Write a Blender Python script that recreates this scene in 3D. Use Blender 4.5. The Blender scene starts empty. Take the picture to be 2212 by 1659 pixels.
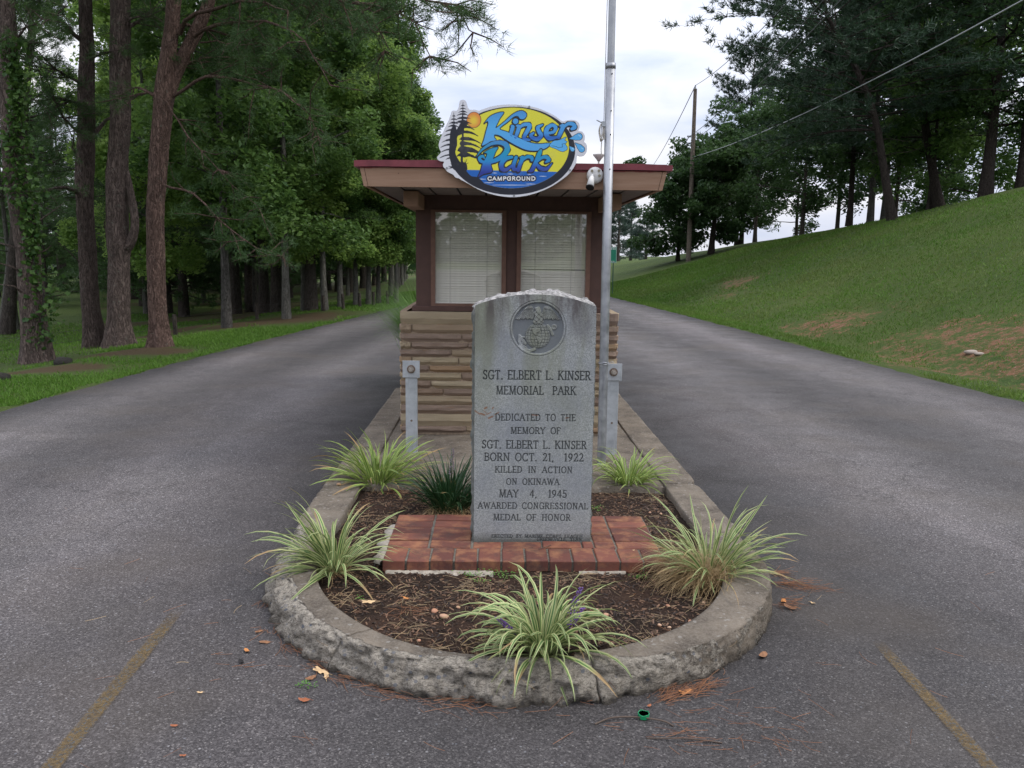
import bpy, math, random
import numpy as np
from mathutils import Vector, Matrix, noise as mnoise

# ------------------------------------------------------------------ camera, sky, sun, exposure
C = bpy.context.scene
COL = C.collection
PITCH, YAW, ROLL, EYE, FPX = 8.8, -1.15, 0.75, 1.55, 1832.0
cam_d = bpy.data.cameras.new('camera')
cam_d.sensor_width = 36.0
cam_d.lens = 36.0 * FPX / 2212.0
cam_d.clip_end = 3000
cam_d.clip_start = 0.05
cam = bpy.data.objects.new('camera', cam_d)
COL.objects.link(cam)
CM = (Matrix.Rotation(math.radians(YAW), 3, 'Z') @ Matrix.Rotation(math.radians(90 - PITCH), 3, 'X')
      @ Matrix.Rotation(math.radians(ROLL), 3, 'Z'))
cam.matrix_world = Matrix.Translation((0, 0, EYE)) @ CM.to_4x4()
C.camera = cam

world = bpy.data.worlds.new('World')
C.world = world
world.use_nodes = True
wt = world.node_tree
for n_ in list(wt.nodes):
    wt.nodes.remove(n_)
SUN_EL, SUN_AZ = math.radians(50), math.radians(98)     # to the right, behind thin cloud
def build_world():
    N = wt.nodes; L = wt.links
    out = N.new('ShaderNodeOutputWorld')
    sky = N.new('ShaderNodeTexSky'); sky.sky_type = 'NISHITA'; sky.sun_disc = False
    sky.sun_elevation = SUN_EL; sky.sun_rotation = SUN_AZ; sky.dust_density = 2.5
    bg1 = N.new('ShaderNodeBackground'); bg1.inputs['Strength'].default_value = 0.13
    L.new(sky.outputs[0], bg1.inputs[0])
    tc = N.new('ShaderNodeTexCoord')
    mp = N.new('ShaderNodeMapping'); mp.inputs['Scale'].default_value = (1, 1, 3.2)
    mp.inputs['Location'].default_value = (0.35, 0.1, 0.4)
    L.new(tc.outputs['Generated'], mp.inputs[0])
    nz = N.new('ShaderNodeTexNoise'); nz.inputs['Scale'].default_value = 3.1
    nz.inputs['Detail'].default_value = 6; nz.inputs['Roughness'].default_value = 0.52
    nz.inputs['Distortion'].default_value = 0.35
    L.new(mp.outputs[0], nz.inputs['Vector'])
    nz2 = N.new('ShaderNodeTexNoise'); nz2.inputs['Scale'].default_value = 8.5
    nz2.inputs['Detail'].default_value = 7; nz2.inputs['Roughness'].default_value = 0.5
    nz2.inputs['Distortion'].default_value = 0.6
    L.new(mp.outputs[0], nz2.inputs['Vector'])
    ad = N.new('ShaderNodeMath'); ad.operation = 'MULTIPLY_ADD'; ad.inputs[1].default_value = 0.42
    L.new(nz2.outputs[0], ad.inputs[0]); L.new(nz.outputs[0], ad.inputs[2])
    rp = N.new('ShaderNodeValToRGB')
    cr = rp.color_ramp
    cr.elements[0].position = 0.52; cr.elements[0].color = (0.62, 0.70, 0.90, 1)
    cr.elements[1].position = 0.90; cr.elements[1].color = (1.0, 0.99, 1.0, 1)
    e = cr.elements.new(0.70); e.color = (0.80, 0.84, 0.97, 1)
    L.new(ad.outputs[0], rp.inputs[0])
    # overcast luminance gradient: brighter towards the zenith
    sx = N.new('ShaderNodeSeparateXYZ'); L.new(tc.outputs['Generated'], sx.inputs[0])
    mr = N.new('ShaderNodeMapRange'); mr.inputs['From Min'].default_value = 0.0; mr.inputs['From Max'].default_value = 1.0
    mr.inputs['To Min'].default_value = 0.74; mr.inputs['To Max'].default_value = 2.0
    L.new(sx.outputs[2], mr.inputs['Value'])
    bg2 = N.new('ShaderNodeBackground')
    L.new(rp.outputs[0], bg2.inputs[0]); L.new(mr.outputs[0], bg2.inputs['Strength'])
    mk = N.new('ShaderNodeMapRange'); mk.inputs['From Min'].default_value = 0.45; mk.inputs['From Max'].default_value = 0.62
    mk.inputs['To Min'].default_value = 0.82; mk.inputs['To Max'].default_value = 1.0
    L.new(ad.outputs[0], mk.inputs['Value'])
    mx = N.new('ShaderNodeMixShader')
    L.new(mk.outputs[0], mx.inputs[0]); L.new(bg1.outputs[0], mx.inputs[1]); L.new(bg2.outputs[0], mx.inputs[2])
    L.new(mx.outputs[0], out.inputs[0])
build_world()
sun_d = bpy.data.lights.new('sun', 'SUN')
sun_d.energy = 1.5; sun_d.angle = math.radians(16); sun_d.color = (1.0, 0.95, 0.88)
sun = bpy.data.objects.new('sun', sun_d); COL.objects.link(sun)
sd = Vector((math.sin(SUN_AZ) * math.cos(SUN_EL), math.cos(SUN_AZ) * math.cos(SUN_EL), math.sin(SUN_EL)))
sun.rotation_euler = sd.to_track_quat('Z', 'Y').to_euler()
C.view_settings.view_transform = 'Standard'
C.view_settings.look = 'None'
C.view_settings.exposure = 0.32
C.view_settings.gamma = 1.0
C.view_settings.use_curve_mapping = False

# ------------------------------------------------------------------ survey: rays from the eye to real ground / distances
def ray(px, py):
    return CM @ Vector(((px - 1106) / FPX, -(py - 829.5) / FPX, -1.0))
def G(px, py, z=0.0):
    d = ray(px, py); t = (z - EYE) / d.z
    return (d.x * t, d.y * t, z)
def W(px, py, Y):
    d = ray(px, py); t = Y / d.y
    return (d.x * t, Y, EYE + d.z * t)
XL = ([-60, 2, 8.2, 12.6, 16.4, 24.2, 31, 40, 160], [-6.0, -5.4, -4.81, -4.37, -3.86, -2.78, -2.0, -1.5, -1.5])
XR = ([-60, 2, 9.2, 12.1, 15.7, 21.8, 31.5, 45, 160], [6.6, 6.2, 5.88, 5.65, 5.42, 4.98, 4.2, 3.7, 3.7])
def hgt(x, y):
    x = np.asarray(x, float); y = np.asarray(y, float)
    xl = np.interp(y, *XL); xr = np.interp(y, *XR)
    hc = np.interp(y, [-60, 10, 26, 35, 57, 80, 130, 200], [4.4, 4.4, 3.7, 3.05, 2.15, 1.15, 0.3, 0.0])
    t = np.clip((x - xr - 0.75) / (16.0 - xr - 0.75), 0, 1)
    p = 0.5 * t + 0.5 * t * t * (3 - 2 * t)
    right = hc * p - 0.035 * np.clip(x - 17.5, 0, 60)
    right = right - 0.06 * np.exp(-((x - xr - 0.9) / 0.35) ** 2)
    s = xl - x
    left = -0.03 - 0.105 * np.clip(s - 1.3, 0, 6.5) - 0.004 * np.clip(s - 8, 0, 40)
    z = np.where(x > xr, right, np.where(s > 0, left, 0.0))
    z = z + np.where((x > xr + .8) | (s > .8), 0.03 * np.sin(x * 1.3 + y * .37) * np.sin(y * .8 - x * .21), 0)
    return z
def on_ground(px, py, y0=8, y1=110):
    best = None
    for Y in np.linspace(y0, y1, 1400):
        w = W(px, py, Y)
        e = abs(float(hgt(w[0], Y)) - w[2]) / Y
        if best is None or e < best[0]:
            best = (e, w[0], Y)
    return (best[1], best[2], float(hgt(best[1], best[2])))
def at_px(px, Y):
    w = W(px, 560, Y)
    return (w[0], Y, float(hgt(w[0], Y)))

# ------------------------------------------------------------------ mesh helpers
def mk(name, V, F, mats=(), parent=None, smooth=False, mi=None, attrs=None, cols=None):
    """one mesh object from numpy arrays or lists"""
    me = bpy.data.meshes.new(name)
    if isinstance(F, np.ndarray):
        V = np.asarray(V, np.float32); F = np.asarray(F, np.int32)
        k = F.shape[1]
        me.vertices.add(len(V)); me.vertices.foreach_set('co', V.ravel())
        me.loops.add(F.size); me.loops.foreach_set('vertex_index', F.ravel())
        me.polygons.add(len(F)); me.polygons.foreach_set('loop_start', np.arange(0, F.size, k, dtype=np.int32))
        me.polygons.foreach_set('loop_total', np.full(len(F), k, np.int32))
        me.update(calc_edges=True)
    else:
        me.from_pydata([tuple(v) for v in V], [], [tuple(f) for f in F]); me.update()
    for m in (mats if isinstance(mats, (list, tuple)) else [mats]):
        me.materials.append(m)
    if mi is not None:
        me.polygons.foreach_set('material_index', np.asarray(mi, np.int32))
    if attrs:
        for k_, a in attrs.items():
            at = me.attributes.new(k_, 'FLOAT', 'POINT'); at.data.foreach_set('value', np.asarray(a, np.float32))
    if cols:
        for k_, a in cols.items():
            at = me.attributes.new(k_, 'FLOAT_COLOR', 'POINT'); at.data.foreach_set('color', np.asarray(a, np.float32).ravel())
    me.polygons.foreach_set('use_smooth', np.full(len(me.polygons), bool(smooth)))
    o = bpy.data.objects.new(name, me); COL.objects.link(o)
    if parent: o.parent = parent
    return o
def dup(o, parent=None):
    c = o.copy(); COL.objects.link(c); c.parent = parent if parent else o.parent
    return c
def tag(o, label=None, cat=None, group=None, kind=None):
    if label: o['label'] = label
    if cat: o['category'] = cat
    if group: o['group'] = group
    if kind: o['kind'] = kind
    return o
def empty(name, loc=(0, 0, 0), rz=0.0):
    o = bpy.data.objects.new(name, None); COL.objects.link(o)
    o.location = loc; o.rotation_euler = (0, 0, rz); o.empty_display_size = 0.2
    return o
class MB:
    """collects simple shapes into one mesh"""
    def __init__(s): s.v = []; s.f = []; s.m = []
    def add(s, V, F, m=0):
        b = len(s.v); s.v += [tuple(map(float, q)) for q in V]
        s.f += [tuple(int(i) + b for i in q) for q in F]; s.m += [m] * len(F); return s
    def box(s, x0, x1, y0, y1, z0, z1, m=0, bev=0.0):
        if bev > 0:
            b = bev
            V = []; F = []
            X = [x0, x0 + b, x1 - b, x1]; Y = [y0, y0 + b, y1 - b, y1]; Z = [z0, z0 + b, z1 - b, z1]
            idx = {}
            def p(i, j, k):
                if (i, j, k) not in idx:
                    idx[(i, j, k)] = len(V); V.append((X[i], Y[j], Z[k]))
                return idx[(i, j, k)]
            # faces
            F.append((p(1,0,1),p(2,0,1),p(2,0,2),p(1,0,2))); F.append((p(1,3,1),p(1,3,2),p(2,3,2),p(2,3,1)))
            F.append((p(0,1,1),p(0,1,2),p(0,2,2),p(0,2,1))); F.append((p(3,1,1),p(3,2,1),p(3,2,2),p(3,1,2)))
            F.append((p(1,1,0),p(1,2,0),p(2,2,0),p(2,1,0))); F.append((p(1,1,3),p(2,1,3),p(2,2,3),p(1,2,3)))
            for (k, kk) in ((1, 0), (2, 3)):
                F.append((p(1,0,k),p(2,0,k),p(2,1,kk),p(1,1,kk))); F.append((p(1,3,k),p(2,3,k),p(2,2,kk),p(1,2,kk)))
                F.append((p(0,1,k),p(0,2,k),p(1,2,kk),p(1,1,kk))); F.append((p(3,1,k),p(3,2,k),p(2,2,kk),p(2,1,kk)))
            for (i, ii) in ((1, 0), (2, 3)):
                for (j, jj) in ((1, 0), (2, 3)):
                    F.append((p(i,jj,1),p(ii,j,1),p(ii,j,2),p(i,jj,2)))
                    for (k, kk) in ((1, 0), (2, 3)):
                        F.append((p(i,jj,k),p(ii,j,k),p(i,j,kk)))
            return s.add(V, F, m)
        V = [(x0,y0,z0),(x1,y0,z0),(x1,y1,z0),(x0,y1,z0),(x0,y0,z1),(x1,y0,z1),(x1,y1,z1),(x0,y1,z1)]
        return s.add(V, [(0,3,2,1),(4,5,6,7),(0,1,5,4),(1,2,6,5),(2,3,7,6),(3,0,4,7)], m)
    def tube(s, pts, rad, n=8, m=0, caps=True):
        V, F = tube(pts, rad, n); V = V.tolist(); F = F.tolist()
        if caps:
            F.append(list(range(n))[::-1]); k = len(V) - n; F.append([k + i for i in range(n)])
        return s.add(V, F, m)
    def build(s, name, mats, parent=None, smooth=False):
        return mk(name, s.v, s.f, mats, parent, smooth, mi=s.m)
def tube(pts, rad, n=8):
    P = np.asarray(pts, float); m = len(P)
    R = np.full(m, rad, float) if np.isscalar(rad) else np.asarray(rad, float)
    T = np.gradient(P, axis=0); T /= np.linalg.norm(T, axis=1)[:, None] + 1e-9
    ref = np.array([0.0, 0, 1]) if abs(T[:, 2]).mean() < 0.8 else np.array([0.0, 1, 0])
    A = np.cross(T, ref); A /= np.linalg.norm(A, axis=1)[:, None] + 1e-9
    B = np.cross(T, A)
    a = np.linspace(0, 2 * np.pi, n, endpoint=False)
    V = P[:, None] + R[:, None, None] * (A[:, None] * np.cos(a)[None, :, None] + B[:, None] * np.sin(a)[None, :, None])
    i = np.arange(m - 1)[:, None] * n; j = np.arange(n)[None]; k = (j + 1) % n
    F = np.stack([i + j, i + k, i + n + k, i + n + j], -1).reshape(-1, 4)
    return V.reshape(-1, 3), F
def join(parts):
    V = []; F = []; b = 0
    for v, f in parts:
        V.append(v); F.append(f + b); b += len(v)
    return np.concatenate(V), np.concatenate(F)
def grid_faces(nu, nv):
    i = np.arange(nu - 1)[:, None]; j = np.arange(nv - 1)[None]
    a = i * nv + j
    return np.stack([a, a + nv, a + nv + 1, a + 1], -1).reshape(-1, 4)
def resample(pts, step):
    P = np.asarray(pts, float)
    # catmull-rom through the points
    out = []
    Q = np.vstack([2 * P[0] - P[1], P, 2 * P[-1] - P[-2]])
    for i in range(1, len(Q) - 2):
        n = max(2, int(np.linalg.norm(Q[i + 1] - Q[i]) / step))
        t = np.linspace(0, 1, n, endpoint=False)[:, None]
        out.append(0.5 * (2 * Q[i] + (Q[i + 1] - Q[i - 1]) * t + (2 * Q[i - 1] - 5 * Q[i] + 4 * Q[i + 1] - Q[i + 2]) * t ** 2
                          + (-Q[i - 1] + 3 * Q[i] - 3 * Q[i + 1] + Q[i + 2]) * t ** 3))
    out.append(P[-1:]); return np.concatenate(out)
def vnoise(V, sc, seed=0.0, octs=1):
    return np.array([mnoise.fractal((v[0] * sc + seed, v[1] * sc + seed * .7, v[2] * sc - seed), 1.0, 2.0, octs)
                     if octs > 1 else mnoise.noise((v[0] * sc + seed, v[1] * sc + seed * .7, v[2] * sc - seed)) for v in V])

# ------------------------------------------------------------------ material helpers
class MT:
    def __init__(s, name, rough=0.8, spec=0.3):
        s.m = bpy.data.materials.new(name); s.m.use_nodes = True
        s.t = s.m.node_tree; s.N = s.t.nodes; s.L = s.t.links
        s.b = s.N['Principled BSDF']; s.o = s.N['Material Output']
        s.b.inputs['Roughness'].default_value = rough
        s.b.inputs['Specular IOR Level'].default_value = spec
        s.tc = s.N.new('ShaderNodeTexCoord')
        s.co = s.tc.outputs['Object']
    def put(s, sock, v):
        if isinstance(v, bpy.types.NodeSocket): s.L.new(v, sock)
        elif isinstance(v, (tuple, list)) and len(v) == 3 and sock.type == 'RGBA': sock.default_value = (*v, 1)
        else: sock.default_value = v
    def noise(s, sc, det=4, ro=0.55, vec=None, dist=0.0, out=0):
        n = s.N.new('ShaderNodeTexNoise'); n.inputs['Scale'].default_value = sc; n.inputs['Detail'].default_value = det
        n.inputs['Roughness'].default_value = ro; n.inputs['Distortion'].default_value = dist
        s.L.new(vec if vec else s.co, n.inputs['Vector']); return n.outputs[out]
    def voro(s, sc, feat='F1', vec=None, out=0, rnd=1.0):
        n = s.N.new('ShaderNodeTexVoronoi'); n.feature = feat; n.inputs['Scale'].default_value = sc
        n.inputs['Randomness'].default_value = rnd
        s.L.new(vec if vec else s.co, n.inputs['Vector']); return n.outputs[out]
    def ramp(s, f, stops, interp='LINEAR'):
        n = s.N.new('ShaderNodeValToRGB'); cr = n.color_ramp; cr.interpolation = interp
        def c4(c): return (c, c, c, 1) if isinstance(c, (int, float)) else (*c, 1)
        cr.elements[0].position = stops[0][0]; cr.elements[0].color = c4(stops[0][1])
        cr.elements[1].position = stops[-1][0]; cr.elements[1].color = c4(stops[-1][1])
        for p, c in stops[1:-1]:
            e = cr.elements.new(p); e.color = c4(c)
        s.L.new(f, n.inputs[0]); return n.outputs[0]
    def mix(s, f, a, b, mode='MIX'):
        n = s.N.new('ShaderNodeMix'); n.data_type = 'RGBA'; n.blend_type = mode
        s.put(n.inputs[0], f); s.put(n.inputs[6], a); s.put(n.inputs[7], b); return n.outputs[2]
    def math(s, op, a, b=0.5, c=0.0):
        n = s.N.new('ShaderNodeMath'); n.operation = op
        s.put(n.inputs[0], a); s.put(n.inputs[1], b); s.put(n.inputs[2], c); return n.outputs[0]
    def mr(s, v, a, b):
        n = s.N.new('ShaderNodeMapRange'); n.inputs['From Min'].default_value = a; n.inputs['From Max'].default_value = b
        s.L.new(v, n.inputs['Value']); return n.outputs[0]
    def attr(s, name, out='Fac'):
        n = s.N.new('ShaderNodeAttribute'); n.attribute_name = name; return n.outputs[out]
    def rand(s):
        return s.N.new('ShaderNodeObjectInfo').outputs['Random']
    def mapv(s, scale=(1, 1, 1), rot=(0, 0, 0), loc=(0, 0, 0), vec=None):
        n = s.N.new('ShaderNodeMapping'); n.inputs['Scale'].default_value = scale
        n.inputs['Rotation'].default_value = rot; n.inputs['Location'].default_value = loc
        s.L.new(vec if vec else s.co, n.inputs[0]); return n.outputs[0]
    def randco(s, k=37.0):
        n = s.N.new('ShaderNodeVectorMath'); n.operation = 'ADD'
        r = s.N.new('ShaderNodeVectorMath'); r.operation = 'SCALE'; r.inputs[0].default_value = (k, k * .7, k * 1.3)
        s.L.new(s.rand(), r.inputs['Scale']); s.L.new(s.co, n.inputs[0]); s.L.new(r.outputs[0], n.inputs[1])
        s.co = n.outputs[0]; return s
    def col(s, v): s.put(s.b.inputs['Base Color'], v); return s
    def rough(s, v): s.put(s.b.inputs['Roughness'], v); return s
    def bump(s, h, strength=0.5, dist=0.01):
        n = s.N.new('ShaderNodeBump'); n.inputs['Strength'].default_value = strength; n.inputs['Distance'].default_value = dist
        s.L.new(h, n.inputs['Height']); s.L.new(n.outputs[0], s.b.inputs['Normal']); return s
def flat(name, c, rough=0.6, metal=0.0, spec=0.4, var=0.15, sc=30):
    t = MT(name, rough, spec); t.b.inputs['Metallic'].default_value = metal
    n = t.noise(sc, 4, .6)
    t.col(t.mix(t.ramp(n, [(.3, 0.0), (.7, 1.0)]), tuple(q * (1 - var) for q in c), tuple(min(1, q * (1 + var)) for q in c)))
    t.bump(n, .15, .002)
    return t.m
def leaf_mat(name, a, b, trans=0.35, rough=0.5, stripe=None):
    t = MT(name, rough, 0.25)
    tint = t.attr('tint')
    c = t.mix(tint, a, b)
    t.col(c)
    tr = t.N.new('ShaderNodeBsdfTranslucent'); 
    c2 = t.mix(0.5, c, tuple(min(1, q * 1.5) for q in b))
    t.L.new(c2, tr.inputs[0])
    mx = t.N.new('ShaderNodeMixShader'); mx.inputs[0].default_value = trans
    t.L.new(t.b.outputs[0], mx.inputs[1]); t.L.new(tr.outputs[0], mx.inputs[2]); t.L.new(mx.outputs[0], t.o.inputs[0])
    return t.m

# ------------------------------------------------------------------ materials of the setting
def m_asphalt():
    t = MT('asphalt', .82, .35)
    v = t.voro(175, out=1)                      # random colour per stone
    s = t.N.new('ShaderNodeSeparateColor'); t.L.new(v, s.inputs[0])
    stone = t.ramp(s.outputs[0], [(0, (.028, .025, .0245)), (.45, (.050, .0455, .0445)), (.8, (.078, .072, .070)), (.94, (.10, .094, .090)), (.99, (.16, .15, .14))])
    d = t.voro(175, out=0)
    v3 = t.voro(70, out=1); s3 = t.N.new('ShaderNodeSeparateColor'); t.L.new(v3, s3.inputs[0])
    d3 = t.voro(70, out=0)
    big = t.math('MULTIPLY', t.math('GREATER_THAN', s3.outputs[1], .945), t.math('LESS_THAN', d3, .30))
    c = t.mix(big, stone, t.mix(s3.outputs[0], (.10, .105, .115), (.22, .215, .21)))
    tr = t.noise(1.0, 4, .5, t.mapv((.55, .09, 1)))
    tr2 = t.noise(1.0, 5, .6, t.mapv((1.6, .35, 1)), .4)
    f = t.math('ADD', t.math('MULTIPLY', tr, .7), t.math('MULTIPLY', tr2, .3))
    c = t.mix(1.0, c, t.ramp(f, [(.33, (.78, .76, .76)), (.48, (1.0, .98, .99)), (.62, (1.35, 1.30, 1.33))]), 'MULTIPLY')
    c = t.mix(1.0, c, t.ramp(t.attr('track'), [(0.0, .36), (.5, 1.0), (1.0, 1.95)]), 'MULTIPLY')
    pa = t.noise(3.4, 6, .7, dist=.8)
    c = t.mix(1.0, c, t.ramp(pa, [(.33, .84), (.5, 1.0), (.68, 1.12)]), 'MULTIPLY')
    cv = t.N.new('ShaderNodeVectorMath'); cv.operation = 'MULTIPLY_ADD'; t.L.new(t.noise(1.6, 5, .7, out=1), cv.inputs[0]); cv.inputs[1].default_value = (1.1, 1.1, 0); t.L.new(t.co, cv.inputs[2])
    ck = t.voro(.42, 'DISTANCE_TO_EDGE', cv.outputs[0])
    c = t.mix(t.math('MULTIPLY', t.ramp(ck, [(.0, .55), (.004, 0.0)]), t.ramp(t.noise(.5, 2), [(.46, 0.0), (.56, 1.0)])), c, (.018, .017, .016))
    st = t.noise(.9, 3, .5)
    c = t.mix(t.ramp(st, [(.5, 0.0), (.72, .35)]), c, (.085, .068, .052))
    t.col(c)
    t.rough(t.ramp(t.noise(2.2, 4), [(.3, .62), (.7, .9)]))
    h = t.math('ADD', t.math('MULTIPLY', d, -1.0), t.math('MULTIPLY', t.noise(60, 3), .6))
    t.bump(h, .55, .004)
    return t.m
def m_ground():
    t = MT('lawn', .95, .15)
    n1 = t.noise(.35, 5, .6); n2 = t.noise(9, 5, .7); n3 = t.noise(60, 3, .7)
    g = t.mix(t.ramp(n1, [(.35, 0.0), (.65, 1.0)]), (.040, .074, .016), (.072, .105, .022))
    g = t.mix(t.ramp(n2, [(.4, 0.0), (.7, .7)]), g, (.095, .105, .035))
    g = t.mix(t.ramp(n3, [(.35, .6), (.6, 0.0)]), g, (.022, .040, .010))
    dn = t.noise(2.2, 7, .78)
    dirt = t.mix(t.noise(14, 5, .7), (.13, .055, .030), (.22, .125, .075))
    dirt = t.mix(t.ramp(t.voro(22, out=0), [(.12, .75), (.22, 0.0)]), dirt, (.36, .30, .25))
    m = t.mr(t.math('ADD', t.attr('dirt'), t.math('ADD', t.math('MULTIPLY', dn, 1.5), t.math('MULTIPLY', t.noise(11, 5, .8), 1.2))), 1.66, 1.86)
    c = t.mix(m, g, dirt)
    straw = t.mix(t.noise(30, 5, .7), (.040, .026, .016), (.105, .062, .038))
    m2 = t.ramp(t.math('ADD', t.attr('straw'), t.math('MULTIPLY', dn, .6)), [(.80, 0.0), (1.0, .85)])
    c = t.mix(m2, c, straw)
    t.col(c); t.bump(t.math('ADD', n2, t.math('MULTIPLY', n3, .5)), .9, .05)
    return t.m
def m_concrete(name='old_concrete'):
    t = MT(name, .92, .2)
    er = t.attr('erode')
    n = t.noise(5, 6, .65); f = t.noise(90, 4, .7)
    skin = t.mix(t.ramp(n, [(.32, 0.0), (.66, 1.0)]), (.068, .054, .042), (.195, .162, .125))
    skin = t.mix(t.ramp(f, [(.40, 0.0), (.75, .55)]), skin, (.27, .24, .20))
    spk = t.voro(80, out=1); ss = t.N.new('ShaderNodeSeparateColor'); t.L.new(spk, ss.inputs[0])
    skin = t.mix(t.math('MULTIPLY', t.math('GREATER_THAN', ss.outputs[0], .97), .6), skin, (.28, .26, .23))
    lv = t.mapv((1, 1, 2.6)); raw = t.mix(t.ramp(t.noise(48, 7, .82, lv, .5), [(.33, 0.0), (.55, 1.0)]), (.085, .074, .060), (.60, .535, .445))
    raw = t.mix(t.ramp(t.math('ABSOLUTE', t.math('SUBTRACT', t.noise(15, 5, .7, lv, 1.5), .5)), [(0.0, .8), (.018, 0.0)]), raw, (.035, .031, .027))
    ag = t.voro(45, out=1); sa = t.N.new('ShaderNodeSeparateColor'); t.L.new(ag, sa.inputs[0])
    raw = t.mix(t.math('MULTIPLY', t.math('GREATER_THAN', sa.outputs[1], .72), t.math('LESS_THAN', t.voro(45), .35)), raw, t.mix(sa.outputs[2], (.20, .22, .26), (.50, .44, .36)))
    raw = t.mix(t.ramp(t.noise(6, 5, .7), [(.54, 0.0), (.72, .6)]), raw, (.070, .062, .052))
    k = t.ramp(t.math('ADD', er, t.math('MULTIPLY', t.math('SUBTRACT', t.noise(30, 5, .7), .5), .8)), [(.40, 0.0), (.52, 1.0)])
    c = t.mix(k, skin, raw)
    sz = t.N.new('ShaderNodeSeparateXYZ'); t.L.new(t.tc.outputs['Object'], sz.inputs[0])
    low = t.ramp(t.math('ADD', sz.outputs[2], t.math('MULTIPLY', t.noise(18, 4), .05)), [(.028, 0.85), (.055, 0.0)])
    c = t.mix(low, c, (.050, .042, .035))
    t.col(c); t.bump(t.math('ADD', t.math('MULTIPLY', f, .6), t.math('MULTIPLY', t.noise(42, 7, .85, lv), t.math('MULTIPLY_ADD', k, 2.6, .5))), 1.0, .012)
    return t.m
def m_soil():
    t = MT('mulch_soil', .97, .12)
    n = t.noise(3.2, 5, .6); f = t.noise(55, 6, .75); g = t.noise(160, 3, .7)
    c = t.mix(t.ramp(n, [(.38, 0.0), (.64, 1.0)]), (.018, .013, .011), (.052, .030, .021))
    c = t.mix(t.ramp(f, [(.48, 0.0), (.72, .8)]), c, (.085, .052, .034))
    c = t.mix(t.ramp(g, [(.60, 0.0), (.72, .7)]), c, (.22, .16, .11))
    c = t.mix(t.ramp(f, [(.25, .8), (.42, 0.0)]), c, (.006, .005, .005))
    t.col(c); t.bump(t.math('ADD', f, g), 1.0, .012)
    return t.m
def m_bark(name, a, b, lichen=.3, sc=1.0):
    t = MT(name, .95, .15)
    v = t.mapv((15 * sc, 15 * sc, 3.4 * sc)); v2 = t.mapv((34 * sc, 34 * sc, 11 * sc))
    n = t.noise(1.4, 7, .75, v, 1.2); n2 = t.noise(1.2, 5, .7, v2, .8)
    cr = t.math('ABSOLUTE', t.math('SUBTRACT', t.noise(1.1, 4, .6, v, 2.0), .5))
    c = t.mix(t.ramp(n, [(.32, 0.0), (.68, 1.0)]), a, b)
    c = t.mix(t.ramp(n2, [(.45, 0.0), (.75, .6)]), c, tuple(min(1, q * 1.5) for q in b))
    c = t.mix(t.ramp(cr, [(.0, .9), (.035, 0.0)]), c, tuple(q * .40 for q in a))
    li = t.noise(9, 6, .8)
    c = t.mix(t.ramp(li, [(.60 , 0.0), (.66, lichen)]), c, (.27, .30, .25))
    t.col(c); t.bump(t.math('ADD', t.math('MULTIPLY', t.math('MINIMUM', cr, .08), 9), t.math('ADD', n, t.math('MULTIPLY', n2, .7))), 1.0, .025)
    return t.m
ASPHALT = m_asphalt(); LAWN = m_ground(); CONC = m_concrete(); SOIL = m_soil()
BARK_P = m_bark('pine_bark', (.085, .062, .055), (.19, .145, .125), .5)
BARK_R = m_bark('reddish_pine_bark', (.092, .056, .045), (.195, .130, .105), .35)
BARK_H = m_bark('hill_bark', (.030, .024, .021), (.068, .055, .047), .12)
BARK_2 = m_bark('brown_pine_bark', (.062, .046, .040), (.135, .102, .088), .35)
BARK_G = m_bark('grey_bark', (.055, .050, .045), (.13, .12, .11), .4)
BARK_D = m_bark('dark_bark', (.045, .037, .032), (.105, .088, .076), .2)
BARK_W = m_bark('pale_banded_bark', (.10, .095, .085), (.21, .20, .175), .3)

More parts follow.
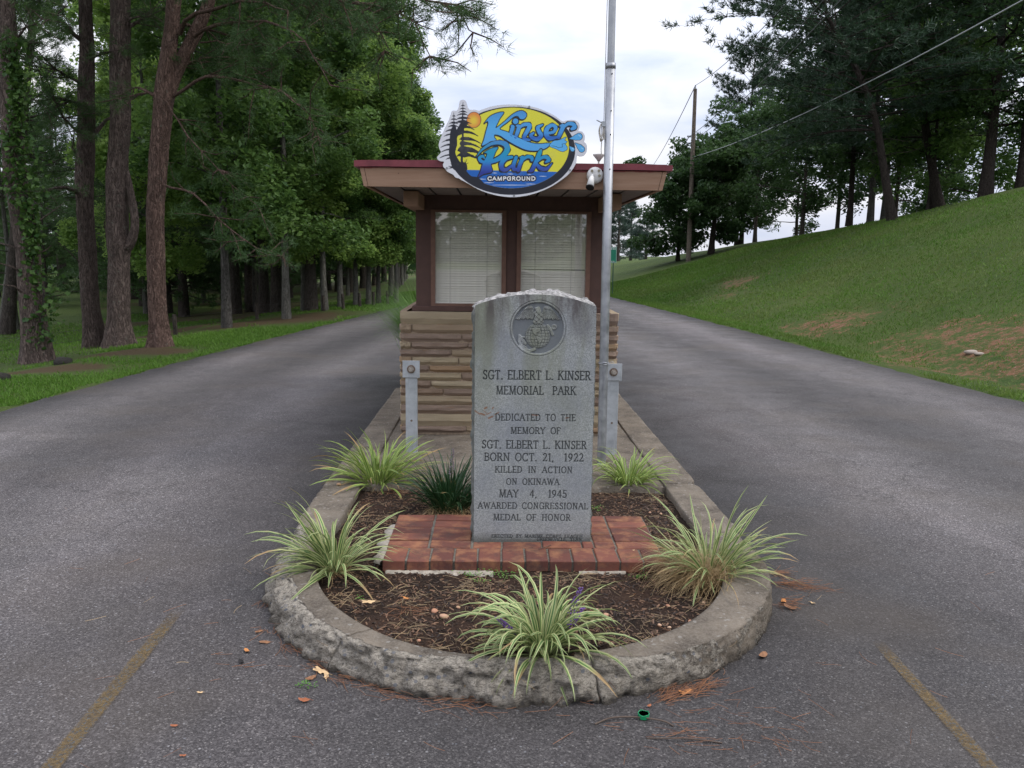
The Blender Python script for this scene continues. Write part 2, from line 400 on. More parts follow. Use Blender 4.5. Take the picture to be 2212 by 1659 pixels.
# ------------------------------------------------------------------ ground, road
def build_ground():
    xs = np.concatenate([-np.geomspace(700, 13, 34), np.arange(-12, 18.01, .2), np.geomspace(19, 700, 34)])
    ys = np.concatenate([-np.geomspace(400, 6, 22), np.arange(-5, 7, .8), np.arange(7, 36, .25), np.arange(36, 60, .8), np.geomspace(61, 1500, 40)])
    X, Y = np.meshgrid(xs, ys, indexing='ij')
    Z = hgt(X, Y)
    xl = np.interp(Y, *XL); xr = np.interp(Y, *XR)
    inside = (X > xl + .12) & (X < xr - .12)
    Z = np.where(inside, -.06, Z)
    dirt = np.zeros_like(X)
    for px, py, rx, ry, a in [(1600, 606, .9, 1.4, .42), (1570, 640, .9, 1.5, .30), (1760, 702, .9, 1.2, .34), (1850, 690, 1.2, 1.3, .26), (1960, 735, .8, .8, .30),
                              (2060, 745, 1.0, .9, .46), (2150, 770, .9, .8, .55), (2190, 762, .9, .8, .55), (2000, 765, .9, .6, .34), (2090, 700, .8, .8, .25),
                              (2212, 840, .6, .5, .30), (1700, 655, .9, 1.3, .22), (1900, 790, .5, .5, .25)]:
        gx, gy, gz = on_ground(px, py)
        dirt += a * np.exp(-((X - gx) / rx) ** 2 - ((Y - gy) / ry) ** 2)
    dirt = np.minimum(dirt, .37)
    straw = np.zeros_like(X)
    for px, py, rx, ry, a in [(80, 800, 1.2, .7, .6), (140, 795, .8, .5, .4), (230, 765, 1.3, .9, .6), (345, 755, .8, .7, .5), (490, 706, 1.2, 1.5, .5), (619, 692, 1.5, 2, .5), (700, 675, 2.5, 3, .5), (2160, 425, 3.5, 5, .5)]:
        gx, gy, gz = on_ground(px, py)
        straw += a * np.exp(-((X - gx) / rx) ** 2 - ((Y - gy) / ry) ** 2)
    straw += np.where((X < -6.8) & (Y > 17) & (X / Y > -.47), .62, 0) * (np.sin(X * .9) * np.sin(Y * .33 + 1) > -.2)
    V = np.stack([X, Y, Z], -1).reshape(-1, 3)
    o = mk('ground', V, grid_faces(len(xs), len(ys)), LAWN, smooth=True, attrs={'dirt': dirt.ravel(), 'straw': straw.ravel()})
    tag(o, kind='structure')
    return dirt, straw, xs, ys
GD, GS, GXS, GYS = build_ground()
def build_road():
    rng = np.random.default_rng(3)
    ys = np.concatenate([np.linspace(-60, 1, 40), np.arange(1.2, 40, .12), np.linspace(41, 160, 40)])
    nx = 90
    xl = np.interp(ys, *XL); xr = np.interp(ys, *XR)
    jl = vnoise([(0, y, 0) for y in ys], 2.2, 3.1, 3) * .07; jr = vnoise([(5, y, 0) for y in ys], 2.2, 9.1, 3) * .07
    u = np.linspace(0, 1, nx)
    X = (xl + jl)[:, None] * (1 - u) + (xr + jr)[:, None] * u
    Z = np.zeros_like(X); Z[:, 0] = -.045; Z[:, -1] = -.045
    YY = np.repeat(ys[:, None], nx, 1)
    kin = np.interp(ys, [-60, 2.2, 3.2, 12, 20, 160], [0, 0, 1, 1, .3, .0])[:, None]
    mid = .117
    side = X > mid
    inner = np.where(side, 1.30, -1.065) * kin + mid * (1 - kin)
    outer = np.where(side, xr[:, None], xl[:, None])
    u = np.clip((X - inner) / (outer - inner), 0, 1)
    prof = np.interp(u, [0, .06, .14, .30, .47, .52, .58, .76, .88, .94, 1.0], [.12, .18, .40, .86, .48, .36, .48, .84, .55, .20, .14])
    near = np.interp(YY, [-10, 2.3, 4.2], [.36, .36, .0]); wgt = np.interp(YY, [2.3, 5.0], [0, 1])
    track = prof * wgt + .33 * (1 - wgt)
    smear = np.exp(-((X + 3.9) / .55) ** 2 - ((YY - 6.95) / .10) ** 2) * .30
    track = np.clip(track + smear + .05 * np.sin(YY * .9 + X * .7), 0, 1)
    V = np.stack([X, YY, Z], -1).reshape(-1, 3)
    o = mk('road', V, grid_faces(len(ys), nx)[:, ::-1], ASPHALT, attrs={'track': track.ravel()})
    tag(o, kind='structure')
build_road()
def m_paint():
    t = MT('worn_yellow_paint', .85, .3)
    v = t.voro(175, out=1); s = t.N.new('ShaderNodeSeparateColor'); t.L.new(v, s.inputs[0])
    c = t.mix(s.outputs[0], (.105, .070, .028), (.165, .112, .048))
    c = t.mix(t.math('GREATER_THAN', s.outputs[1], .80), c, (.10, .098, .09))
    t.col(c)
    tr = t.N.new('ShaderNodeBsdfTransparent'); mx = t.N.new('ShaderNodeMixShader')
    a = t.math('MULTIPLY', t.attr('wear'), t.ramp(t.math('ADD', t.noise(70, 5, .7), t.math('MULTIPLY', t.noise(6, 3), .5)), [(.48, .08), (.90, .78)]))
    t.L.new(a, mx.inputs[0]); t.L.new(tr.outputs[0], mx.inputs[1]); t.L.new(t.b.outputs[0], mx.inputs[2]); t.L.new(mx.outputs[0], t.o.inputs[0])
    t.bump(t.voro(135), .4, .003)
    return t.m
PAINT = m_paint()
def stripe(p0, p1, w, name):
    p0 = np.array(p0); p1 = np.array(p1); d = (p1 - p0); L = np.linalg.norm(d); d /= L; n = np.array([-d[1], d[0]])
    k = 60; V = []; wear = []
    for i in range(k):
        c = p0 + d * L * i / (k - 1)
        for j, s in enumerate((-1, -.7, 0, .7, 1)):
            q = c + n * s * (w / 2 + .006 * mnoise.noise((c[0] * 9, c[1] * 9, s * 3)))
            V.append((q[0], q[1], .004)); wear.append((0 if abs(s) == 1 else 1) * min(1, (i) / 6))
    o = mk(name, np.array(V), grid_faces(k, 5)[:, ::-1], PAINT, attrs={'wear': wear})
    tag(o, kind='structure')
a = G(388, 1316); b = G(110, 1659); q = np.array(b[:2]) - np.array(a[:2])
stripe(a[:2], np.array(a[:2]) + q * 1.8, .066, 'painted_line')
a = G(1893, 1385); b = G(2138, 1659); q = np.array(b[:2]) - np.array(a[:2])
stripe(a[:2], np.array(a[:2]) + q * 1.8, .058, 'painted_line.001')

# ------------------------------------------------------------------ kerb of the island
KCX, KCY = .118, 3.93
def kerb_path():
    """outer and inner edge along the kerb: left side, round nose, right side"""
    out = []
    for y in np.arange(8.9, KCY, -.012): out.append((-1.065, y, -.825, y, -1, 0, 0.0))
    for a in np.arange(180, 360.01, .42):
        r = math.radians(a)
        out.append((KCX + 1.183 * math.cos(r), KCY + 1.215 * math.sin(r), KCX + .945 * math.cos(r) + (.0 if a < 270 else .012), KCY + (1.085 if a < 280 else 1.06) * math.sin(r), math.cos(r), math.sin(r), a))
    for y in np.arange(KCY, 8.9, .012): out.append((1.301, y, 1.07, y, 1, 0, 999.0))
    return np.array(out)
KP = kerb_path()
def erosion(row):
    a = row[6]; y = row[1]
    if a == 0.0:
        return .18 + (.75 * math.exp(-((y - 4.0) / .35) ** 2)) + .12 * mnoise.noise((0, y * 3, 1))
    if a == 999.0:
        return .10 + .30 * math.exp(-((y - 4.15) / .25) ** 2) + .5 * math.exp(-((y - 5.2) / .07) ** 2)
    e = np.interp(a, [180, 195, 225, 240, 262, 270, 285, 294, 310, 335, 360], [.9, .95, .72, .70, 1.0, 1.0, .9, .50, .34, .22, .20])
    return float(e + .10 * mnoise.noise((a * .09, 3, 1)))
def kerb_section(i0, i1, name):
    rows = KP[i0:i1]; V = []; er = []
    ntop, nside = 15, 12
    for r in rows:
        e = erosion(r); o = np.array(r[:2]); i = np.array(r[2:4]); nx = np.array(r[4:6])
        H = .118 + .004 * mnoise.noise((o[0] * 2, o[1] * 2, 0))
        cut = .012 + e * e * .105                    # how far the outer edge has crumbled
        prof = []
        for k in range(5): prof.append((0.0, -.04 + (H + .04) * k / 5, 0.06 if k < 3 else .15))   # inner face
        for k in range(ntop):
            s = k / (ntop - 1); w = np.linalg.norm(o - i)
            prof.append((s * (w - cut), H, (k / (ntop - 1)) ** 4))
        w = np.linalg.norm(o - i)
        for k in range(1, nside + 1):
            s = k / nside
            bx = w - cut + cut * (1 - (1 - s) ** 1.6); bz = H - (H + .03) * s ** (1.0 + .9 * e)
            prof.append((bx, bz, 1.0))
        for (d, z, k) in prof:
            dirv = (o - i) / w
            p = i + dirv * d
            q = (p[0], p[1], z)
            n1 = mnoise.fractal((q[0] * 9, q[1] * 9, q[2] * 16), 1, 2, 4)
            n2 = mnoise.fractal((q[0] * 34, q[1] * 34, q[2] * 44 + 5), 1, 2, 3)
            rid = abs(mnoise.noise((q[0] * 7 + 11, q[1] * 7, q[2] * 30)))
            amp = k * e
            off = amp * (.026 * n1 + .013 * n2 - .026 * (1 - rid) ** 6) + .0025 * n2 * (.3 + k)
            p = p + nx * off
            z2 = z + (amp * .018 * n1 if z > .0 else 0) + (.0018 * n1 + .0012 * n2 if k < .5 else 0)
            V.append((p[0], p[1], z2)); er.append(min(1, max(0, k * e * 1.15 + .25 * n1 * k)) if k > .02 else 0.0)
    n = 5 + ntop + nside; m = len(rows)
    F = grid_faces(m, n).tolist()
    F.append(list(range(n))); F.append([(m - 1) * n + k for k in range(n)][::-1])
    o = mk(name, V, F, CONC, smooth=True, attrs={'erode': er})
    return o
def kidx(fn):
    return int(np.argmin([fn(r) for r in KP]))
kb = empty('kerb', (KCX, KCY, 0)); tag(kb, kind='structure')
cuts = [0, kidx(lambda r: abs(r[6]) + abs(r[1] - 6.1)), kidx(lambda r: abs(r[6] - 232)), kidx(lambda r: abs(r[6] - 283)),
        kidx(lambda r: abs(r[6] - 999) + abs(r[1] - 5.2)), len(KP)]
for a_, b_ in zip(cuts[:-1], cuts[1:]):
    o = kerb_section(a_, b_ - (0 if b_ == len(KP) else 0) , 'kerb_section')
    o.parent = kb; o.matrix_parent_inverse = Matrix.Translation((-KCX, -KCY, 0))
# concrete platform behind the planting bed
def platform():
    xs = np.linspace(-.828, 1.073, 90); ys = np.linspace(5.12, 8.9, 150)
    X, Y = np.meshgrid(xs, ys, indexing='ij'); V = np.stack([X, Y, np.zeros_like(X)], -1).reshape(-1, 3)
    V[:, 2] = .108 + .004 * vnoise(V, 3, 1, 3)
    edge = (np.abs(V[:, 1] - 5.12) < .01)
    V[edge, 1] += .03 * vnoise(V[edge], 6, 2, 3); 
    n = len(V); m = grid_faces(90, 150)
    V2 = V.copy()
    o = mk('concrete_platform', V, m, CONC, smooth=True, attrs={'erode': np.clip(.15 + .22 * vnoise(V, 2.5, 7, 3), 0, .3)})
    md = o.modifiers.new('s', 'SOLIDIFY'); md.thickness = .12; md.offset = -1
    tag(o, kind='structure')
platform()
def soil_z(x, y):
    return .072 + .016 * mnoise.fractal((x * 3, y * 3, 0), 1, 2, 3) + .006 * mnoise.noise((x * 22, y * 22, 2)) + .01 * max(0, (y - 4.6))
def soil():
    xs = np.arange(-.87, 1.12, .016); ys = np.arange(2.80, 5.2, .016)
    X, Y = np.meshgrid(xs, ys, indexing='ij')
    ins = (Y > KCY) | (((X - KCX) / .99) ** 2 + ((Y - KCY) / 1.12) ** 2 < 1.0)
    V = np.stack([X, Y, np.zeros_like(X)], -1).reshape(-1, 3)
    V[:, 2] = [soil_z(v[0], v[1]) + .004 * mnoise.noise((v[0] * 60, v[1] * 60, 4)) for v in V]
    F = grid_faces(len(xs), len(ys)); k = ins.ravel()
    F = F[k[F].all(1)]
    tag(mk('soil', V, F, SOIL, smooth=True), kind='structure')
soil()

# ------------------------------------------------------------------ carved letters: every glyph as pen strokes
def arc(cx, cy, rx, ry, a0, a1, n=10):
    return [(cx + rx * math.cos(math.radians(a0 + (a1 - a0) * i / n)), cy + ry * math.sin(math.radians(a0 + (a1 - a0) * i / n))) for i in range(n + 1)]
T_, t_ = 1.0, .5
GL = {
 'A': (.78, [(t_, 's0', [(.02, 0), (.38, 1)]), (T_, 's1', [(.38, 1), (.76, 0)]), (t_, '', [(.15, .36), (.62, .36)])]),
 'B': (.62, [(T_, 'sb', [(.1, 0), (.1, 1)]), (t_, '', [(.1, 1), (.34, 1)] + arc(.34, .76, .2, .24, 90, -90) + [(.1, .52)]), (T_*.8, '', [(.34, .52)] + arc(.36, .26, .24, .26, 90, -90) + [(.1, 0)])]),
 'C': (.74, [(T_*.85, '', arc(.42, .5, .38, .52, 48, 312, 16)), (t_, '', [(.68, .98), (.68, .74)]), (t_, '', [(.68, .04), (.68, .2)])]),
 'D': (.76, [(T_, 'sb', [(.1, 0), (.1, 1)]), (T_*.8, '', [(.1, 1), (.32, 1)] + arc(.32, .5, .4, .5, 90, -90, 14) + [(.1, 0)])]),
 'E': (.6, [(T_, 'sb', [(.1, 0), (.1, 1)]), (t_, '', [(.1, 1), (.55, 1), (.55, .86)]), (t_, '', [(.1, .52), (.46, .52)]), (t_, '', [(.1, 0), (.57, 0), (.58, .16)])]),
 'F': (.56, [(T_, 'sb', [(.1, 0), (.1, 1)]), (t_, '', [(.1, 1), (.54, 1), (.54, .86)]), (t_, '', [(.1, .52), (.44, .52)])]),
 'G': (.78, [(T_*.85, '', arc(.42, .5, .38, .52, 48, 312, 16)), (t_, '', [(.68, .98), (.68, .74)]), (T_, 'sx', [(.68, .06), (.68, .44)]), (t_, '', [(.5, .44), (.68, .44)])]),
 'H': (.78, [(T_, 'sb', [(.12, 0), (.12, 1)]), (T_, 'sb', [(.66, 0), (.66, 1)]), (t_, '', [(.12, .52), (.66, .52)])]),
 'I': (.26, [(T_, 'sb', [(.13, 0), (.13, 1)])]),
 'K': (.74, [(T_, 'sb', [(.1, 0), (.1, 1)]), (t_, 's1', [(.12, .44), (.6, 1)]), (T_, 's1', [(.28, .6), (.68, 0)])]),
 'L': (.58, [(T_, 'sb', [(.1, 0), (.1, 1)]), (t_, '', [(.1, 0), (.55, 0), (.56, .17)])]),
 'M': (.92, [(t_, 'sb', [(.1, 0), (.14, 1)]), (T_, '', [(.14, 1), (.46, 0)]), (t_, '', [(.46, 0), (.78, 1)]), (T_, 'sb', [(.82, 0), (.78, 1)])]),
 'N': (.8, [(t_, 'sb', [(.12, 0), (.12, 1)]), (T_, '', [(.12, 1), (.68, 0)]), (t_, 's1', [(.68, 0), (.68, 1)])]),
 'O': (.82, [(T_*.85, '', arc(.41, .5, .37, .52, 0, 360, 22))]),
 'P': (.6, [(T_, 'sb', [(.1, 0), (.1, 1)]), (T_*.8, '', [(.1, 1), (.32, 1)] + arc(.32, .74, .23, .26, 90, -90) + [(.1, .48)])]),
 'R': (.68, [(T_, 'sb', [(.1, 0), (.1, 1)]), (T_*.8, '', [(.1, 1), (.32, 1)] + arc(.32, .75, .22, .25, 90, -90) + [(.1, .5)]), (T_, 's1', [(.3, .5), (.64, 0)])]),
 'S': (.58, [(T_*.85, '', arc(.3, .75, .2, .26, 30, 200, 10) + [(.3, .52), (.42, .44)] + arc(.3, .26, .23, .27, 30, -160, 10)), (t_, '', [(.5, 1.0), (.5, .8)]), (t_, '', [(.07, 0), (.07, .2)])]),
 'T': (.68, [(T_, 's0', [(.34, 0), (.34, 1)]), (t_, '', [(.04, .84), (.04, 1), (.64, 1), (.64, .84)])]),
 'U': (.76, [(T_, 's1', [(.12, .3), (.12, 1)]), (t_, '', arc(.39, .28, .27, .3, 180, 360, 10)), (t_, 's1', [(.66, .3), (.66, 1)])]),
 'V': (.74, [(T_, 's0', [(.04, 1), (.38, 0)]), (t_, 's1', [(.38, 0), (.7, 1)])]),
 'W': (1.06, [(T_, 's0', [(.04, 1), (.3, 0)]), (t_, '', [(.3, 0), (.52, .95)]), (T_, '', [(.52, .95), (.76, 0)]), (t_, 's1', [(.76, 0), (1.02, 1)])]),
 'Y': (.7, [(T_, 's0', [(.04, 1), (.36, .48)]), (t_, 's1', [(.36, .48), (.68, 1)]), (T_, 's0', [(.36, 0), (.36, .48)])]),
 '1': (.36, [(T_, 's0', [(.2, 0), (.2, 1), (.06, .9)])]),
 '2': (.58, [(T_*.85, '', arc(.28, .75, .21, .26, 160, -30, 10) + [(.3, .35), (.05, .02)]), (T_*.8, '', [(.05, .02), (.54, .02), (.56, .16)])]),
 '4': (.64, [(T_, '', [(.44, 0), (.44, 1)]), (t_, '', [(.44, 1), (.04, .3), (.62, .3)])]),
 '5': (.58, [(t_, '', [(.52, 1), (.16, 1), (.12, .56)]), (T_*.85, '', [(.12, .56)] + arc(.27, .3, .25, .31, 110, -150, 12))]),
 '9': (.6, [(T_*.85, '', arc(.3, .69, .22, .3, 0, 360, 16)), (T_*.8, '', [(.52, .69), (.46, .3), (.14, 0)])]),
 '.': (.24, [(1.5, '', [(.1, .02), (.12, .02)])]),
 ',': (.24, [(1.4, '', [(.12, .02), (.08, -.10)])]),
 ' ': (.42, []),
}
def strokes(text, x0, x1, zc, h, spacing=.14, serif=True, space=None):
    """pen strokes (x, z, x, z, weight) of a line of text spread between x0 and x1"""
    adv = []; x = 0.0
    for ch in text:
        w = GL[ch][0] if ch != ' ' or space is None else space
        adv.append(x); x += w + spacing
    total = x - spacing
    sx = (x1 - x0) / total
    out = []
    for ch, a in zip(text, adv):
        for wgt, fl, pts in GL[ch][1]:
            q = [(x0 + (a + p[0]) * sx, zc - h / 2 + p[1] * h) for p in pts]
            for (u, v) in zip(q[:-1], q[1:]): out.append((u[0], u[1], v[0], v[1], wgt))
            if serif:
                ends = []
                if 'sb' in fl: ends = [q[0], q[-1]]
                elif 's0' in fl: ends = [q[0]]
                elif 's1' in fl: ends = [q[-1]]
                elif 'sx' in fl: ends = [q[-1]]
                for e in ends:
                    out.append((e[0] - .12 * sx, e[1], e[0] + .12 * sx, e[1], .45))
    return out
class Raster:
    """signed work on a fine grid of points of a flat face: x along, z up"""
    def __init__(s, x0, x1, z0, z1, step):
        s.x = np.arange(x0, x1 + step / 2, step); s.z = np.arange(z0, z1 + step / 2, step); s.st = step
        s.X, s.Z = np.meshgrid(s.x, s.z, indexing='ij')
    def win(s, xa, xb, za, zb, pad):
        i0 = max(0, int((min(xa, xb) - pad - s.x[0]) / s.st)); i1 = min(len(s.x), int((max(xa, xb) + pad - s.x[0]) / s.st) + 2)
        j0 = max(0, int((min(za, zb) - pad - s.z[0]) / s.st)); j1 = min(len(s.z), int((max(za, zb) + pad - s.z[0]) / s.st) + 2)
        return slice(i0, i1), slice(j0, j1)
    def seg(s, xa, za, xb, zb, ra, rb=None):
        """coverage 0..1 around a segment with radius ra..rb"""
        rb = ra if rb is None else rb
        w = s.win(xa, xb, za, zb, max(ra, rb) + s.st * 2)
        X = s.X[w]; Z = s.Z[w]; dx, dz = xb - xa, zb - za; L = dx * dx + dz * dz + 1e-12
        t = np.clip(((X - xa) * dx + (Z - za) * dz) / L, 0, 1)
        d = np.hypot(X - xa - t * dx, Z - za - t * dz)
        return w, np.clip((ra + (rb - ra) * t - d) / s.st + .5, 0, 1)
    def poly(s, pts):
        P = np.asarray(pts, float); w = s.win(P[:, 0].min(), P[:, 0].max(), P[:, 1].min(), P[:, 1].max(), s.st * 2)
        X = s.X[w]; Z = s.Z[w]; ins = np.zeros(X.shape, bool); dm = np.full(X.shape, 1e9)
        for (xa, za), (xb, zb) in zip(P, np.roll(P, -1, 0)):
            c = (za > Z) != (zb > Z)
            with np.errstate(divide='ignore', invalid='ignore'):
                xi = (xb - xa) * (Z - za) / (zb - za + 1e-15) + xa
            ins ^= c & (X < xi)
            dx, dz = xb - xa, zb - za; t = np.clip(((X - xa) * dx + (Z - za) * dz) / (dx * dx + dz * dz + 1e-12), 0, 1)
            dm = np.minimum(dm, np.hypot(X - xa - t * dx, Z - za - t * dz))
        return w, np.clip(np.where(ins, dm, -dm) / s.st + .5, 0, 1), np.where(ins, dm, -dm)

# ------------------------------------------------------------------ memorial stone
def m_granite():
    t = MT('weathered_granite', .85, .3)
    n = t.noise(420, 2, .6); v = t.voro(260, out=1); s = t.N.new('ShaderNodeSeparateColor'); t.L.new(v, s.inputs[0])
    c = t.mix(s.outputs[0], (.205, .213, .205), (.42, .435, .415))
    big = t.noise(3.2, 5, .6)
    c = t.mix(t.ramp(big, [(.35, 0.0), (.65, .6)]), c, (.20, .215, .25))
    gr = t.noise(5, 5, .65, t.mapv((1, 1, .28)))
    sz = t.N.new('ShaderNodeSeparateXYZ'); t.L.new(t.tc.outputs['Object'], sz.inputs[0])
    up = t.mr(sz.outputs[2], .55, 1.15)
    c = t.mix(t.math('MULTIPLY', up, t.ramp(gr, [(.45, 0.0), (.62, .65)])), c, (.165, .175, .105))
    st = t.noise(11, 5, .7, t.mapv((1, 1, .18)))
    top = t.mr(sz.outputs[2], 1.08, 1.29)
    c = t.mix(t.math('MULTIPLY', top, t.ramp(st, [(.40, 0.0), (.60, .85)])), c, (.075, .062, .062))
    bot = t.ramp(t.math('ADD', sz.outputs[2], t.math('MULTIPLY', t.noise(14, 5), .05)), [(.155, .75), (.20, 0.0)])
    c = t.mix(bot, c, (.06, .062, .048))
    c = t.mix(t.attr('carve'), c, (.050, .056, .056))
    c = t.mix(t.attr('tone'), c, (.140, .152, .165))
    c = t.mix(t.attr('rust'), c, (.22, .095, .045))
    rk = t.attr('rock')
    raw = t.mix(t.ramp(t.noise(38, 6, .8), [(.42, 0.0), (.66, 1.0)]), (.12, .115, .11), (.50, .48, .46))
    raw = t.mix(t.mr(sz.outputs[2], 1.285, 1.25), raw, (.085, .09, .08))  # brightness from above painted in: rim paler on top than down its sides
    c = t.mix(t.math('MULTIPLY', rk, .95), c, raw)
    t.col(c); t.bump(t.math('ADD', n, t.noise(40, 5, .7)), .35, .002)
    return t.m
GRANITE = m_granite()
ST_Y = 4.057
def memorial():
    x0, x1, zb = -.099, .481, .10
    R = Raster(x0, x1, 0, 1.0, .0024)           # second axis is rebuilt below: z runs from zb to the arched top
    nz = 520
    xs = np.linspace(x0, x1, 249); u = (xs - .19) / .297
    top = 1.296 + .058 * (1 - np.clip(np.abs(u), 0, 1) ** 2.2)
    tz = np.linspace(0, 1, nz)
    class RR(Raster):
        def __init__(s): pass
    r = RR(); r.x = xs; r.st = xs[1] - xs[0]; r.z = np.arange(zb, 1.36, r.st); r.st2 = r.z[1] - r.z[0]
    r.X, r.Z = np.meshgrid(r.x, r.z, indexing='ij')
    dep = np.zeros_like(r.X); carve = np.zeros_like(r.X); tone = np.zeros_like(r.X); rust = np.zeros_like(r.X)
    lines = [("SGT. ELBERT L. KINSER", -.060, .461, .965, .042, .14, .40), ("MEMORIAL  PARK", .006, .392, .890, .039, .16, .42),
             ("DEDICATED TO THE", .003, .393, .757, .032, .20, .5), ("MEMORY OF", .079, .321, .691, .031, .16, .62),
             ("SGT. ELBERT L. KINSER", -.062, .450, .621, .038, .15, .42), ("BORN OCT. 21,  1922", -.049, .437, .558, .038, .15, .5),
             ("KILLED IN ACTION", .005, .383, .495, .031, .20, .72), ("ON OKINAWA", .060, .320, .434, .030, .20, .62),
             ("MAY  4,  1945", .026, .359, .373, .037, .14, .62), ("AWARDED CONGRESSIONAL", -.079, .465, .311, .031, .20, .5),
             ("MEDAL OF HONOR", -.001, .380, .2515, .031, .20, .6), ("ERECTED BY MARINE CORPS LEAGUE", -.010, .444, .154, .016, .20, .6),
             ("GREENEVILLE, TENN.", .216, .446, .1385, .016, .18, .6)]
    for tx, a, b, z, h, sp, spc in lines:
        wr = h * .058 if h > .02 else h * .075
        for (xa, za, xb, zb_, w) in strokes(tx, a, b, z, h, sp, True, spc):
            ww, cv = r.seg(xa, za, xb, zb_, max(.0011, wr * (.55 + .55 * w)))
            carve[ww] = np.maximum(carve[ww], cv); 
    dep += .0045 * carve
    # emblem in its round recess
    ex, ez, k = .2025, 1.1935, .267 / 880
    def q(px, py): return (ex + (px - 1137) * k, ez - (py - 742) * k)
    d = np.hypot(r.X - ex, r.Z - ez)
    rec = np.clip((.1235 - d) / .0024 + .5, 0, 1)
    groove = np.clip(1 - np.abs(d - .1340) / .0022, 0, 1)
    rel = np.zeros_like(r.X); line = np.zeros_like(r.X)
    # globe
    gx, gz = q(1137, 862); gr = 200 * k; gd = np.hypot(r.X - gx, r.Z - gz)
    rel = np.maximum(rel, np.where(gd < gr, .6 + .5 * np.sqrt(np.clip(1 - (gd / gr) ** 2, 0, 1)), 0))
    gm = gd < gr * .985
    for lam in (-75, -55, -35, -17, 0, 17, 35, 55, 75):
        xm = gx + np.sin(math.radians(lam)) * np.sqrt(np.clip(gr ** 2 - (r.Z - gz) ** 2, 0, None))
        line = np.maximum(line, np.where(gm, np.clip(1 - np.abs(r.X - xm) / .0017, 0, 1), 0))
    for zl in (-160, -110, -60, -10, 40, 85, 130):
        line = np.maximum(line, np.where(gm, np.clip(1 - np.abs(r.Z - (gz + zl * k)) / .0017, 0, 1), 0))
    for poly in ([(1030, 745), (1100, 730), (1180, 745), (1170, 790), (1120, 820), (1105, 860), (1060, 830), (1050, 790)],
                 [(1105, 855), (1160, 880), (1205, 900), (1200, 960), (1155, 990), (1140, 940), (1110, 900)]):
        ww, cv, _ = r.poly([q(*p) for p in poly]); line[ww] *= (1 - cv); rel[ww] = np.maximum(rel[ww], cv * 1.25)
        sd_ = np.clip(1 - np.abs(_) / .0015, 0, 1); line[ww] = np.maximum(line[ww], sd_ * .9)
    # anchor: shank, stock ring, fluke
    def stroke(pts, rad, h):
        for (p_, q_) in zip(pts[:-1], pts[1:]):
            a_ = q(*p_); b_ = q(*q_); ww, cv = r.seg(a_[0], a_[1], b_[0], b_[1], rad * k)
            rel[ww] = np.maximum(rel[ww], cv * h)
    stroke([(870, 905), (940, 990)], 22, .8); stroke([(1300, 770), (1385, 730)], 22, .8)
    stroke([(1290, 700), (1340, 760), (1370, 840)], 20, .9); stroke(arc(1392, 722, 30, 30, 0, 360, 12), 13, .9)
    stroke([(850, 870), (845, 950), (870, 1030), (930, 1085), (1010, 1105), (1090, 1075)], 24, .95)
    stroke([(835, 860), (890, 890), (940, 890)], 12, .8); stroke([(890, 930), (900, 1010), (960, 1060)], 12, .7)
    # eagle
    L_ = [(1075, 520), (1062, 430), (1035, 390), (985, 388), (940, 415), (895, 470), (850, 530), (780, 600), (835, 612), (870, 592), (905, 612), (940, 588), (975, 606), (1005, 588), (1035, 606), (1070, 590)]
    for side in (1, -1):
        P = [q(1137 + (p[0] - 1140) * side, p[1]) for p in L_]
        ww, cv, _ = r.poly(P); rel[ww] = np.maximum(rel[ww], cv * 1.0)
        for i in range(9):
            a_ = q(1137 + (1050 - i * 12 - 1140) * side, 430 + i * 2); b_ = q(1137 + (1060 - i * 34 - 1140) * side, 602)
            w2, c2 = r.seg(a_[0], a_[1], b_[0], b_[1], .0009); line[w2] = np.maximum(line[w2], c2 * .95)
        a_ = [q(1137 + (p_ - 1140) * side, z_) for p_, z_ in ((1060, 520), (1010, 455), (960, 440), (900, 480))]
        for u_, v_ in zip(a_[:-1], a_[1:]):
            w2, c2 = r.seg(u_[0], u_[1], v_[0], v_[1], .0009); line[w2] = np.maximum(line[w2], c2)
    for poly, h in (([(1085, 560), (1060, 500), (1095, 470), (1100, 420), (1130, 398), (1160, 405), (1172, 440), (1180, 475), (1215, 500), (1200, 570), (1225, 640), (1200, 680), (1140, 690), (1080, 680), (1055, 640)], 1.25),
                    ([(1078, 428), (1100, 410), (1110, 440), (1088, 452)], 1.1)):
        ww, cv, _ = r.poly([q(*p) for p in poly]); rel[ww] = np.maximum(rel[ww], cv * h)
        if h > 1.2:
            X_ = r.X[ww]; Z_ = r.Z[ww]
            dm = np.abs(np.sin((X_ + Z_) / k / 24)) * np.abs(np.sin((X_ - Z_) / k / 24)); low = Z_ < q(0, 480)[1]
            line[ww] = np.maximum(line[ww], np.where((dm < .13) & (cv > .5) & low, .8, 0))
    rel_s = np.clip(rel, 0, 1.3)
    dep += rec * (.0085 * (1 - .72 * np.clip(rel_s, 0, 1.3))) + .0025 * groove
    dep += rec * line * .003
    tone = np.maximum(tone, rec * np.clip(1 - rel_s, 0, 1) * .85)
    carve = np.maximum(carve, rec * line * .8); carve = np.maximum(carve, groove * .9)
    for (a0, b0, a1, b1, w) in [(-.05, .80, -.04, .806, .004), (-.068, .775, -.05, .768, .004), (-.012, .80, -.008, .806, .003), (-.03, .752, -.012, .761, .004), (-.055, .79, -.04, .775, .0016),
                                (-.04, .77, -.02, .781, .0022), (-.10, .79, -.072, .772, .003), (.0, .77, .02, .783, .002), (.345, .756, .36, .758, .002), (.18, .77, .21, .768, .0018)]:
        ww, cv = r.seg(a0, b0, a1, b1, w); rust[ww] = np.maximum(rust[ww], cv * .85)
    # build the face following the arch: z positions scaled onto columns
    Zc = np.clip(r.Z, None, top[:, None])
    nxn, nzn = r.X.shape
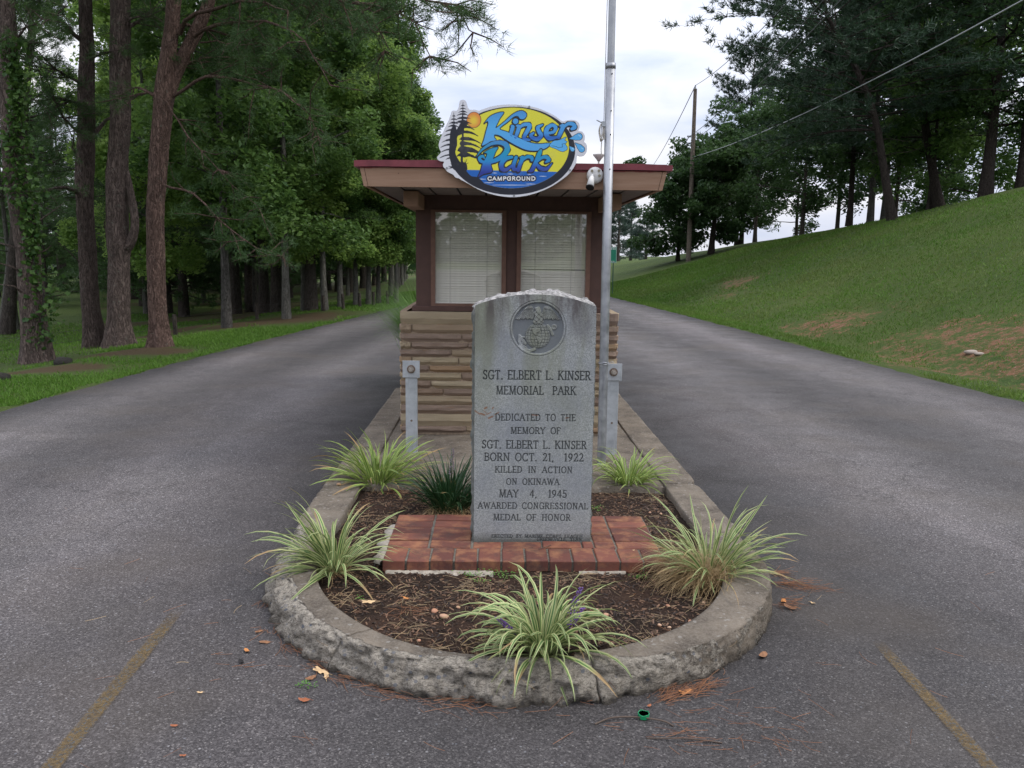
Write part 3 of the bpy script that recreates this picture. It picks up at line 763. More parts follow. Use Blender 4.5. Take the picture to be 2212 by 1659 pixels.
    # snap: last rows collapse on the arch, keep those rows apart by tiny steps
    over = r.Z > top[:, None]
    V = np.stack([r.X, ST_Y + dep * (~over), Zc], -1)
    keepq = ~(over[:-1, :-1] & over[1:, :-1])
    F = grid_faces(nxn, nzn).reshape(nxn - 1, nzn - 1, 4)[keepq].reshape(-1, 4)
    Vf = V.reshape(-1, 3)
    # rough rock-faced rim, extruded backwards
    side = 150
    loop = [(x0, z) for z in np.linspace(zb, top[0], side)] + [(xs[i], top[i]) for i in range(0, len(xs), 2)][1:-1] + [(x1, z) for z in np.linspace(top[-1], zb, side)]
    nl = len(loop); ys = [0.0005, .004, .018, .04, .075, .115, .16, .19, .195]
    P = []; rock = []
    for j, dy in enumerate(ys):
        for (lx, lz) in loop:
            istop = lz > 1.293
            nx_, nz_ = ((0, 1) if istop else ((-1, 0) if lx < .19 else (1, 0)))
            e = min(1, dy / .03) * (1 if j < len(ys) - 2 else .4)
            nn = mnoise.fractal((lx * 11, dy * 14, lz * 11), 1, 2, 4); n2 = mnoise.noise((lx * 45, dy * 60, lz * 45)); n3 = mnoise.fractal((lx * 28, dy * 30, lz * 28 + 4), 1, 2, 3)
            b = e * ((.004 + .016 * math.exp(-((lx - .27) / .13) ** 2) if istop else (.012 if lx < .19 else .004)) + .012 * nn + .004 * n2 + .009 * n3 * (1 if istop else .8)) + .0035 * n2 * (1 - e)
            P.append((lx + nx_ * b, ST_Y + dy, lz + nz_ * b)); rock.append(.0 if j == 0 else (1.0 if istop else .9))
    Fr = []
    for j in range(len(ys) - 1):
        for i in range(nl - 1):
            a_ = j * nl + i; Fr.append((a_, a_ + nl, a_ + nl + 1, a_ + 1))
    cidx = len(P); P.append((.19, ST_Y + .195, .7)); rock.append(.9)
    base = (len(ys) - 1) * nl
    Fr = np.array(Fr); capf = np.array([(base + i, cidx, cidx, base + i + 1) for i in range(nl - 1)])
    nV = len(Vf); Vall = np.concatenate([Vf, np.array(P)])
    faces = np.concatenate([F, Fr + nV])
    z0 = np.zeros(len(P))
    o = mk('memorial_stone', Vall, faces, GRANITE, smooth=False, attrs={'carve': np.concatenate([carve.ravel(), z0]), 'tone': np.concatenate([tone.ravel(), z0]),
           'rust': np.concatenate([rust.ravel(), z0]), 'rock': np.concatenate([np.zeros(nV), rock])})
    tag(o, 'grey granite memorial slab carved with an emblem and an inscription, standing on red bricks', 'memorial')
    bk = MB().box(x0 + .01, x1 - .005, ST_Y + .15, ST_Y + .188, .10, 1.29).build('back', GRANITE, o)
memorial()

# ------------------------------------------------------------------ brick pad under the stone
def m_brick():
    t = MT('red_paver', .85, .25).randco()
    r = t.rand()
    c = t.mix(r, (.098, .037, .029), (.180, .066, .045))
    c = t.mix(t.ramp(t.noise(8, 5, .65), [(.47, 0.0), (.64, .60)]), c, (.33, .155, .075))
    c = t.mix(t.ramp(t.noise(7, 6, .75), [(.48, 0.0), (.70, .75)]), c, (.055, .038, .034))
    c = t.mix(t.ramp(t.noise(70, 4, .7), [(.56, 0.0), (.72, .5)]), c, (.12, .085, .065))
    t.col(c); t.bump(t.noise(80, 5, .7), .6, .003)
    return t.m
BRICK = m_brick()
MORTAR = flat('mortar', (.115, .105, .085), .95, var=.4, sc=60)
MORTW = flat('pale_mortar', (.30, .265, .215), .95, var=.3, sc=40)
def brick_mesh(w, d, h=.055):
    b = MB().box(-w / 2, w / 2, -d / 2, d / 2, -h, 0, bev=.004)
    return b.build('brick', BRICK)
def brick_pad():
    rng = random.Random(4)
    pad = empty('brick_pad', (.15, 4.1, .13)); tag(pad, 'low pad of red brick pavers around the foot of the granite slab', 'brick pad')
    variants = {}
    def put(x0, x1, y0, y1):
        w = round(x1 - x0, 3); d = round(y1 - y0, 3)
        key = (w, d)
        if key not in variants: variants[key] = o = brick_mesh(w, d)
        else: o = dup(variants[key])
        o.parent = pad
        o.location = ((x0 + x1) / 2 - .15, (y0 + y1) / 2 - 4.1, rng.uniform(-.003, .003))
        o.rotation_euler = (rng.uniform(-.012, .012), rng.uniform(-.012, .012), rng.uniform(-.014, .014))
    m = MB().box(-.515 - .15, .812 - .15, 3.790 - 4.1, 4.490 - 4.1, -.062, -.007); m.build('mortar_bed', MORTAR, pad)
    # front row of headers
    x = -.519; n = 12; step = (.817 + .519) / n
    for i in range(n): put(x + i * step + .004, x + (i + 1) * step - .005, 3.778, 3.955)
    ys = [3.963 + .1045 * k for k in range(6)]
    for r_ in range(5):
        y0, y1 = ys[r_], ys[r_ + 1] - .007
        put(-.519, -.322, y0, y1); put(-.310, -.113 if r_ else -.113, y0, y1)
        put(.498, .598, y0, y1); put(.607, .807, y0, y1)
    xx = -.100
    for w in (.145, .197, .197, ): put(xx, xx + w - .008, ys[0] + .002, ST_Y - .006); xx += w
    put(xx, .490, ys[0] + .002, ST_Y - .006)
    # pale mortar squeezed out along the left edge and front
    V = []; F = []
    def lump(pts, wd, hz, seed):
        P = resample(pts, .012); V = []
        for i, p in enumerate(P):
            nn = mnoise.noise((p[0] * 30 + seed, p[1] * 30, 0)); n2 = mnoise.noise((p[0] * 70 + seed, p[1] * 70, 3))
            w2 = wd * (1 + .9 * nn + .4 * n2); nrm = pts[2]
            dxy = (-1, 0) if seed == 1 else (0, -1)
            for kx, kz in ((0, 0), (.35, 0.3), (.7, -.1), (1, -.9), (1.05, -1.6)):
                V.append((p[0] + dxy[0] * w2 * kx - .15, p[1] + dxy[1] * w2 * kx - 4.1, hz + .012 * kz + .004 * n2 - .13))
        mk('mortar_smear', V, grid_faces(len(P), 5).tolist(), MORTW, pad, smooth=True)
    lump([(-.515, 3.80, 0), (-.516, 3.9, 0), (-.515, 4.02, 0), (-.515, 4.2, 0), (-.512, 4.33, 0)], .038, .120, 1)
    lump([(-.50, 3.782, 0), (-.36, 3.78, 0), (-.2, 3.782, 0), (.0, 3.782, 0)], .042, .082, 2)
    lump([(.40, 3.782, 0), (.50, 3.782, 0), (.62, 3.782, 0)], .022, .082, 3)
brick_pad()

# ------------------------------------------------------------------ gatehouse
KY = 6.622
TAN = flat('tan_painted_board', (.29, .175, .115), .75, var=.16, sc=9)
BROWN = flat('brown_paint', (.082, .043, .034), .7, var=.12, sc=14)
TRIM = flat('lighter_brown_trim', (.155, .082, .058), .7, var=.18, sc=20)
SOFFIT = flat('soffit_board', (.20, .165, .150), .85, var=.15, sc=12)
DARK = flat('dark_gap', (.012, .010, .010), .9)
REDM = flat('red_metal_edge', (.165, .034, .044), .5, var=.25, sc=12)
ROOFM = flat('black_roofing', (.03, .03, .032), .9)
def m_fascia():
    t = MT('fascia_board', .8, .25)
    g = t.noise(4, 6, .7, t.mapv((.6, 1, 9)))
    c = t.mix(t.ramp(g, [(.3, 0.0), (.7, 1.0)]), (.27, .160, .105), (.35, .225, .155))
    sz = t.N.new('ShaderNodeSeparateXYZ'); t.L.new(t.co, sz.inputs[0])
    e = t.mr(t.math('ADD', sz.outputs[2], t.math('MULTIPLY', t.noise(3.5, 4, .6, t.mapv((1, 1, .1))), .05)), 2.116, 2.120)
    c = t.mix(e, c, (.20, .050, .050))
    c = t.mix(t.ramp(t.voro(11, vec=t.mapv((1, 1, 1.4))), [(.035, .8), (.055, 0.0)]), c, (.075, .04, .03))
    t.col(c); t.bump(g, .3, .003); return t.m
FASCIA = m_fascia()
def m_stone():
    t = MT('split_sandstone', .92, .2).randco(23.0)
    r = t.rand()
    c = t.ramp(r, [(0.0, (.38, .305, .20)), (.30, (.42, .345, .235)), (.42, (.34, .255, .17)), (.60, (.28, .205, .16)), (.78, (.25, .185, .148)), (.86, (.37, .24, .135)), (1.0, (.34, .265, .185))])
    ly = t.noise(3, 5, .65, t.mapv((1.2, 1, 16)))
    c = t.mix(t.ramp(ly, [(.33, .40), (.55, 0.0)]), c, (.17, .118, .082))
    c = t.mix(t.ramp(t.noise(9, 4, .6), [(.60, 0.0), (.72, .5)]), c, (.42, .20, .075))
    c = t.mix(t.ramp(t.noise(60, 4, .7), [(.5, 0.0), (.75, .35)]), c, (.46, .39, .29))
    t.col(c); t.bump(t.math('ADD', ly, t.math('MULTIPLY', t.noise(50, 5, .7), .7)), .8, .006); return t.m
STONE = m_stone()
STMORT = flat('sandy_mortar', (.27, .205, .145), .95, var=.25, sc=50)
def stone_variants():
    out = []
    rng = random.Random(8)
    for k in range(10):
        nx, nz = 19, 5; V = []
        sc = k * 7.7
        for i in range(nx):
            for j in range(nz):
                u = i / (nx - 1); v = j / (nz - 1)
                led = .40 + .30 * mnoise.noise((u * 6 + sc, 0, 1)) + .16 * mnoise.noise((u * 13 + sc, 3, 1))
                y = -.020 + .006 * mnoise.noise((u * 4 + sc, v * 2, 5))
                if 0 < j < nz - 1: v = v + (led - .5) * .30 * (1 if j in (1, 2) else .4)
                if j <= 1: y += .012
                if j == 0: y += .010
                if i in (0, nx - 1): y += .008; 
                uu = u + (.35 if i in (0,) else -.35 if i == nx - 1 else 0) * 0.02 * mnoise.noise((v * 6, sc, i))
                V.append((uu - .5, y, v - .5))
        F = grid_faces(nx, nz).tolist(); F = [tuple(f) for f in F]
        b = len(V)
        ring = [i * nz for i in range(nx)] + [(nx - 1) * nz + j for j in range(1, nz)] + [i * nz + nz - 1 for i in range(nx - 2, -1, -1)] + [j for j in range(nz - 2, 0, -1)]
        for r_ in ring: V.append((V[r_][0], .03, V[r_][2]))
        n = len(ring)
        for i in range(n): F.append((ring[i], b + i, b + (i + 1) % n, ring[(i + 1) % n]))
        me = bpy.data.meshes.new('stone'); me.from_pydata(V, [], F); me.update(); me.materials.append(STONE)
        out.append(me)
    return out
def kiosk():
    K = empty('gatehouse', (.105, KY + 1.3, .115))
    tag(K, 'small brown gatehouse with a stone base, flat overhanging roof and two blinded windows', 'gatehouse')
    off = Matrix.Translation((-.105, -(KY + 1.3), -.115))
    def par(o, p=K):
        o.parent = p
        if p is K: o.matrix_parent_inverse = off
        return o
    x0, x1, y0, y1 = -.750, .962, KY, KY + 2.6
    par(MB().box(x0 + .02, x1 - .02, y0 + .02, y1 - .02, .10, 1.06).build('base_core', STMORT))
    ME = stone_variants(); rng = random.Random(12)
    def zz(p): return 1.086 - (p - 380) * .0008
    def xx(p): return -.755 + (p - 545) * .0008
    courses = [(380, 505, []), (507, 592, [672]), (598, 674, [1155]), (682, 748, [665, 1218]), (756, 822, [1058]), (828, 906, [668, 1128]), (912, 974, [840]), (982, 1058, [1158]),
               (1064, 1136, [858]), (1142, 1208, [978]), (1214, 1300, []), (1306, 1390, []), (1396, 1514, []), (1520, 1584, [1205])]
    col_of = {0: .30, 1: .10, 2: .12, 3: .62, 4: .58, 5: .2, 6: .7, 7: .1, 8: .5, 9: .66, 10: .42, 11: .5, 12: .33, 13: .86}
    def stone(cx, cy, cz, w, h, rz, flip):
        o = bpy.data.objects.new('stone', rng.choice(ME)); COL.objects.link(o)
        o.parent = K; o.matrix_parent_inverse = off
        o.location = (cx, cy, cz); o.scale = (w * (-1 if False else 1), 1.0 + .25 * rng.random(), h); o.rotation_euler = (0, 0, rz)
    for ci, (pa, pb, br) in enumerate(courses):
        za, zb = zz(pb), zz(pa); h = zb - za
        bx = [x0] + [xx(b) for b in br]
        last = bx[-1]
        while last < x1 - .35:
            last += rng.uniform(.3, .6) if last > -.2 else rng.uniform(.75, .85)
            if last < x1 - .12: bx.append(last)
        bx.append(x1)
        for a, b in zip(bx[:-1], bx[1:]):
            stone((a + b) / 2, y0 + .018, (za + zb) / 2, (b - a) - .010, h, 0, 0)
        for sgn, X in ((-1, x0), (1, x1)):
            y = y0 + .012
            while y < y1 - .05:
                L = min(rng.uniform(.35, .8), y1 - y)
                if y1 - (y + L) < .12: L = y1 - y
                stone(X - sgn * .016, y + L / 2, (za + zb) / 2, L - .010, h, -math.pi / 2 if sgn < 0 else math.pi / 2, 0)
                y += L
    # ledge of top stones + sill + wall
    wx0, wx1, wy = -.628, .842, KY + .085
    par(MB().box(wx0 - .03, wx1 + .03, wy - .028, y1 - .07, 1.087, 1.128, bev=.004).build('sill', BROWN))
    wall = MB()
    zt = 1.985
    wall.box(wx0, -.512, wy, wy + .10, 1.1285, zt)            # left panel
    wall.box(.075, .158, wy + .004, wy + .10, 1.1285, 1.872)   # mullion post
    wall.box(.735, wx1, wy, wy + .10, 1.1285, zt)
    wall.box(-.512, .735, wy + .002, wy + .10, 1.872, zt)
    wall.box(wx0, wx0 + .08, wy + .10, y1 - .10, 1.1285, zt); wall.box(wx1 - .08, wx1, wy + .10, y1 - .10, 1.1285, zt)
    wall.box(wx0, wx1, y1 - .18, y1 - .10, 1.1285, zt)
    par(wall.build('wall', BROWN))
    par(MB().box(-.664, -.560, 6.16, wy, 1.866, 1.9745, bev=.004).build('beam_end', TAN))
    par(MB().box(.785, .889, 6.16, wy, 1.866, 1.9745, bev=.004).build('beam_end', TAN))
    # windows
    glass = MT('window_glass', .02, .5)
    g1 = glass.N.new('ShaderNodeBsdfGlossy'); g1.inputs['Roughness'].default_value = .015; g1.inputs[0].default_value = (.9, .88, .84, 1)
    g2 = glass.N.new('ShaderNodeBsdfTransparent'); g3 = glass.N.new('ShaderNodeMixShader'); g3.inputs[0].default_value = .19
    glass.L.new(g2.outputs[0], g3.inputs[1]); glass.L.new(g1.outputs[0], g3.inputs[2])
    df = glass.N.new('ShaderNodeBsdfDiffuse'); df.inputs[0].default_value = (.62, .58, .52, 1)
    mx = glass.N.new('ShaderNodeMixShader')
    a = glass.ramp(glass.math('ADD', glass.attr('edge'), glass.math('MULTIPLY', glass.noise(40, 5, .7), .55)), [(.78, 0.03), (.92, .85)])
    glass.L.new(a, mx.inputs[0]); glass.L.new(g3.outputs[0], mx.inputs[1]); glass.L.new(df.outputs[0], mx.inputs[2]); glass.L.new(mx.outputs[0], glass.o.inputs[0])
    SL = flat('blind_slat', (.86, .84, .74), .6, var=.06, sc=30)
    CORD = flat('blind_cord', (.35, .33, .29), .8)
    for (a0, a1, mount) in ((-.512, .075, 0), (.158, .735, 1)):
        f = MB(); tr = .034
        zb, zt_ = 1.1285, 1.872
        f.box(a0, a0 + tr, wy - .012, wy + .05, zb, zt_); f.box(a1 - tr, a1, wy - .012, wy + .05, zb, zt_)
        f.box(a0 + tr, a1 - tr, wy - .012, wy + .05, zt_ - .018, zt_); f.box(a0 + tr, a1 - tr, wy - .012, wy + .05, zb, zb + .020)
        w = par(f.build('window', TRIM))
        gx0, gx1, gz0, gz1 = a0 + tr, a1 - tr, zb + .020, zt_ - .018
        gx = np.linspace(gx0, gx1, 40); gz = np.linspace(gz0, gz1, 50); X, Z = np.meshgrid(gx, gz, indexing='ij')
        de = np.minimum.reduce([X - gx0, gx1 - X, Z - gz0, (gz1 - Z) * .55]); ed = np.exp(-de / .006) * .75
        p = mk('pane', np.stack([X, np.full_like(X, wy + .012), Z], -1).reshape(-1, 3), grid_faces(40, 50), glass.m, attrs={'edge': ed.ravel()})
        p.parent = w; 
        s0 = None; n = 36; dz = (gz1 - gz0) / n
        for i in range(n):
            z = gz0 + dz * (i + .5)
            if s0 is None:
                m = MB(); L = gx1 - gx0 - .004
                tl = .95; hw = dz * .62
                pr = [(-hw * math.cos(tl), -hw * math.sin(tl)), (-.0006, .0035), (hw * math.cos(tl), hw * math.sin(tl))]
                V = []
                for sx in (-L / 2, L / 2):
                    for (py, pz) in pr: V.append((sx, py, pz))
                    for (py, pz) in pr[::-1]: V.append((sx, py + .0008, pz - .0008))
                F = [(k, (k + 1) % 6, 6 + (k + 1) % 6, 6 + k) for k in range(6)] + [tuple(range(6))[::-1], tuple(range(6, 12))]
                m.add(V, F); s0 = m.build('blind_slat', SL); o = s0
            else:
                o = s0.copy(); COL.objects.link(o)
            o.parent = w; o.location = ((gx0 + gx1) / 2, wy + .045, z + rng.uniform(-.0006, .0006)); o.rotation_euler = (rng.uniform(-.10, .10), rng.uniform(-.0012, .0012), 0)
            sag = .0
            if mount == 1 and 13 <= i <= 16: o.rotation_euler = (0, .006 * (1 if i % 2 else -.4), 0); o.location.z += -.005 if i == 13 else .003
        for fx in (.22, .78):
            cx = gx0 + (gx1 - gx0) * fx
            MB().box(cx - .0012, cx + .0012, wy + .031, wy + .0325, gz0, gz1).build('cord', CORD, w)
        MB().box(gx0 - .02, gx1 + .02, wy + .07, wy + .075, gz0, gz1).build('backing', flat('dim_interior', (.09, .085, .075), .9), w)
    # roof
    fy = 5.80; rx0, rx1, rb = -.888, 1.108, 10.2
    m = MB(); th = .035
    # front fascia: a board whose ends are cut at a slant
    zb0, zt0 = 1.975, 2.098; ex = .024
    def board(m, xa, xb, y, yb, za, zb, e):
        V = [(xa, y, za), (xb, y, za), (xb + e, y - .012, zb), (xa - e, y - .012, zb), (xa, yb, za), (xb, yb, za), (xb + e, yb, zb), (xa - e, yb, zb)]
        m.add(V, [(0, 1, 2, 3), (5, 4, 7, 6), (4, 0, 3, 7), (1, 5, 6, 2), (3, 2, 6, 7), (4, 5, 1, 0)])
    board(m, rx0 + .03, rx1 - .03, fy, fy + th, zb0, zt0, ex); par(m.build('fascia', FASCIA))
    for sx, xa in ((-1, rx0), (1, rx1)):
        m = MB(); e = ex * sx; w = .027 * -sx
        V = [(xa, fy - .002, zb0), (xa + w, fy - .002, zb0), (xa + w + e, fy - .014, zt0), (xa + e, fy - .014, zt0),
             (xa, rb, zb0), (xa + w, rb, zb0), (xa + w + e, rb, zt0), (xa + e, rb, zt0)]
        F = [(0, 1, 2, 3), (5, 4, 7, 6), (4, 0, 3, 7), (1, 5, 6, 2), (3, 2, 6, 7), (4, 5, 1, 0)]
        if sx > 0: F = [f[::-1] for f in F]
        m.add(V, F); par(m.build('side_fascia', FASCIA))
    # soffit boards running from front to back with dark gaps
    m = MB(); xs = np.linspace(rx0 + .03, rx1 - .03, 11)
    for i in range(10):
        o = MB().box(xs[i] + .009, xs[i + 1] - .009, fy + th, rb, 1.984, 1.994).build('soffit_board', SOFFIT); par(o)
    par(MB().box(rx0 + .03, rx1 - .03, fy + th + .002, rb, 1.996, 2.06).build('soffit_void', DARK))
    # wavy red metal drip edge
    V = []; n = 60
    for i in range(n):
        u = i / (n - 1); x = rx0 - .058 + (rx1 - rx0 + .116) * u
        zc = 2.099 + .004 * math.sin(u * 9) - .006 * u * 0 + .002 * mnoise.noise((u * 8, 0, 0)); tp = .040 + .004 * mnoise.noise((u * 5, 2, 0)) + .006 * math.exp(-((u - .3) / .2) ** 2) - .010 * max(0, u - .85) / .15 * .4
        for (y, z) in ((fy - .030, zc), (fy - .032, zc + tp), (fy + .02, zc + tp + .004), (fy + .02, zc)): V.append((x, y, z))
    F = [];
    for i in range(n - 1):
        for k in range(4): a_ = i * 4 + k; b_ = i * 4 + (k + 1) % 4; F.append((b_, a_, a_ + 4, b_ + 4))
    F += [(0, 1, 2, 3), ((n - 1) * 4 + 3, (n - 1) * 4 + 2, (n - 1) * 4 + 1, (n - 1) * 4)]
    par(mk('drip_edge', V, F, REDM))
    for sx, xa in ((-1, rx0 - .058), (1, rx1 + .030)):
        par(MB().box(xa, xa + .028, fy + .021, rb, 2.099, 2.138).build('drip_edge', REDM))
    par(MB().box(rx0 - .028, rx1 + .028, fy + .022, rb - .01, 2.099, 2.146).build('roof', ROOFM))
    return K
kiosk()

# ------------------------------------------------------------------ painted sign on the roof edge
def roof_sign():
    Y = 5.745
    a = W((1060 + 0 / 5.027) / 1.15732, (220 + 0 / 5.027) / 1.15732, Y); b = W((1060 + 2212 / 5.027) / 1.15732, (220 + 0) / 1.15732, Y); c = W(1060 / 1.15732, (220 + 1508 / 5.027) / 1.15732, Y)
    ux = np.array([(b[0] - a[0]) / 2212, (b[2] - a[2]) / 2212]); uz = np.array([(c[0] - a[0]) / 1508, (c[2] - a[2]) / 1508])
    R = Raster(150, 2085, 130, 1385, 3.9)
    img = np.zeros(R.X.shape + (3,)); 
    def sm(pts, step=18):
        P = list(pts) + [pts[0]]; return resample(P, step)[:-1]
    def paint(w, cv, col):
        col = np.asarray(col, float)
        if col.ndim == 1: col = col[None, None]
        img[w] = img[w] * (1 - cv[..., None]) + col * cv[..., None]
    WHITE = (.66, .66, .70); BLK = (.012, .013, .022); YEL = (.70, .66, .045); BLU = (.010, .115, .44)
    img[:] = WHITE
    outline = [(490,142),(522,158),(540,200),(552,240),(580,268),(640,268),(690,280),(760,255),(850,228),(960,210),(1080,203),(1200,208),(1330,225),(1450,255),(1560,300),(1660,350),(1745,410),(1800,402),(1860,395),(1920,405),(1960,440),(1968,490),(1955,530),(2005,545),(2035,590),(2038,640),(2030,670),(2060,700),(2070,760),(2060,810),(2030,845),(1980,853),(1945,845),(1938,930),(1900,1010),(1840,1085),(1760,1150),(1650,1225),(1540,1280),(1420,1325),(1300,1355),(1170,1372),(1050,1368),(930,1350),(800,1315),(690,1270),(590,1215),(500,1165),(470,1150),(440,1130),(400,1120),(370,1085),(330,1065),(290,1040),(270,1010),(245,985),(240,950),(255,920),(215,915),(175,895),(165,865),(180,840),(215,800),(200,770),(190,740),(185,700),(200,650),(215,610),(230,570),(245,540),(262,500),(290,440),(310,400),(335,330),(350,285),(385,278),(410,280),(435,240),(440,195),(455,155)]
    OUT = sm(outline, 12)
    def ell(cx, cy, rx, ry, n=90): return [(cx + rx * math.cos(2 * math.pi * i / n), cy + ry * math.sin(2 * math.pi * i / n)) for i in range(n)]
    def fill(pts, col): w, cv, d = R.poly(pts); paint(w, cv, col); return w, cv, d
    def st(pts, col):
        for p, q in zip(pts[:-1], pts[1:]):
            w, cv = R.seg(p[0], p[1], q[0], q[1], p[2], q[2]); paint(w, cv, col)
    fill(ell(1118, 787, 803, 556), BLK)
    w, cv, d = fill(ell(1117, 750, 723, 507), YEL)
    wat = cv * np.clip((R.Z[w] - (1020 + (R.X[w] - 540) * .024)) / 4, 0, 1); paint(w, wat, BLU)
    for (xa, ya, xb) in [(870,1062,928),(1065,1075,1132),(1320,1080,1365),(1472,1105,1562),(685,1140,790),(770,1185,890),(1300,1203,1420),(875,1216,1340)]:
        st([(xa, ya, 1.5), ((xa + xb) / 2, ya + 1, 4.5), (xb, ya + 2, 1.5)], (.55, .62, .72))
    # dark bank, trunks and boughs of the two firs
    fill(sm([(320,800),(330,560),(360,480),(400,470),(410,560),(420,700),(395,800),(430,880),(470,930),(520,925),(545,960),(552,1020),(540,1035),(600,1100),(690,1120),(760,1200),(600,1150),(450,1060),(370,1010),(345,950)]), BLK)
    st([(375,305,3),(376,420,6),(376,560,14),(372,760,22),(378,980,28)], BLK)
    st([(490,175,3),(488,300,6),(486,430,14),(490,600,12),(482,780,14),(478,960,16)], BLK)
    fill(sm([(440,470),(480,400),(530,410),(560,440),(510,500),(500,560),(420,600),(400,640),(390,560)]), BLK)
    rg = random.Random(5)
    def bough(x, y, dx, dy, th):
        n = 7; pts = []
        for i in range(n + 1):
            u = i / n; pts.append((x + dx * u, y + dy * u - abs(dx) * .10 * math.sin(u * 3), th * 2.0 * (1 - u * .85) * (.7 + .6 * rg.random())))
        st(pts, BLK)
        for i in range(1, n):
            p = pts[i]; L = th * (1.0 + rg.random()) * (1 - i / n * .5); st([(p[0], p[1], th * .35), (p[0] + dx / n * .4, p[1] + L, 1.2)], BLK)
    for y, l, r_, t in [(215,25,28,4),(252,38,42,5),(290,55,55,6),(322,75,62,7),(370,85,95,9),(415,110,110,11),(480,60,148,10),(545,40,195,13),(630,40,235,12),(690,30,230,14),(765,60,250,24),(830,70,180,18)]:
        bough(488, y, -l, l * .28, t * .8); bough(488, y, r_, r_ * .28, t)
    for y, l, r_, t in [(345,22,20,4),(385,40,40,5),(430,58,55,7),(468,70,60,8),(520,105,50,10),(575,125,30,9),(645,150,30,9),(705,165,30,9),(765,160,30,9),(835,175,30,10),(870,100,20,8)]:
        bough(376, y, -l, l * .22, t); bough(376, y, r_, r_ * .3, t)
    for k in range(26):
        a_ = rg.uniform(math.pi * .95, math.pi * 1.9) if k % 2 else rg.uniform(2.3, 3.6)
        cx, cy = (520, 960) if k % 2 else (390, 990); L = rg.uniform(40, 95)
        st([(cx, cy, 5), (cx + L * math.cos(a_), cy + L * math.sin(a_) * (1 if k % 2 else -1), 1)], BLK)
    # orange sun
    fill(ell(629, 395, 93, 101, 40), BLK)
    w, cv, d = R.poly(ell(629, 395, 87, 95, 40))
    rr = np.hypot((R.X[w] - 625) / 87, (R.Z[w] - 405) / 95)[..., None]; rr = np.clip((rr - .25) / .7, 0, 1)
    paint(w, cv, np.array((.78, .55, .05)) * (1 - rr) + np.array((.72, .24, .05)) * rr)
    st([(540,365,4),(585,378,2)], BLK); st([(520,415,12),(560,430,8),(600,440,2)], BLK); st([(500,370,9),(570,375,3)], BLK)
    # lettering: (outline first, then fill)
    K_ = [(765,432),(830,355),(920,312),(1003,302),(960,370),(930,430),(905,498),(1000,430),(1100,340),(1180,292),(1245,285),(1288,315),(1288,355),(1255,385),(1210,380),(1190,350),(1140,350),(1060,415),(955,505),(1060,550),(1200,620),(1330,675),(1450,697),(1600,690),(1560,740),(1480,772),(1390,782),(1280,765),(1150,705),(1030,635),(960,590),(890,578),(890,620),(912,655),(820,680),(737,715),(760,640),(790,520),(812,440),(800,408)]
    P_ = [(760,805),(850,755),(935,740),(905,800),(870,900),(850,960),(865,1045),(760,1075),(692,1112),(720,1040),(745,950),(790,860),(800,815)]
    L1 = [[(1155,412,36),(1156,413,36)], [(1105,472,12),(1122,482,24),(1100,560,23),(1108,592,12)], [(1170,468,12),(1200,480,25),(1178,560,24),(1160,610,22)],
          [(1195,500,14),(1260,455,22),(1325,455,26),(1330,490,28),(1275,590,24),(1270,630,22),(1335,648,16)], [(1500,455,10),(1440,490,24),(1455,540,26),(1482,590,28),(1440,635,26),(1375,620,24),(1352,585,20),(1385,560,14)],
          [(1555,565,18),(1640,545,20),(1665,490,24),(1620,460,22),(1560,500,28),(1545,570,30),(1590,625,28),(1700,610,14)], [(1720,470,10),(1760,470,26),(1735,540,27),(1705,610,26)], [(1750,500,14),(1820,445,22),(1885,450,26),(1905,488,28),(1870,508,20)]]
    L2 = [[(668,850,4),(740,765,14),(850,695,21),(960,678,27),(1035,705,35),(1055,770,36),(1000,850,34),(900,905,27),(800,932,20),(725,912,22),(703,873,20),(745,850,18),(768,878,10)],
          [(1115,862,20),(1040,880,27),(985,945,30),(995,1012,28),(1050,1020,22),(1130,960,14)], [(1170,865,22),(1140,960,25),(1150,1018,24),(1220,1000,10)], [(1225,870,12),(1255,870,25),(1222,950,25),(1200,1030,24)],
          [(1240,910,16),(1310,858,21),(1368,868,24),(1372,900,20)], [(1485,775,16),(1465,820,28),(1425,920,27),(1375,1025,25),(1330,1045,8)], [(1420,935,14),(1500,868,20),(1560,865,25),(1588,900,24),(1550,925,14)], [(1430,945,16),(1480,1000,26),(1560,1012,22),(1630,940,6)]]
    def outl(pts_list, polys):
        for dx, dy, g in ((-7, 11, 10), (0, 0, 11)):
            for p in polys:
                q = [(x + dx, y + dy) for x, y in sm(p)]; w, cv, d = R.poly(q); w2 = R.win(min(x for x, y in q), max(x for x, y in q), min(y for x, y in q), max(y for x, y in q), 22)
                # grow the outline
                for (u, v) in zip(q, q[1:] + q[:1]):
                    ww, c2 = R.seg(u[0], u[1], v[0], v[1], g); paint(ww, c2, BLK)
                paint(w, cv, BLK)
            for s_ in pts_list: st([(x + dx, y + dy, r_ + g) for x, y, r_ in s_], BLK)
    def grad(Z, stops):
        zs = [s_[0] for s_ in stops]; return np.stack([np.interp(Z, zs, [s_[1][k] for s_ in stops]) for k in range(3)], -1)
    def blue(pts_list, polys, stops):
        for p in polys:
            w, cv, d = R.poly(sm(p)); paint(w, cv, grad(R.Z[w], stops))
        for s_ in pts_list:
            s_ = [tuple(q) for q in resample([(x, y, r_) for x, y, r_ in s_], 12)] if len(s_) > 2 else s_
            for p, q in zip(s_[:-1], s_[1:]):
                w, cv = R.seg(p[0], p[1], q[0], q[1], max(2, p[2] - 2), max(2, q[2] - 2)); paint(w, cv, grad(R.Z[w], stops))
    s1 = [(300, (.075, .36, .70)), (560, (.060, .30, .68)), (620, (.02, .11, .45)), (680, (.05, .28, .64))]
    s1k = [(300, (.060, .28, .62)), (480, (.085, .40, .76)), (760, (.085, .36, .74))]
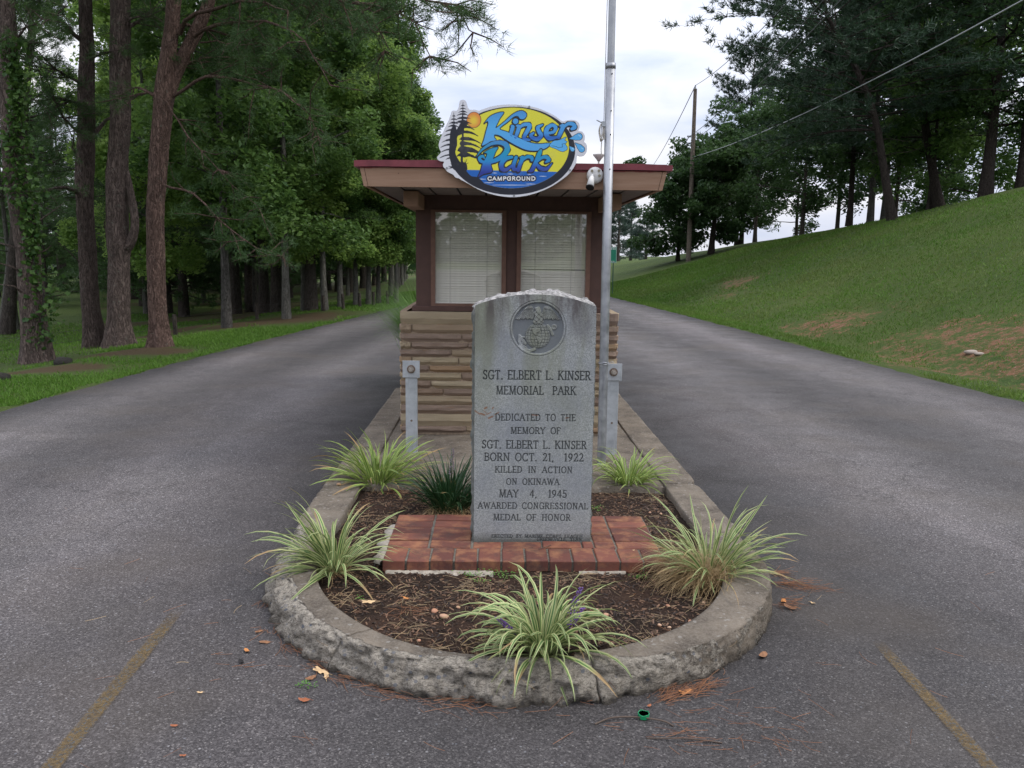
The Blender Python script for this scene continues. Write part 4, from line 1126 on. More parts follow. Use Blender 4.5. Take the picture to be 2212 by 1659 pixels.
    s2 = [(680, (.050, .25, .55)), (800, (.01, .30, .48)), (920, (.02, .24, .56)), (980, (.03, .10, .42)), (1060, (.02, .035, .26))]
    outl([], [K_]); outl(L1, [])
    blue([], [K_], s1k); blue(L1, [], s1)
    outl(L2, [P_]); blue([], [P_], s2); blue(L2, [], s2)
    st([(1060,560,4),(1200,628,4),(1330,682,4)], (.085, .38, .74))
    SP = (.10, .42, .78)
    for drop in ([(1850,630,4),(1925,616,32),(1962,606,42)], [(1922,690,5),(1975,735,30),(2003,765,36)], [(1848,732,5),(1885,765,26)]):
        st([(x, y, r_ + 7) for x, y, r_ in drop], BLK); st(drop, SP)
        e = drop[-1]; st([(e[0] - e[2] * .1, e[1] - e[2] * .5, 4), (e[0] + e[2] * .45, e[1] - e[2] * .1, 4)], (.45, .70, .88))
    bl = [(1590,712),(1640,662),(1715,648),(1800,612),(1780,650),(1812,668),(1790,700),(1812,730),(1815,765),(1765,792),(1715,778),(1690,765),(1640,745),(1610,735)]
    q = sm(bl)
    for (u, v) in zip(q, np.roll(q, -1, 0)): ww, c2 = R.seg(u[0], u[1], v[0], v[1], 6); paint(ww, c2, BLK)
    fill(q, SP); st([(1620,720,2.5),(1680,730,2.5),(1700,745,2.5),(1760,735,2.5),(1750,700,2.5),(1790,690,2.5)], BLK)
    # CAMPGROUND
    ss = strokes('CAMPGROUND', 812, 1418, 1134, 44, .20, False)
    ss = [(a_, 2 * 1134 - b_, c_, 2 * 1134 - d_, w_) for a_, b_, c_, d_, w_ in ss]
    for q in ss: w, cv = R.seg(q[0], q[1], q[2], q[3], 19); paint(w, cv, BLK)
    for q in ss: w, cv = R.seg(q[0], q[1], q[2], q[3], 5.4); paint(w, cv, (.80, .80, .80))
    # old scuffs along the top edge
    w, cv = R.seg(1180, 222, 1560, 310, 7); img[w] *= (1 - cv * .25)[..., None]
    # geometry: the grid cut to the outline, rim extruded
    w, cv, d = R.poly(OUT); dist = np.full(R.X.shape, -99.0); dist[w] = d
    nx, nz = R.X.shape
    keep = (dist[:-1, :-1] > 0) & (dist[1:, :-1] > 0) & (dist[:-1, 1:] > 0) & (dist[1:, 1:] > 0)
    F = grid_faces(nx, nz).reshape(nx - 1, nz - 1, 4)[keep].reshape(-1, 4)
    used = np.unique(F); idx = np.full(nx * nz, -1); idx[used] = np.arange(len(used))
    px = R.X.ravel()[used]; pz = R.Z.ravel()[used]
    def wp(px, pz, y):
        px = np.asarray(px, float); pz = np.asarray(pz, float)
        return np.stack([a[0] + ux[0] * px + uz[0] * pz, np.full(px.shape, y), a[2] + ux[1] * px + uz[1] * pz], -1)
    V = wp(px, pz, Y); colr = img.reshape(-1, 3)[used]
    # board behind, slightly larger than the printed face
    O = OUT; n = len(O); V2 = np.concatenate([wp(O[:, 0], O[:, 1], Y + .0012), wp(O[:, 0], O[:, 1], Y + .014)])
    t = MT('sign_print', .38, .4)
    t.col(t.mix(t.ramp(t.noise(7, 5, .7), [(.55, 0.0), (.8, .18)]), t.attr('print', 'Color'), (.35, .34, .30)))
    sg = empty('roof_sign', (float(V[:, 0].mean()), Y, float(V[:, 2].mean())))
    tag(sg, 'oval yellow and blue campground sign with black fir trees, fixed on the gatehouse roof edge', 'sign')
    off = Matrix.Translation(-sg.location)
    o = mk('printed_face', V, idx[F], t.m, sg, cols={'print': np.concatenate([colr, np.ones((len(colr), 1))], 1)}); o.matrix_parent_inverse = off
    bd = mk('board', V2, [tuple(range(n)), tuple(range(2 * n - 1, n - 1, -1))] + [(i, i + n, (i + 1) % n + n, (i + 1) % n) for i in range(n)], flat('sign_board_white', (.62, .62, .65), .4, var=.08), sg)
    bd.matrix_parent_inverse = off
    bolts = None
    for (bx, bz) in [(1325, 232), (1858, 1027), (290, 998), (1150, 1352)]:
        p = wp([bx], [bz], Y)[0]
        o = MB().tube([(p[0], p[1] + .0, p[2]), (p[0], p[1] - .005, p[2])], .007, 8).build('bolt', flat('dull_bolt', (.30, .31, .33), .5, .6), sg); o.matrix_parent_inverse = off
    # two battens carrying the board on the fascia
    for bx in (.0, .25):
        o = MB().box(bx - .02, bx + .02, Y + .0145, 5.786, 1.99, 2.085).build('batten', flat('batten_wood', (.2, .15, .11), .9), sg); o.matrix_parent_inverse = off
roof_sign()

# ------------------------------------------------------------------ metalwork
def m_galv(name, a, b, rough=.45, metal=.75):
    t = MT(name, rough, .5); t.b.inputs['Metallic'].default_value = metal
    n = t.noise(14, 5, .65); s = t.noise(6, 5, .6, t.mapv((6, 6, .6)))
    c = t.mix(t.ramp(n, [(.35, 0.0), (.65, 1.0)]), a, b)
    c = t.mix(t.ramp(s, [(.58, 0.0), (.72, .45)]), c, tuple(q * .45 for q in a))
    t.col(c); t.rough(t.ramp(n, [(.3, rough - .1), (.7, rough + .15)])); t.bump(n, .08, .002); return t.m
ALU = m_galv('dull_aluminium', (.28, .29, .31), (.40, .41, .43), .48, .80)
GALV = m_galv('galvanised_steel', (.33, .35, .37), (.48, .50, .52), .55, .45)
RUST = flat('rusty_bolt', (.20, .15, .12), .6, .6, var=.5, sc=60)
NUTM = flat('weathered_nut', (.36, .32, .28), .5, .6, var=.35, sc=80)
def flagpole():
    p = empty('flagpole', (.745, 5.73, .112)); tag(p, 'tall dull aluminium flagpole standing just behind the right edge of the memorial stone', 'flagpole')
    dx = (.728 - .744) / 2.6
    def at(z): return (.744 + dx * (z - .14) - .745, 0, z - .112)
    for z0, z1, r, nm in ((.09, 2.752, .0305, 'lower_tube'), (2.752, 6.2, .0235, 'upper_tube')):
        V, F = tube([at(z0), at((z0 + z1) / 2), at(z1)], r, 32); V = V.tolist(); F = F.tolist(); F.append(list(range(64, 96)))
        mk(nm, V, F, ALU, p, smooth=True)
    c = MB().tube([at(2.735), at(2.770)], .0325, 28).build('collar', ALU, p, True)
    for z in (2.70, 2.47, 2.32, 2.10):
        a = at(z); MB().tube([(a[0] + .006, -.029, a[2]), (a[0] + .006, -.0325, a[2])], .0045, 8).build('hole', DARK, p)
    a = at(.816)
    V, F = tube([(a[0] + .034 * math.cos(t), .034 * math.sin(t), a[2] + .004 * math.sin(3 * t)) for t in np.linspace(0, 2 * math.pi, 25)], .003, 6)
    mk('wire_tie', V, F, ALU, p, smooth=True)
    V, F = tube([(a[0] + .034 * math.cos(t), .034 * math.sin(t), a[2] - .009 + .004 * math.sin(2 * t)) for t in np.linspace(0, 2 * math.pi, 25)], .0028, 6)
    mk('wire_tie', V, F, ALU, p, smooth=True)
    MB().tube([(a[0] + .03, -.03, a[2]), (a[0] + .05, -.04, a[2] + .012), (a[0] + .065, -.03, a[2] + .006)], .0026, 5).build('wire_tie', ALU, p)
    # halyard cleat with coiled rope
    z = 2.385; b = at(z)
    cl = MB().box(b[0] - .052, b[0] - .026, -.012, .012, b[2] - .012, b[2] + .02); cl.tube([(b[0] - .05, 0, b[2] + .012), (b[0] - .085, -.004, b[2] + .028)], .004, 6)
    cl.build('cleat', GALV, p)
    rope = flat('old_rope', (.46, .43, .38), .95, var=.3, sc=120)
    rr = random.Random(2)
    for k in range(6):
        w = .006 + .0035 * k; h = .075 + rr.uniform(-.01, .012); cy = rr.uniform(-.012, .012)
        pts = [(b[0] - .047 + w * math.sin(t) * 1.1 + (.002 * k - .006), cy + .006 * math.cos(t), b[2] + .004 - h * .62 + h * .66 * math.cos(t) * 1.0) for t in np.linspace(0, 2 * math.pi, 26)]
        V, F = tube(pts, .0032, 6); mk('rope_coil', V, F, rope, p, smooth=True)
    V, F = tube([(b[0] - .047, 0, b[2] - .09), (b[0] - .050, 0, b[2] - .16), (b[0] - .046, .004, b[2] - .20)], .003, 6); mk('rope_tail', V, F, rope, p, smooth=True)
    V, F = tube([(b[0] - .036, .008, b[2] + .01), (b[0] - .037, .008, b[2] + 2.2)], .0025, 6); mk('halyard', V, F, rope, p, smooth=True)
flagpole()
def post(cx, y, zt, lab):
    p = empty('metal_post', (cx, y, .105)); tag(p, lab, 'post', 'bolted metal posts in front of the gatehouse')
    MB().box(-.042, .042, -.02, .02, 0, zt - .105 - .115, bev=.003).build('bar', GALV, p)
    MB().box(-.061, .061, -.029, -.0205, zt - .105 - .122, zt - .105, bev=.0015).build('plate', GALV, p)
    zc = zt - .105 - .060
    def disc(r, y0, y1, n, nm, m):
        MB().tube([(0, y0, zc), (0, y1, zc)], r, n).build(nm, m, p)
    disc(.030, -.0292, -.034, 24, 'washer', RUST); disc(.021, -.0342, -.052, 6, 'nut', NUTM); disc(.0115, -.0522, -.068, 16, 'bolt', NUTM)
    MB().tube([(0, -.020, .24), (0, -.0225, .24)], .008, 10).build('rivet', RUST, p)
post(-.600, 6.03, .781, 'grey metal post with a square bolted plate, left of the memorial stone')
post(.844, 6.01, .777, 'grey metal post with a square bolted plate, right of the flagpole')
def floodlight():
    white = flat('chipped_white_enamel', (.58, .57, .55), .5, var=.15, sc=40)
    c = W(1285, 379, 5.775)
    p = empty('floodlight', (c[0], 5.775, c[2])); tag(p, 'round white junction box with a tilted lamp holder on the fascia beside the flagpole', 'light fixture')
    m = MB(); m.tube([(0, .022, 0), (0, -.015, 0), (0, -.030, 0), (0, -.036, 0)], [.054, .054, .047, .030], 28); m.build('box', white, p, True)
    for (x, z) in ((.022, .028), (.026, -.004), (-.024, .026)):
        MB().tube([(x, -.030, z), (x, -.041, z)], .009, 12).build('plug', flat('dull_brass', (.25, .22, .16), .5, .5), p)
    m = MB(); m.tube([(-.020, -.04, .0), (-.026, -.055, -.018)], .010, 10); m.build('swivel', white, p, True)
    m = MB(); m.tube([(-.026, -.055, -.014), (-.030, -.066, -.035), (-.040, -.092, -.082)], [.014, .020, .026], 18); m.build('lamp_holder', white, p, True)
    MB().tube([(-.040, -.092, -.082), (-.0415, -.096, -.088)], [.0275, .0275], 18).build('rim', DARK, p)
floodlight()
def roof_cap():
    c = W(1294, 352, 5.83)
    p = empty('vent_cap', (c[0] , 5.85, 2.146)); tag(p, 'small white plastic cone upside down on the roof edge behind the flagpole', 'vent cap')
    white = flat('aged_white_plastic', (.60, .58, .55), .6, var=.12)
    MB().tube([(0, 0, .0), (0, 0, .018)], .006, 8).build('stem', white, p)
    MB().tube([(0, 0, .018), (0, 0, .030), (0, 0, .058), (0, 0, .064)], [.008, .016, .040, .041], 20, caps=True).build('cone', white, p, True)
roof_cap()

# ------------------------------------------------------------------ strappy plants
def m_leafstripe(name, edge, mid):
    ms = []
    for nm, c in ((name + '_edge', edge), (name + '_centre', mid)):
        t = MT(nm, .42, .35).randco(5.0)
        r = t.rand()
        cc = t.mix(r, tuple(q * .78 for q in c), tuple(min(1, q * 1.22) for q in c))
        cc = t.mix(t.ramp(t.noise(25, 3), [(.62, 0.0), (.78, .5)]), cc, (.40, .28, .12))
        sx = t.N.new('ShaderNodeSeparateXYZ'); t.L.new(t.tc.outputs['Object'], sx.inputs[0])
        cc = t.mix(t.math('MULTIPLY', t.mr(sx.outputs[0], .20, .26), t.math('GREATER_THAN', r, .62)), cc, (.33, .22, .10))
        t.col(cc)
        tr = t.N.new('ShaderNodeBsdfTranslucent'); t.L.new(cc, tr.inputs[0])
        mx = t.N.new('ShaderNodeMixShader'); mx.inputs[0].default_value = .25
        t.L.new(t.b.outputs[0], mx.inputs[1]); t.L.new(tr.outputs[0], mx.inputs[2]); t.L.new(mx.outputs[0], t.o.inputs[0])
        ms.append(t.m)
    return ms
VAR = m_leafstripe('variegated_leaf', (.41, .44, .20), (.085, .17, .045))
VARG = m_leafstripe('yellowish_leaf', (.33, .40, .11), (.10, .20, .04))
DGR = m_leafstripe('dark_green_leaf', (.022, .058, .020), (.016, .045, .016))
DRYM = leaf_mat('dry_leaf', (.24, .16, .075), (.42, .31, .17), .2)
PURP = flat('purple_flower', (.13, .065, .22), .7, var=.4, sc=90)
STALK = flat('flower_stalk', (.12, .10, .075), .8)
def blade_mesh(rng, L, w, e0, droop, mats, twist=0.0, segs=8):
    """a leaf growing from the origin towards +x, folded along its middle, striped at the edges"""
    V = []; F = []; mi = []
    x = z = 0.0; el = e0; side = 0.0; sd_ = rng.uniform(-.25, .25)
    for i in range(segs + 1):
        u = i / segs; ww = w * (.55 + .6 * math.sin(min(1, u * 1.25 + .12) * math.pi * .62)) * (1 - u ** 5) + .0006
        ca, sa = math.cos(el), math.sin(el); tw = twist * u
        for k, s in enumerate((-1, -.42, .42, 1)):
            f = .30 * abs(s)
            lx = 0; ly = s * ww / 2; lz = f * ww
            ny = ly * math.cos(tw) - lz * math.sin(tw); nz = ly * math.sin(tw) + lz * math.cos(tw)
            V.append((x - sa * nz, side + ny, z + ca * nz))
        step = L / segs
        x += ca * step; z += sa * step; side += sd_ * step * u
        el -= droop / segs * (.4 + 1.5 * u)
    for i in range(segs):
        for k in range(3):
            a = i * 4 + k; F.append((a, a + 1, a + 5, a + 4)); mi.append(0 if k != 1 else 1)
    me = bpy.data.meshes.new('leaf'); me.from_pydata(V, [], F)
    for m in mats: me.materials.append(m)
    me.polygons.foreach_set('material_index', mi); me.polygons.foreach_set('use_smooth', [True] * len(F)); me.update()
    return me
def flower(parent, x, y, h, lean, m=None, seed=0):
    rg = random.Random(seed); mb = MB()
    def P(u): return (x + lean[0] * u ** 1.3, y + lean[1] * u ** 1.3, h * u)
    mb.tube([P(0), P(.5), P(1)], [.0025, .002, .001], 5, 0)
    for i in range(60):
        u = .58 + .42 * rg.random(); c = P(u); a = rg.uniform(0, 6.28); r = .010 * (1.15 - u) / .55 + .003
        c = (c[0] + r * math.cos(a), c[1] + r * math.sin(a), c[2]); s = .0042
        mb.add([(c[0] - s, c[1], c[2]), (c[0], c[1] - s, c[2]), (c[0] + s, c[1], c[2]), (c[0], c[1] + s, c[2]), (c[0], c[1], c[2] + s), (c[0], c[1], c[2] - s)],
               [(0, 1, 4), (1, 2, 4), (2, 3, 4), (3, 0, 4), (1, 0, 5), (2, 1, 5), (3, 2, 5), (0, 3, 5)], 1)
    mb.build('flower_spike', [STALK, m or PURP], parent)
def strappy(name, loc, lab, cat, n, L, w, mats, seed, spread=1.0, bias=None, elev=(35, 88), droop=(.9, 2.6), core=.05, grp='clumps of strap leaved grass in the planting bed'):
    rng = random.Random(seed); p = empty(name, loc); tag(p, lab, cat, grp)
    V = []
    for k in range(16):
        e0 = math.radians(rng.uniform(*elev))
        V.append(blade_mesh(rng, L * rng.uniform(.72, 1.15), w * rng.uniform(.8, 1.2), e0, rng.uniform(*droop) * (1.0 if e0 > .9 else .7), mats, rng.uniform(-.8, .8)))
    for i in range(n):
        o = bpy.data.objects.new('leaf', V[i % 16]); COL.objects.link(o); o.parent = p
        a = i * 2.39996 + rng.uniform(-.4, .4)
        if bias and rng.random() < bias[1]: a = bias[0] + rng.gauss(0, .7)
        r = core * math.sqrt(rng.random())
        o.location = (r * math.cos(a) * spread, r * math.sin(a) * spread, -.004)
        o.rotation_euler = (rng.gauss(0, .26), rng.gauss(0, .16), a); s = rng.uniform(.72, 1.12); o.scale = (s, s, s)
    return p
pl = {}
p1 = strappy('lilyturf', (-.735, 5.25, .085), 'bushy pale striped lilyturf clump in front of the left metal post', 'plant', 190, .385, .0105, VARG, 1, elev=(22, 86), droop=(.6, 2.0), core=.09)
p2 = strappy('lilyturf', (-.255, 4.72, .085), 'dark green lilyturf clump beside the left edge of the memorial stone', 'plant', 230, .33, .0075, DGR, 2, elev=(40, 88), droop=(.4, 1.7), core=.10)
p3 = strappy('lilyturf', (.86, 5.26, .085), 'small striped lilyturf clump at the foot of the flagpole and right metal post', 'plant', 130, .30, .0095, VARG, 3, elev=(25, 85), droop=(.8, 2.3), core=.07)
p4 = strappy('lilyturf', (-.735, 3.76, .088), 'striped lilyturf clump drooping over the kerb left of the brick pad', 'plant', 125, .375, .0120, VAR, 4, elev=(25, 84), droop=(.6, 2.3), core=.05, bias=(3.4, .3))
p5 = strappy('lilyturf', (1.0, 3.72, .088), 'large striped lilyturf clump with a skirt of dead straw, right of the brick pad', 'plant', 150, .37, .0100, VAR, 5, elev=(28, 84), droop=(.4, 1.8), core=.08, bias=(.3, .25))
p6 = strappy('lilyturf', (.185, 2.95, .095), 'striped lilyturf clump with purple flower spikes at the front nose of the kerb', 'plant', 185, .345, .0120, VAR, 6, elev=(14, 86), droop=(1.0, 3.0), core=.055)
flower(p6, .07, .02, .24, (.07, .0), seed=1); flower(p6, .05, -.02, .20, (.09, -.05), seed=2); flower(p6, -.05, -.03, .17, (-.12, -.06), seed=3)
flower(p2, .0, .0, .36, (.02, -.02), flat('faded_flower', (.16, .13, .15), .8), seed=4)
def dry_skirt(parent, n, L, az, saz, seed, center=(0, 0), rr=.08, elev=(5, 60), w=.003):
    rng = np.random.default_rng(seed); V = []; F = []; tint = []
    for i in range(n):
        a = rng.normal(az, saz); e = math.radians(rng.uniform(*elev)); l = L * rng.uniform(.5, 1.1)
        r = rr * math.sqrt(rng.random()); a2 = rng.uniform(0, 6.28); x, y, z = center[0] + r * math.cos(a2), center[1] + r * math.sin(a2), 0
        px, py = -math.sin(a) * w / 2, math.cos(a) * w / 2; b = len(V); t = rng.random(); dr = rng.uniform(1.2, 2.6)
        for k in range(6):
            u = k / 5; ww = 1 - u * .8
            V += [(x - px * ww, y - py * ww, z), (x + px * ww, y + py * ww, z)]; tint += [t, t]
            x += math.cos(a) * math.cos(e) * l / 5; y += math.sin(a) * math.cos(e) * l / 5; z = max(-.005, z + math.sin(e) * l / 5); e -= dr / 5; a += rng.normal(0, .12)
        for k in range(5): F.append((b + 2 * k, b + 2 * k + 1, b + 2 * k + 3, b + 2 * k + 2))
    o = mk('dead_leaves', V, F, DRYM, parent, attrs={'tint': tint}); tag(o, kind='stuff')
dry_skirt(p5, 900, .30, math.pi * 1.12, .55, 5, (-.02, -.02), .15, (20, 75))
dry_skirt(p2, 220, .17, math.pi * 1.5, 1.0, 6, (0, -.05), .12)
dry_skirt(p1, 90, .2, math.pi * 1.5, 1.6, 7)
dry_skirt(p4, 60, .2, math.pi * 1.8, 1.2, 8)

# tall fountain grass against the left side wall of the gatehouse
def fountain():
    rng = np.random.default_rng(9); V = []; F = []; tint = []
    for i in range(1500):
        a = rng.normal(math.pi * 1.02, .9); e = math.radians(rng.uniform(72, 89)); L = rng.uniform(.9, 1.45)
        x, y, z = rng.normal(0, .05), rng.normal(0, .2), 0.0; w = rng.uniform(.004, .007); t = rng.random(); dr = rng.uniform(1.0, 2.5); b = len(V)
        px, py = -math.sin(a) * w / 2, math.cos(a) * w / 2
        for k in range(8):
            u = k / 7; ww = 1 - u ** 2 * .95; V += [(x - px * ww, y - py * ww, z), (x + px * ww, y + py * ww, z)]; tint += [t, t]
            x += math.cos(a) * math.cos(e) * L / 7; y += math.sin(a) * math.cos(e) * L / 7; z += math.sin(e) * L / 7; e -= dr / 7 * (.3 + 1.6 * u)
        for k in range(7): F.append((b + 2 * k, b + 2 * k + 1, b + 2 * k + 3, b + 2 * k + 2))
    p = empty('fountain_grass', (-.84, 10.1, .02)); tag(p, 'tall arching green fountain grass against the left side of the gatehouse', 'plant')
    o = mk('blades', V, F, leaf_mat('fountain_leaf', (.07, .16, .035), (.20, .33, .08), .45), p, attrs={'tint': tint}); tag(o, kind='stuff')
fountain()

# ------------------------------------------------------------------ litter of the bed and the road
def bed_ok(x, y, m=.03):
    if y > KCY: return -.83 + m < x < 1.07 - m and y < 5.1
    return ((x - KCX) / (.94 - m)) ** 2 + ((y - KCY) / (1.07 - m)) ** 2 < 1
def in_pad(x, y): return -.525 < x < .825 and 3.77 < y < 4.5
def scatter_chips():
    rng = np.random.default_rng(21); V = []; F = []; tint = []
    k = 0
    while k < 7500:
        x, y = rng.uniform(-.82, 1.06), rng.uniform(2.86, 5.1)
        if not bed_ok(x, y) or in_pad(x, y): continue
        if mnoise.noise((x * 5, y * 5, 7)) < rng.uniform(-.7, .25): 
            if rng.random() < .6: continue
        k += 1
        z = soil_z(x, y) + .002; a = rng.uniform(0, 3.14); l = rng.uniform(.003, .014) * (1.6 if rng.random() < .1 else 1); w = rng.uniform(.0015, .004); h = rng.uniform(.001, .004)
        ca, sa = math.cos(a), math.sin(a); tz = rng.normal(0, .25) * l; b = len(V); t = rng.random() ** 2.2
        for (u, v, s) in ((-l, -w, 0), (l, -w, 0), (l, w, 0), (-l, w, 0), (-l * .8, -w * .6, h), (l * .8, -w * .6, h), (l * .8, w * .6, h), (-l * .8, w * .6, h)):
            V.append((x + u * ca - v * sa, y + u * sa + v * ca, z + s + tz * (1 if u > 0 else -.4))); tint.append(t)
        F += [(b + 4, b + 5, b + 6, b + 7), (b, b + 1, b + 5, b + 4), (b + 1, b + 2, b + 6, b + 5), (b + 2, b + 3, b + 7, b + 6), (b + 3, b, b + 4, b + 7)]
    o = mk('bark_mulch', V, F, leaf_mat('mulch_chip', (.022, .015, .012), (.20, .115, .07), 0), attrs={'tint': tint}); tag(o, 'dark bark mulch and chips covering the planting bed', kind='stuff')
scatter_chips()
def strand_patches(name, label, patches, mat, seed, L=(.03, .09), w=.0016, lift=.012, ground=None):
    rng = np.random.default_rng(seed); V = []; F = []; tint = []
    for (cx, cy, sx, sy, n, az, saz) in patches:
        for i in range(n):
            x, y = rng.normal(cx, sx), rng.normal(cy, sy)
            z = (ground(x, y) if ground else 0.004) + abs(rng.normal(0, lift)) * .6 + .002
            a = rng.normal(az, saz); l = rng.uniform(*L); cv = rng.normal(0, .5); b = len(V); t = rng.random(); tz = rng.normal(0, .12)
            for k in range(4):
                px, py = -math.sin(a) * w / 2, math.cos(a) * w / 2
                V += [(x - px, y - py, z), (x + px, y + py, z), (x, y, z + w * .7)]; tint += [t] * 3
                x += math.cos(a) * l / 3; y += math.sin(a) * l / 3; a += cv / 3; z += tz * l / 3 - .0004
            for k in range(3):
                q = b + 3 * k; F += [(q, q + 2, q + 5, q + 3), (q + 1, q + 4, q + 5, q + 2)]
    o = mk(name, V, F, mat, attrs={'tint': tint}); tag(o, label, kind='stuff'); return o
def GP(px, py, z=0.09): g = G(px, py, z); return g[0], g[1]
def dp(px, py, n, s=.05, az=0, saz=3):
    g = GP(px, py); return (g[0], g[1], s, s * .8, n * 6 // 10, az, saz)
strand_patches('dry_grass', 'wisps of dead straw lying on the soil of the bed',
   [dp(770,1110,70,.07), dp(835,1120,50), dp(1040,1265,110,.07), dp(900,1290,60,.08), dp(1110,1380,40), dp(1080,1395,90,.06), dp(1390,1395,80,.05), dp(1380,1370,50), dp(1500,1300,40), dp(1290,1250,60,.08), dp(1420,1330,40,.04),
    dp(1310,1060,40), dp(1400,1075,60,.05), dp(960,1380,40), dp(880,1260,40), dp(1540,1290,50,.04), dp(830,1020,30), dp(1480,1380,30,.03), dp(1250,1240,60), dp(740,1290,40), dp(890,1345,40,.06), dp(1010,1410,80,.05), (.15, 3.4, .5, .25, 130, 0, 3), (-.6, 4.6, .18, .3, 70, 0, 3), (.95, 4.7, .1, .25, 60, 0, 3)],
   leaf_mat('straw', (.10, .07, .045), (.40, .29, .16), 0), 31, ground=soil_z)
NEED = leaf_mat('pine_needle_litter', (.12, .050, .026), (.27, .12, .055), 0)
def np_(px, py, n, s=.04, az=0, saz=.5):
    g = G(px, py, 0); n = int(n * (.16 if py > 1540 else .42)) or 1; return (g[0], g[1], s * 1.15, s * .6, n, az, saz)
strand_patches('pine_needles', 'rust coloured pine needles drifted against the kerb and over the asphalt',
   [np_(1475,1500,150,.045,.55,.35), np_(1440,1515,90,.03,.6,.3), np_(1520,1485,60,.03,.5,.3), np_(1700,1262,150,.04,-.25,.4), np_(1740,1272,60,.05,-.15,.3), np_(1670,1240,70,.03,-.3,.6), np_(1690,1310,50,.02,-.6,.6), np_(1700,1300,40,.02),
    np_(1560,1565,40,.06,-.5,.5), np_(1500,1600,60,.07,-.15,.25), np_(1400,1598,60,.06,.1,.25), np_(1470,1592,40,.07,.0,.4), np_(1655,1600,60,.04,-1.0,.5), np_(1640,1570,25,.04,-1.1,.3), np_(1530,1540,20,.08), np_(1330,1560,14,.07), np_(1600,1520,8,.1), np_(1780,1440,6,.02,0,.1), np_(1740,1580,10,.05,-.7,.4),
    np_(1200,1520,22,.08,0,.4), np_(1030,1525,60,.06,.1,.5), np_(960,1520,60,.05,-.1,.5), np_(890,1512,30,.05,-.1,.5), np_(800,1490,50,.04,-.3,.4), np_(735,1465,60,.04,-.5,.4), np_(690,1435,60,.03,-.8,.4), np_(640,1400,60,.03,-.9,.4), np_(600,1360,60,.03,-1.2,.4), np_(585,1300,60,.02,-1.4,.4), np_(590,1250,30,.02,1.4,.6), np_(610,1400,20,.05), np_(620,1445,10,.05),
    np_(450,1420,6,.03,.5,.3), np_(500,1440,8,.04,0,.3), np_(940,1600,8,.06), np_(880,1690,4,.06), np_(1450,1640,12,.05,-.9,.4), np_(1700,1560,6,.04), np_(1540,1660,10,.1), np_(660,1590,4,.05), np_(1370,1650,8,.1,1.2,.4), (0, 3.2, 1.6, .7, 60, 0, 3), (0, 2.2, 1.0, .25, 30, 0, 3),
    np_(720,1320,1,.01)], NEED, 32, L=(.04, .11), w=.0014, lift=.006)
strand_patches('pine_needles', 'rust coloured pine needles lying on the mulch of the planting bed', [dp(880,1310,30,.04), dp(1100,1380,20), dp(850,1060,30), dp(1230,1320,20,.06), dp(1520,1250,30), (.1, 3.4, .5, .3, 70, 0, 3), (-.6, 4.5, .15, .3, 40, 0, 3), dp(1480,1215,30)], NEED, 33, L=(.04, .10), w=.0014, ground=soil_z)
# pebbles
def blob_mesh(name, seed, m, sc=(1, 1, .6)):
    V = []; F = []; nu, nv = 10, 6
    for i in range(nv + 1):
        th = math.pi * i / nv
        for j in range(nu):
            a = 2 * math.pi * j / nu; d = (math.sin(th) * math.cos(a), math.sin(th) * math.sin(a), math.cos(th))
            r = 1 + .22 * mnoise.noise((d[0] * 1.6 + seed * 3.1, d[1] * 1.6, d[2] * 1.6)); V.append((d[0] * r * sc[0], d[1] * r * sc[1], d[2] * r * sc[2]))
    for i in range(nv):
        for j in range(nu): k = (j + 1) % nu; F.append((i * nu + j, (i + 1) * nu + j, (i + 1) * nu + k, i * nu + k))
    me = bpy.data.meshes.new(name); me.from_pydata(V, [], F); me.materials.append(m); me.polygons.foreach_set('use_smooth', [True] * len(F)); me.update(); return me
PEB = MT('river_pebble', .7, .3).randco(); PEB.col(PEB.mix(PEB.rand(), (.36, .17, .10), (.46, .33, .22))); PEB = PEB.m
pebs = [blob_mesh('pebble', k, PEB) for k in range(5)]
pr = random.Random(6)
PL = [(939,1312,17,'rounded tan pebble left of centre in the mulch'), (960,1327,20,'largest pinkish pebble left of centre in the mulch'), (990,1304,9,''), (1252,1310,11,'orange pebble right of the front clump'), (1291,1311,10,''), (1309,1322,13,'flat buff pebble right of the front clump'), (1443,1301,11,''), (1520,1293,9,''), (1549,1328,12,'pale pebble beside the right inner edge of the kerb'), (1527,1332,11,''), (1492,1336,12,''),
      (1425,1345,9,''), (1446,1350,9,''), (1320,1387,10,''), (1266,1430,12,''), (850,1224,9,''), (1358,1220,13,'buff pebble in front of the brick pad'), (1404,1102,9,''), (1428,1105,9,''), (1298,1062,8,''), (905,1375,8,''), (1075,1380,8,'')]
PN = {(990,1304): 'right of the two tan ones near the middle', (1291,1311): 'upper one of the pair right of the front clump', (1443,1301): 'alone in the right half of the bed', (1520,1293): 'below the dead straw skirt of the large clump', (1527,1332): 'second from the right inner edge of the kerb', (1492,1336): 'third from the right inner edge of the kerb',
      (1425,1345): 'reddish, left of two beside each other in the right half', (1446,1350): 'buff, right of two beside each other in the right half', (1320,1387): 'just behind the kerb top, right of the front clump', (1266,1430): 'touching the kerb beside the front clump', (850,1224): 'left of the brick pad corner', (1404,1102): 'pale, behind the right part of the brick pad',
      (1428,1105): 'behind the brick pad, nearest the right kerb', (1298,1062): 'beside the right edge of the memorial stone', (905,1375): 'near the kerb, front left', (1075,1380): 'under the left leaves of the front clump'}
def pebnote(px, py): return PN[(px, py)]
